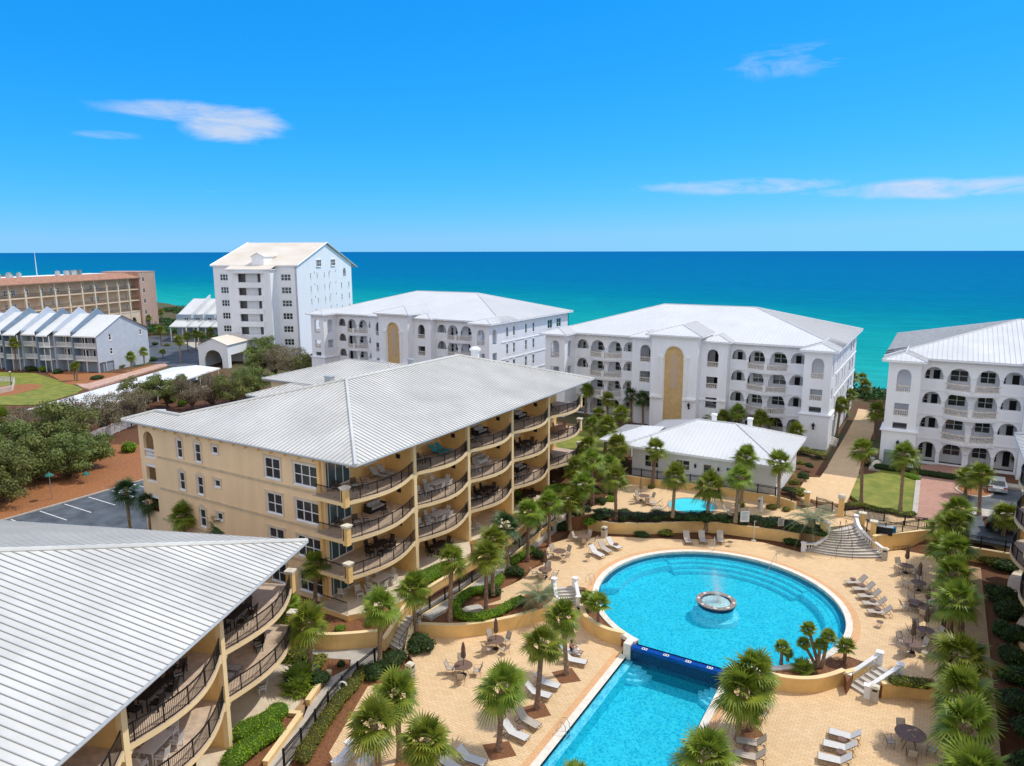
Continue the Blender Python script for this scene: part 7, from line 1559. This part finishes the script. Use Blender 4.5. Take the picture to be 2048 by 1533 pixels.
# signs
def sign(cr,x,y,z,w,h,zb,label,mat=None,txt=None,rz=None):
    bx,by=c(cr,x,y,z); a=TH if rz is None else rz; fr=Fr((bx,by),(math.cos(a),math.sin(a)),(-math.sin(a),math.cos(a))); t=thing('notice_sign',label,'sign',(bx,by,z)); mb=MB(fr); mb.box(-w/2,w/2,0,.03,zb,zb+h); mb.build('board',mat or mSign,t)
    mb=MB(fr)
    for i in range(7): mb.box(-w*.38,w*(.38-.1*(i%3)),-.006,0,zb+h*(.86-.11*i)-.02,zb+h*(.86-.11*i)+.012)
    mb.build('lettering',mNavyF,t)
sign('B',1262,860,ZK,.9,1.15,ZK+.35,'white pool rules sign on the fence above the curved wall'); sign('B',1532,880,ZK,.6,.8,ZK+.2,'small tan notice on the fence left of the feather palm',mConc)
# pool lift / mast in the pool, umbrella stand by curved wall
bx,by=at(1428,1103,0); t=thing('pool_handrail','white grab pole standing at the pool steps','handrail',(bx,by,0)); mb=MB(); mb.tube([(bx,by,-.6),(bx,by,1.5)],.03); mb.build('pole',mFW,t); mb=MB(); mb.tube([(bx,by,.2),(bx-.5,by-.3,-.3)],.02); mb.build('brace',mSteel,t)
bx,by=c('B',1330,975,0); t=thing('pool_shower','slim white pool shower post by the curved wall bed','shower',(bx,by,0)); mb=MB(); mb.tube([(bx,by,0),(bx,by,2.1),(bx+.15,by-.1,2.15)],.035); mb.build('post',mFW,t); mb=MB(); mb.lathe(bx,by,[(.25,0),(.25,.05),(.04,.08)],12); mb.build('foot',mConc,t)
def ladder(px,py,z,a,label):
    x,y=at(px,py,z); fr=Fr((x,y),(math.cos(a),math.sin(a)),(-math.sin(a),math.cos(a))); t=thing('pool_ladder',label,'pool ladder',(x,y,z))
    for s in (-.26,.26):
        mb=MB(fr); mb.tube([(-.55,s,z),(-.55,s,z+.55),(-.4,s,z+.8),(-.2,s,z+.85),(.0,s,z+.6),(.08,s,z),(.08,s,z-1.0)],.022,6); mb.build('rail',mSteel,t)
    mb=MB(fr)
    for k in range(3): mb.box(.02,.12,-.26,.26,z-.3-k*.28,z-.26-k*.28)
    mb.build('treads',mSteel,t)
ladder(1134,1467,-1,0,'steel pool ladder on the left side of the lower pool'); ladder(1185,1168,0,-.25,'steel pool ladder at the left edge of the round pool'); ladder(1671,1297,0,math.radians(145),'steel pool ladder at the right edge of the round pool')
def prail(a,b,z,label,z2=-.6):
    A=at(*a,z); B_=at(*b,z); t=thing('handrail',label,'handrail',(*A,z)); mb=MB(); mb.tube([(*A,z),(*A,z+.85),(A[0]+(B_[0]-A[0])*.2,A[1]+(B_[1]-A[1])*.2,z+.85),(*B_,z+.1),(*B_,z+z2)],.022,6); mb.build('rail',mSteel,t)
prail((1552,1125),(1532,1150),0,'steel handrail into the round pool at its right-hand steps'); prail((1242,1297),(1285,1318),-1,'white steel handrail at the corner steps of the lower pool'); prail((1431,1010),(1420,1022),ZK,'small steel rail beside the hot tub')
# lamps
def lamp(px,py,z,h,label,green=True,globe=False):
    x,y=at(px,py,z); t=thing('lamp_post',label,'lamp post',(x,y,z)); mb=MB(); mb.tube([(x,y,z),(x,y,z+h)],.055,8); mb.build('post',mSteel if green else mBlk,t); mb=MB()
    if globe: mb.lathe(x,y,[(.02,z+h),(.17,z+h+.1),(.2,z+h+.22),(.14,z+h+.36),(.01,z+h+.4)],12); mb.build('globe',mSign,t,smooth=True)
    else: mb.lathe(x,y,[(.5,z+h-.1),(.42,z+h+.05),(.15,z+h+.2),(.05,z+h+.35),(.01,z+h+.4)],14); mb.build('shade',mGrnM,t)
lamp(104,999,.05,3.0,'green-shaded lamp post casting a round shadow on the orange mulch'); lamp(174,966,.05,1.2,'short green garden light beside the mulch slope'); lamp(23,772,0,2.9,'globe lamp at the corner of the white pool fence',False,True)
bx,by=at(176,967,.05); 
t=thing('street_lamp','green shaded lamp in front of the right building arcade','street lamp',(*at(1957,925,PZ),PZ)); x,y=at(1957,925,PZ); mb=MB(); mb.tube([(x,y,PZ),(x,y,PZ+3.4)],.06,8); mb.build('post',mSign,t); mb=MB(); mb.lathe(x,y,[(.5,PZ+3.3),(.4,PZ+3.45),(.05,PZ+3.85)],12); mb.build('shade',mGrnM,t)
fence([(*at(-60,800,0),.0),(*at(26,782,0),.0),(*at(30,765,0),.0),(*at(-60,762,0),0.)],'white picket fence of the small pool at the left edge',1.2,mat=mFW,th=.03)
for p in (((1,0),)): pass
fence([(*c('N',1560,410,0),0.),(*c('N',1660,385,0),0.),(*c('N',1780,360,0),0.)],'weathered white fence between the carport and the yellow building, right',1.5,sp=.16,mat=mFW,th=.05); fence([(*c('N',770,800,0),0.),(*c('N',960,720,0),0.),(*c('N',1150,640,0),0.)],'weathered white fence under the bare oak beside the yellow building',1.7,sp=.16,mat=mFW,th=.05)
# big green utility cabinet and boulders near the lawn
x,y=c('J',960,280,PZ); t=thing('utility_cabinet','large grey-green transformer cabinet behind the small lawn','utility cabinet',(x,y,PZ)); mb=MB(); mb.box(x-1.1,x+1.1,y-.1,y+1.2,PZ,PZ+2.3); mb.build('cabinet',mUtil,t); mb=MB(); mb.box(x-1.15,x+1.15,y-.15,y+1.25,PZ+2.3,PZ+2.36); mb.build('top',mUtil,t); mb=MB(); mb.box(x-.2,x+.3,y-.115,y-.1,PZ+1.3,PZ+1.5); mb.build('door_plate',mSign,t)
x,y=c('J',760,240,PZ); mb=MB(); mb.lathe(x,y,[(.7,PZ-.05),(.75,PZ+.4),(.55,PZ+.8),(.2,PZ+1.0)],7); tag(mb.build('boulder',mCap),'tan boulder left of the utility cabinet','boulder')
x,y=c('J',685,200,PZ); mb=MB(); mb.lathe(x,y,[(.4,PZ-.05),(.42,PZ+.9),(.3,PZ+1.0)],10); tag(mb.build('grey_drum',mGut),'grey round drum behind the boulder by the beach path','drum')
# bench / cart by plaza wall
x,y=c('J',830,1120,ZK); t=thing('equipment_box','dark equipment locker with a grey top behind the plaza fence','locker',(x,y,ZK)); mb=MB(Fr((x,y),(1,.1),(-.1,1))); mb.box(-.85,.85,-.3,.4,ZK,ZK+.8); mb.build('body',mDark,t); mb=MB(Fr((x,y),(1,.1),(-.1,1))); mb.box(-.9,.9,-.35,.45,ZK+.8,ZK+.86); mb.build('lid',mGut,t)
x,y=c('J',965,1110,ZK); mb=MB(); mb.box(x-.3,x+.3,y-.25,y+.25,ZK,ZK+.55); mb.box(x-.33,x+.33,y-.28,y+.28,ZK+.55,ZK+.6); tag(mb.build('recycling_bin',M('blue_plastic',(.02,.22,.42),var=.05)),'blue recycling box beside the dark locker','bin')
# life ring on fence
for (cr,x,y,z,l_) in (('I',1527,917,.9,'white life ring hanging on the raised walk fence'),):
    bx,by=c(cr,x,y,z+.6); mb=MB(); mb.tube([(bx+.3*math.cos(a)*.86,by+.3*math.cos(a)*.5,z+.6+.3*math.sin(a)) for a in [2*pi*i/16 for i in range(17)]],.06,6,cap=False); tag(mb.build('life_ring',mSign),l_,'life ring')
bx,by=c('H',1132,960,-.5); mb=MB(); mb.tube([(bx+.22*math.cos(a),by+.15*math.cos(a),-.25+.3*math.sin(a)) for a in [2*pi*i/16 for i in range(17)]],.06,6,cap=False); mb.box(bx-.02,bx+.02,by-.02,by+.02,-1,-.5,1); tag(mb.build('hose_reel',[mFW,mNavyF]),'white hose reel hanging on the diagonal fence','hose reel')
# ---- cars ----
def car(x,y,z,a,paint,label,L_=4.6,W_=1.85,H_=1.5):
    fr=Fr((x,y),(math.cos(a),math.sin(a)),(-math.sin(a),math.cos(a))); t=thing('parked_car',label,'car',(x,y,z)); mb=MB(fr)
    prof=[(-2.3,.35),(-2.32,.75),(-2.2,.95),(-1.95,1.02),(-1.55,1.4),(-.6,1.52),(.3,1.5),(1.05,1.05),(2.0,.88),(2.28,.65),(2.3,.35)]
    secs=[(-W_/2+.02,.0),(-W_/2,.0),(W_/2,0),(W_/2-.02,0)]; n=len(prof); vs=[]
    for wv in (-1,-.97,.97,1):
        for (px,pz) in prof:
            k=1.0 if pz<.96 else 1-.22*(pz-.96)/.55; vs.append((px*(1 if abs(wv)<1 else .985),wv*W_/2*k,z+(pz if abs(wv)<1 else .35+(pz-.35)*.97)))
    fs=[(i+s*n,(i+1)%n+s*n,(i+1)%n+(s+1)*n,i+(s+1)*n) for s in range(3) for i in range(n)]+[tuple(range(n-1,-1,-1)),tuple(3*n+i for i in range(n))]
    mb.add(vs,fs); mb.build('body',paint,t,smooth=False)
    mb=MB(fr)
    def gl(pts): mb.add([(p[0],p[1],z+p[2]) for p in pts],[(0,1,2,3)])
    gl([(-2.0,-.7,1.04),(-2.0,.7,1.04),(-1.56,.62,1.43),(-1.56,-.62,1.43)]); gl([(.36,-.62,1.505),(.36,.62,1.505),(1.04,.72,1.09),(1.04,-.72,1.09)])
    for s in (-1,1): gl([(-1.6,s*.93,1.03),(.9,s*.93,1.03),(.25,s*.80,1.43),(-1.35,s*.80,1.4)])
    mb.v=[(v[0],v[1],v[2]+.02) for v in mb.v]; mb.build('windows',mGlass,t,recalc=False)
    for sx in (-1.4,1.42):
        for s in (-1,1):
            mb=MB(fr); cx,cy=sx,s*(W_/2-.1); R_=.34; pts=[(cx+R_*math.cos(q),z+R_+R_*math.sin(q)) for q in [2*pi*i/16 for i in range(16)]]; mb.xz(pts,cy-.11,cy+.12); w_=mb.build('wheel',mTyre,t)
            mb=MB(fr); pts=[(cx+.2*math.cos(q),z+R_+.2*math.sin(q)) for q in [2*pi*i/12 for i in range(12)]]; mb.xz(pts,cy-.13,cy+.135); mb.build('rim',mSteel,w_)
    for s in (-1,1):
        mb=MB(fr); mb.box(-2.33,-2.15,s*.72-.2,s*.72+.2,z+.78,z+.92); mb.build('tail_light',mRed,t); mb=MB(fr); mb.box(2.12,2.3,s*.68-.2,s*.68+.2,z+.62,z+.76); mb.build('headlight',mSign,t)
    mb=MB(fr); mb.box(-2.34,-2.3,-.26,.26,z+.5,z+.62); mb.build('number_plate',mSign,t)
x,y=at(1994,975,PZ+.5); car(x,y+.8,PZ+.03,pi/2,mCar,'silver car parked in shade before the right white building')
x,y=at(2000,1062,PZ); car(x+.9,y,PZ+.03,.1,M('black_paint',(.015,.015,.018),rough=.15,spec=.7),'black car behind the slender palm at the right edge',)
car(9.5,93,PZ+.03,pi/2,M('grey_paint',(.2,.21,.22),rough=.2,spec=.6),'dark grey car farther into the car park, behind the palm fronds') if False else None
x,y=c('O',1030,625,.3); car(x,y,.12,.9,M('black_paint',(.015,.015,.018)),'black car under the first beach cottage')
# ---- balcony furniture ----
def atb(fr,u,v,z): x,y=fr.p(u,v); return x,y,z
def bchair(mat,seat=None):
    def f():
        t=thing('balcony_chair','x','chair'); mb=MB(); 
        for sx in (-1,1):
            for sy in (-1,1): mb.box(sx*.22-.025,sx*.22+.025,sy*.24-.025,sy*.24+.025,0,.42 if sx>0 else .5)
        mb.box(-.26,.26,-.28,.28,.38,.44); mb.box(-.26,.2,-.3,-.25,.6,.64); mb.box(-.26,.2,.25,.3,.6,.64); mb.build('frame',mat,t)
        mb=MB()
        for i in range(6): y=-.24+i*.085; mb.add([(-.24,y,.44),(-.24,y+.055,.44),(-.38,y+.055,1.0),(-.38,y,1.0),(-.27,y,.44),(-.27,y+.055,.44),(-.41,y+.055,1.0),(-.41,y,1.0)],[(0,1,2,3),(7,6,5,4),(0,4,5,1),(1,5,6,2),(2,6,7,3),(3,7,4,0)])
        mb.build('backrest',mat,t); mb=MB(); mb.box(-.22,.24,-.24,.24,.44,.5 if seat else .46); mb.build('seat',seat or mat,t); return t
    return f
def btable(mat,w,l):
    def f():
        t=thing('balcony_table','x','table'); mb=MB(); mb.box(-l/2,l/2,-w/2,w/2,.70,.75); mb.build('table_top',mat,t)
        for sx in (-1,1):
            for sy in (-1,1): mb=MB(); mb.box(sx*(l/2-.08)-.03,sx*(l/2-.08)+.03,sy*(w/2-.08)-.03,sy*(w/2-.08)+.03,0,.70); mb.build('leg',mat,t)
        return t
    return f
def bsofa(mat,cush):
    def f():
        t=thing('balcony_sofa','x','sofa'); mb=MB(); mb.box(-.95,.95,-.4,.4,.05,.32); mb.box(-.95,.95,.3,.42,.32,.8); mb.box(-1,-.85,-.4,.42,.05,.6); mb.box(.85,1,-.4,.42,.05,.6); mb.build('frame',mat,t)
        for i in range(3): mb=MB(); x=-.83+i*.56; mb.box(x,x+.53,-.38,.28,.33,.47); mb.box(x+.02,x+.51,.14,.3,.47,.85); mb.build('cushion',cush,t)
        return t
    return f
angY=math.atan2(fY.u[1],fY.u[0])
def bay_set(fr,bay,z,kind,where):
    B=8.45; u=bay*B; a0=math.atan2(fr.u[1],fr.u[0]); mat={'white':mFW,'dark':mWick,'wood':mWood,'grey':mCush}[kind[0]]; nm={'white':'white','dark':'dark wicker','wood':'teak','grey':'grey'}[kind[0]]
    if 'T' in kind[1]:
        x,y=fr.p(u+4.9,1.2); put('btab'+kind[0],btable(mat,.95,1.9),x,y,z,a0,nm+' dining table on '+where)
        for i,(du_,dv_,ra) in enumerate(((-.6,-.75,pi/2),(.6,-.75,pi/2),(-.6,.75,-pi/2),(.6,.75,-pi/2),(1.3,0,pi),(-1.3,0,0))):
            x,y=fr.p(u+4.9+du_,1.2+dv_); sgn=1 if (fr.u[0]*fr.v[1]-fr.u[1]*fr.v[0])>0 else -1
            put('bch'+kind[0],bchair(mat),x,y,z,a0+ra*sgn,nm+' chair, '+where+', '+('outer left','outer right','inner left','inner right','right end','left end')[i])
    if 'S' in kind[1]:
        x,y=fr.p(u+5.9,2.5); sgn=1 if (fr.u[0]*fr.v[1]-fr.u[1]*fr.v[0])>0 else -1; put('bsofa'+kind[0],bsofa(mat,mCush),x,y,z,a0+(0 if sgn>0 else 0),nm+' sofa with grey cushions on '+where)
        x,y=fr.p(u+5.6,1.2); put('btabs'+kind[0],btable(mat,.5,.9),x,y,z,a0,nm+' low table before the sofa on '+where,scale=.6)
    if 'C' in kind[1]:
        for i,(du_,dv_) in enumerate(((2.2,1.0),(3.0,.6),(1.5,2.3))):
            x,y=fr.p(u+du_,dv_+.3); put('bcc'+kind[0],bchair(mat,mCush),x,y,z,a0+1.2*i-2,nm+' armchair on '+where+', %s of three'%('first','second','third')[i])
    if 'L' in kind[1] or 'K' in kind[1]:
        for i in range(2):
            x,y=fr.p(u+5.6+i*.9,1.7); put('blo'+kind[0]+kind[1][0],lambda:lounger('balcony_lounger','x','lounger',45,{'L':mCush,'K':mTeal}[kind[1][0]]),x,y,z,math.atan2(fr.v[1],fr.v[0]),('teal' if 'K' in kind[1] else 'grey')+' lounger on '+where+(', left',', right')[i])
ZL=[.3,3.45,6.6,9.75]; fl=['ground patio','second-floor balcony','third-floor balcony','top balcony']; by_=['at the near corner','of the second bay','of the third bay','of the fourth bay','at the far end']
PLAN={(0,3):('dark','LC'),(0,2):('dark','SC'),(0,1):('dark','T'),(0,0):('white','TC'),(1,3):('dark','KC'),(1,2):('white','TC'),(1,1):('white','TC'),(1,0):('dark','T'),(2,3):('dark','SC'),(2,2):('white','SC'),(2,1):('dark','TC'),(2,0):('white','C'),(3,3):('dark','S'),(3,2):('dark','T'),(3,1):('dark','SC'),(3,0):('dark','T'),(4,3):('dark','C'),(4,2):('wood','T'),(4,1):('dark','C'),(4,0):('dark','C')}
for (b,l_),k in PLAN.items(): bay_set(fY,b,ZL[l_],k,'the %s %s'%(fl[l_],by_[b]))
ZF=[-.85,2.3,5.45]; PF_={(0,2):('dark','T'),(0,1):('dark','LC'),(0,0):('white','C'),(1,2):('dark','TC'),(1,1):('white','T'),(1,0):('dark','C'),(2,2):('grey','L'),(2,1):('dark','C'),(2,0):('dark','T')}
for (b,l_),k in PF_.items(): bay_set(fF,b,ZF[l_],k,'foreground %s, %s bay'%(['patio','lower balcony','upper balcony'][l_],['far','middle','near'][b]))
x,y=fF.p(1.2,-1.2); put('navy',lambda:lounger('patio_daybed','x','daybed',20,mNavyF),x,y,-.85,1.0,'navy daybed at the corner of the foreground patio',scale=1.2)
# wall grilles (small dark vents on the party walls) belong to the building
for k in range(4):
    for z in ZL[1:]:
        mb=MB(fY); u=(k+1)*8.45-.19; mb.box(u-.02,u+.0,1.5,1.95,z+1.1,z+1.5); mb.build('fireplace_vent',mDark,yb)
# ---- the reading woman ----
def person():
    import bmesh as bm_
    px,py=c('E',845,352,-1+.36); L=L1; a=L.rotation_euler[2]; ox,oy=L.location.x-.42*math.cos(a),L.location.y-.42*math.sin(a)
    # seated on the lounger: hips near the hinge, legs drawn up over the seat, facing its foot
    me=bpy.data.meshes.new('person'); 
    V=[(.15,0,.46),(.2,0,.62),(.26,0,.80),(.27,0,.96),(.25,0,1.03),(.22,0,1.10),(.19,0,1.22),   #0 pelvis 1 2 chest 3 neckbase 4 neck 5 head low 6 head top
       (.26,.17,.93),(.05,.22,.72),(-.16,.10,.80),(-.24,.07,.82), (.26,-.17,.93),(.05,-.22,.72),(-.16,-.06,.80),(-.24,-.03,.82),   # arms 7-10, 11-14
       (.12,.10,.45),(-.25,.14,.62),(-.45,.12,.42),(-.58,.12,.38), (.12,-.10,.45),(-.28,-.14,.50),(-.6,-.14,.42),(-.74,-.14,.40)]
    E_=[(0,1),(1,2),(2,3),(3,4),(4,5),(5,6),(3,7),(7,8),(8,9),(9,10),(3,11),(11,12),(12,13),(13,14),(0,15),(15,16),(16,17),(17,18),(0,19),(19,20),(20,21),(21,22)]
    rad=[.15,.135,.15,.09,.055,.085,.08,.06,.045,.035,.04,.06,.045,.035,.04,.095,.06,.04,.035,.095,.06,.04,.035]
    me.from_pydata(V,E_,[]); o=bpy.data.objects.new('person',me); C.objects.link(o); sk=o.modifiers.new('skin','SKIN'); 
    for i,r in enumerate(rad): me.skin_vertices[0].data[i].radius=(r,r)
    me.skin_vertices[0].data[0].use_root=True
    sb=o.modifiers.new('sub','SUBSURF'); sb.levels=2; sb.render_levels=2; me.materials.append(mSkin)
    o.location=(ox,oy,-1); o.rotation_euler=(0,0,a); tag(o,'woman in a black top reading on a sun lounger, white towel over her lap','person')
    def ch(nm,mb,mat): q=mb.build(nm,mat,smooth=True); q.parent=o; return q
    mb=MB(); mb.tube([(.15,0,.42),(.19,0,.55),(.235,0,.72),(.26,0,.88)],[.17,.165,.172,.13],12); ch('black_top',mb,mNavyF)
    mb=MB(); mb.lathe(.205,0,[(.06,1.05),(.1,1.12),(.105,1.2),(.07,1.28),(.01,1.3)],12); mb.tube([(.26,0,1.2),(.33,0,1.22)],[.06,.03],8); ch('hair',mb,M('brown_hair',(.09,.045,.025),coords='obj'))
    mb=MB(); mb.prism([(-.35,-.25),(.05,-.27),(.05,.25),(-.35,.27)],.36,.56); mb.tube([(-.1,-.2,.5),(-.1,.22,.6)],.14,8); ch('lap_towel',mb,mFW)
    mb=MB(); mb.box(-.27,-.25,-.12,.12,.78,.95); q=mb.build('book',mSign); q.location=(ox,oy,-1); q.rotation_euler=(0,0,a); tag(q,'small white book held by the reading woman','book')
    for s in (-1,1):   # fingers closed on the book
        for k in range(4):
            mb=MB(); y=s*(.07+.01*k); z=.80+.022*k; mb.tube([(-.22,s*.085,z),(-.25,s*.125,z),(-.275,s*.115,z),(-.28,s*.09,z)],[.009,.009,.008,.006],5); ch('finger',mb,mSkin)
        mb=MB(); mb.tube([(-.21,s*.07,.80),(-.235,s*.08,.85),(-.245,s*.07,.88)],[.011,.01,.007],5); ch('thumb',mb,mSkin)
person()
f=L1; a=L1.rotation_euler[2]; x,y=L1.location.x+.75*math.cos(a),L1.location.y+.75*math.sin(a); mb=MB(Fr((x,y),(math.cos(a),math.sin(a)),(-math.sin(a),math.cos(a)))); 
mb.add([(-.3,-.36,-.42),(-.3,.36,-.42),(.12,.36,-.05),(.12,-.36,-.05),(.16,-.36,-.4),(.16,.36,-.4)],[(0,1,2,3),(3,2,5,4)]); o=mb.build('towel',mTowel); sol=o.modifiers.new('s','SOLIDIFY'); sol.thickness=.02; tag(o,'pale blue towel draped over the lounger back behind the reading woman','towel')
# pale towel bundle at bottom edge etc.
for cl in [o for o in bpy.data.objects if o.type=='MESH' and o.parent is None and 'label' not in o and 'kind' not in o]: print('UNTAGGED',cl.name)
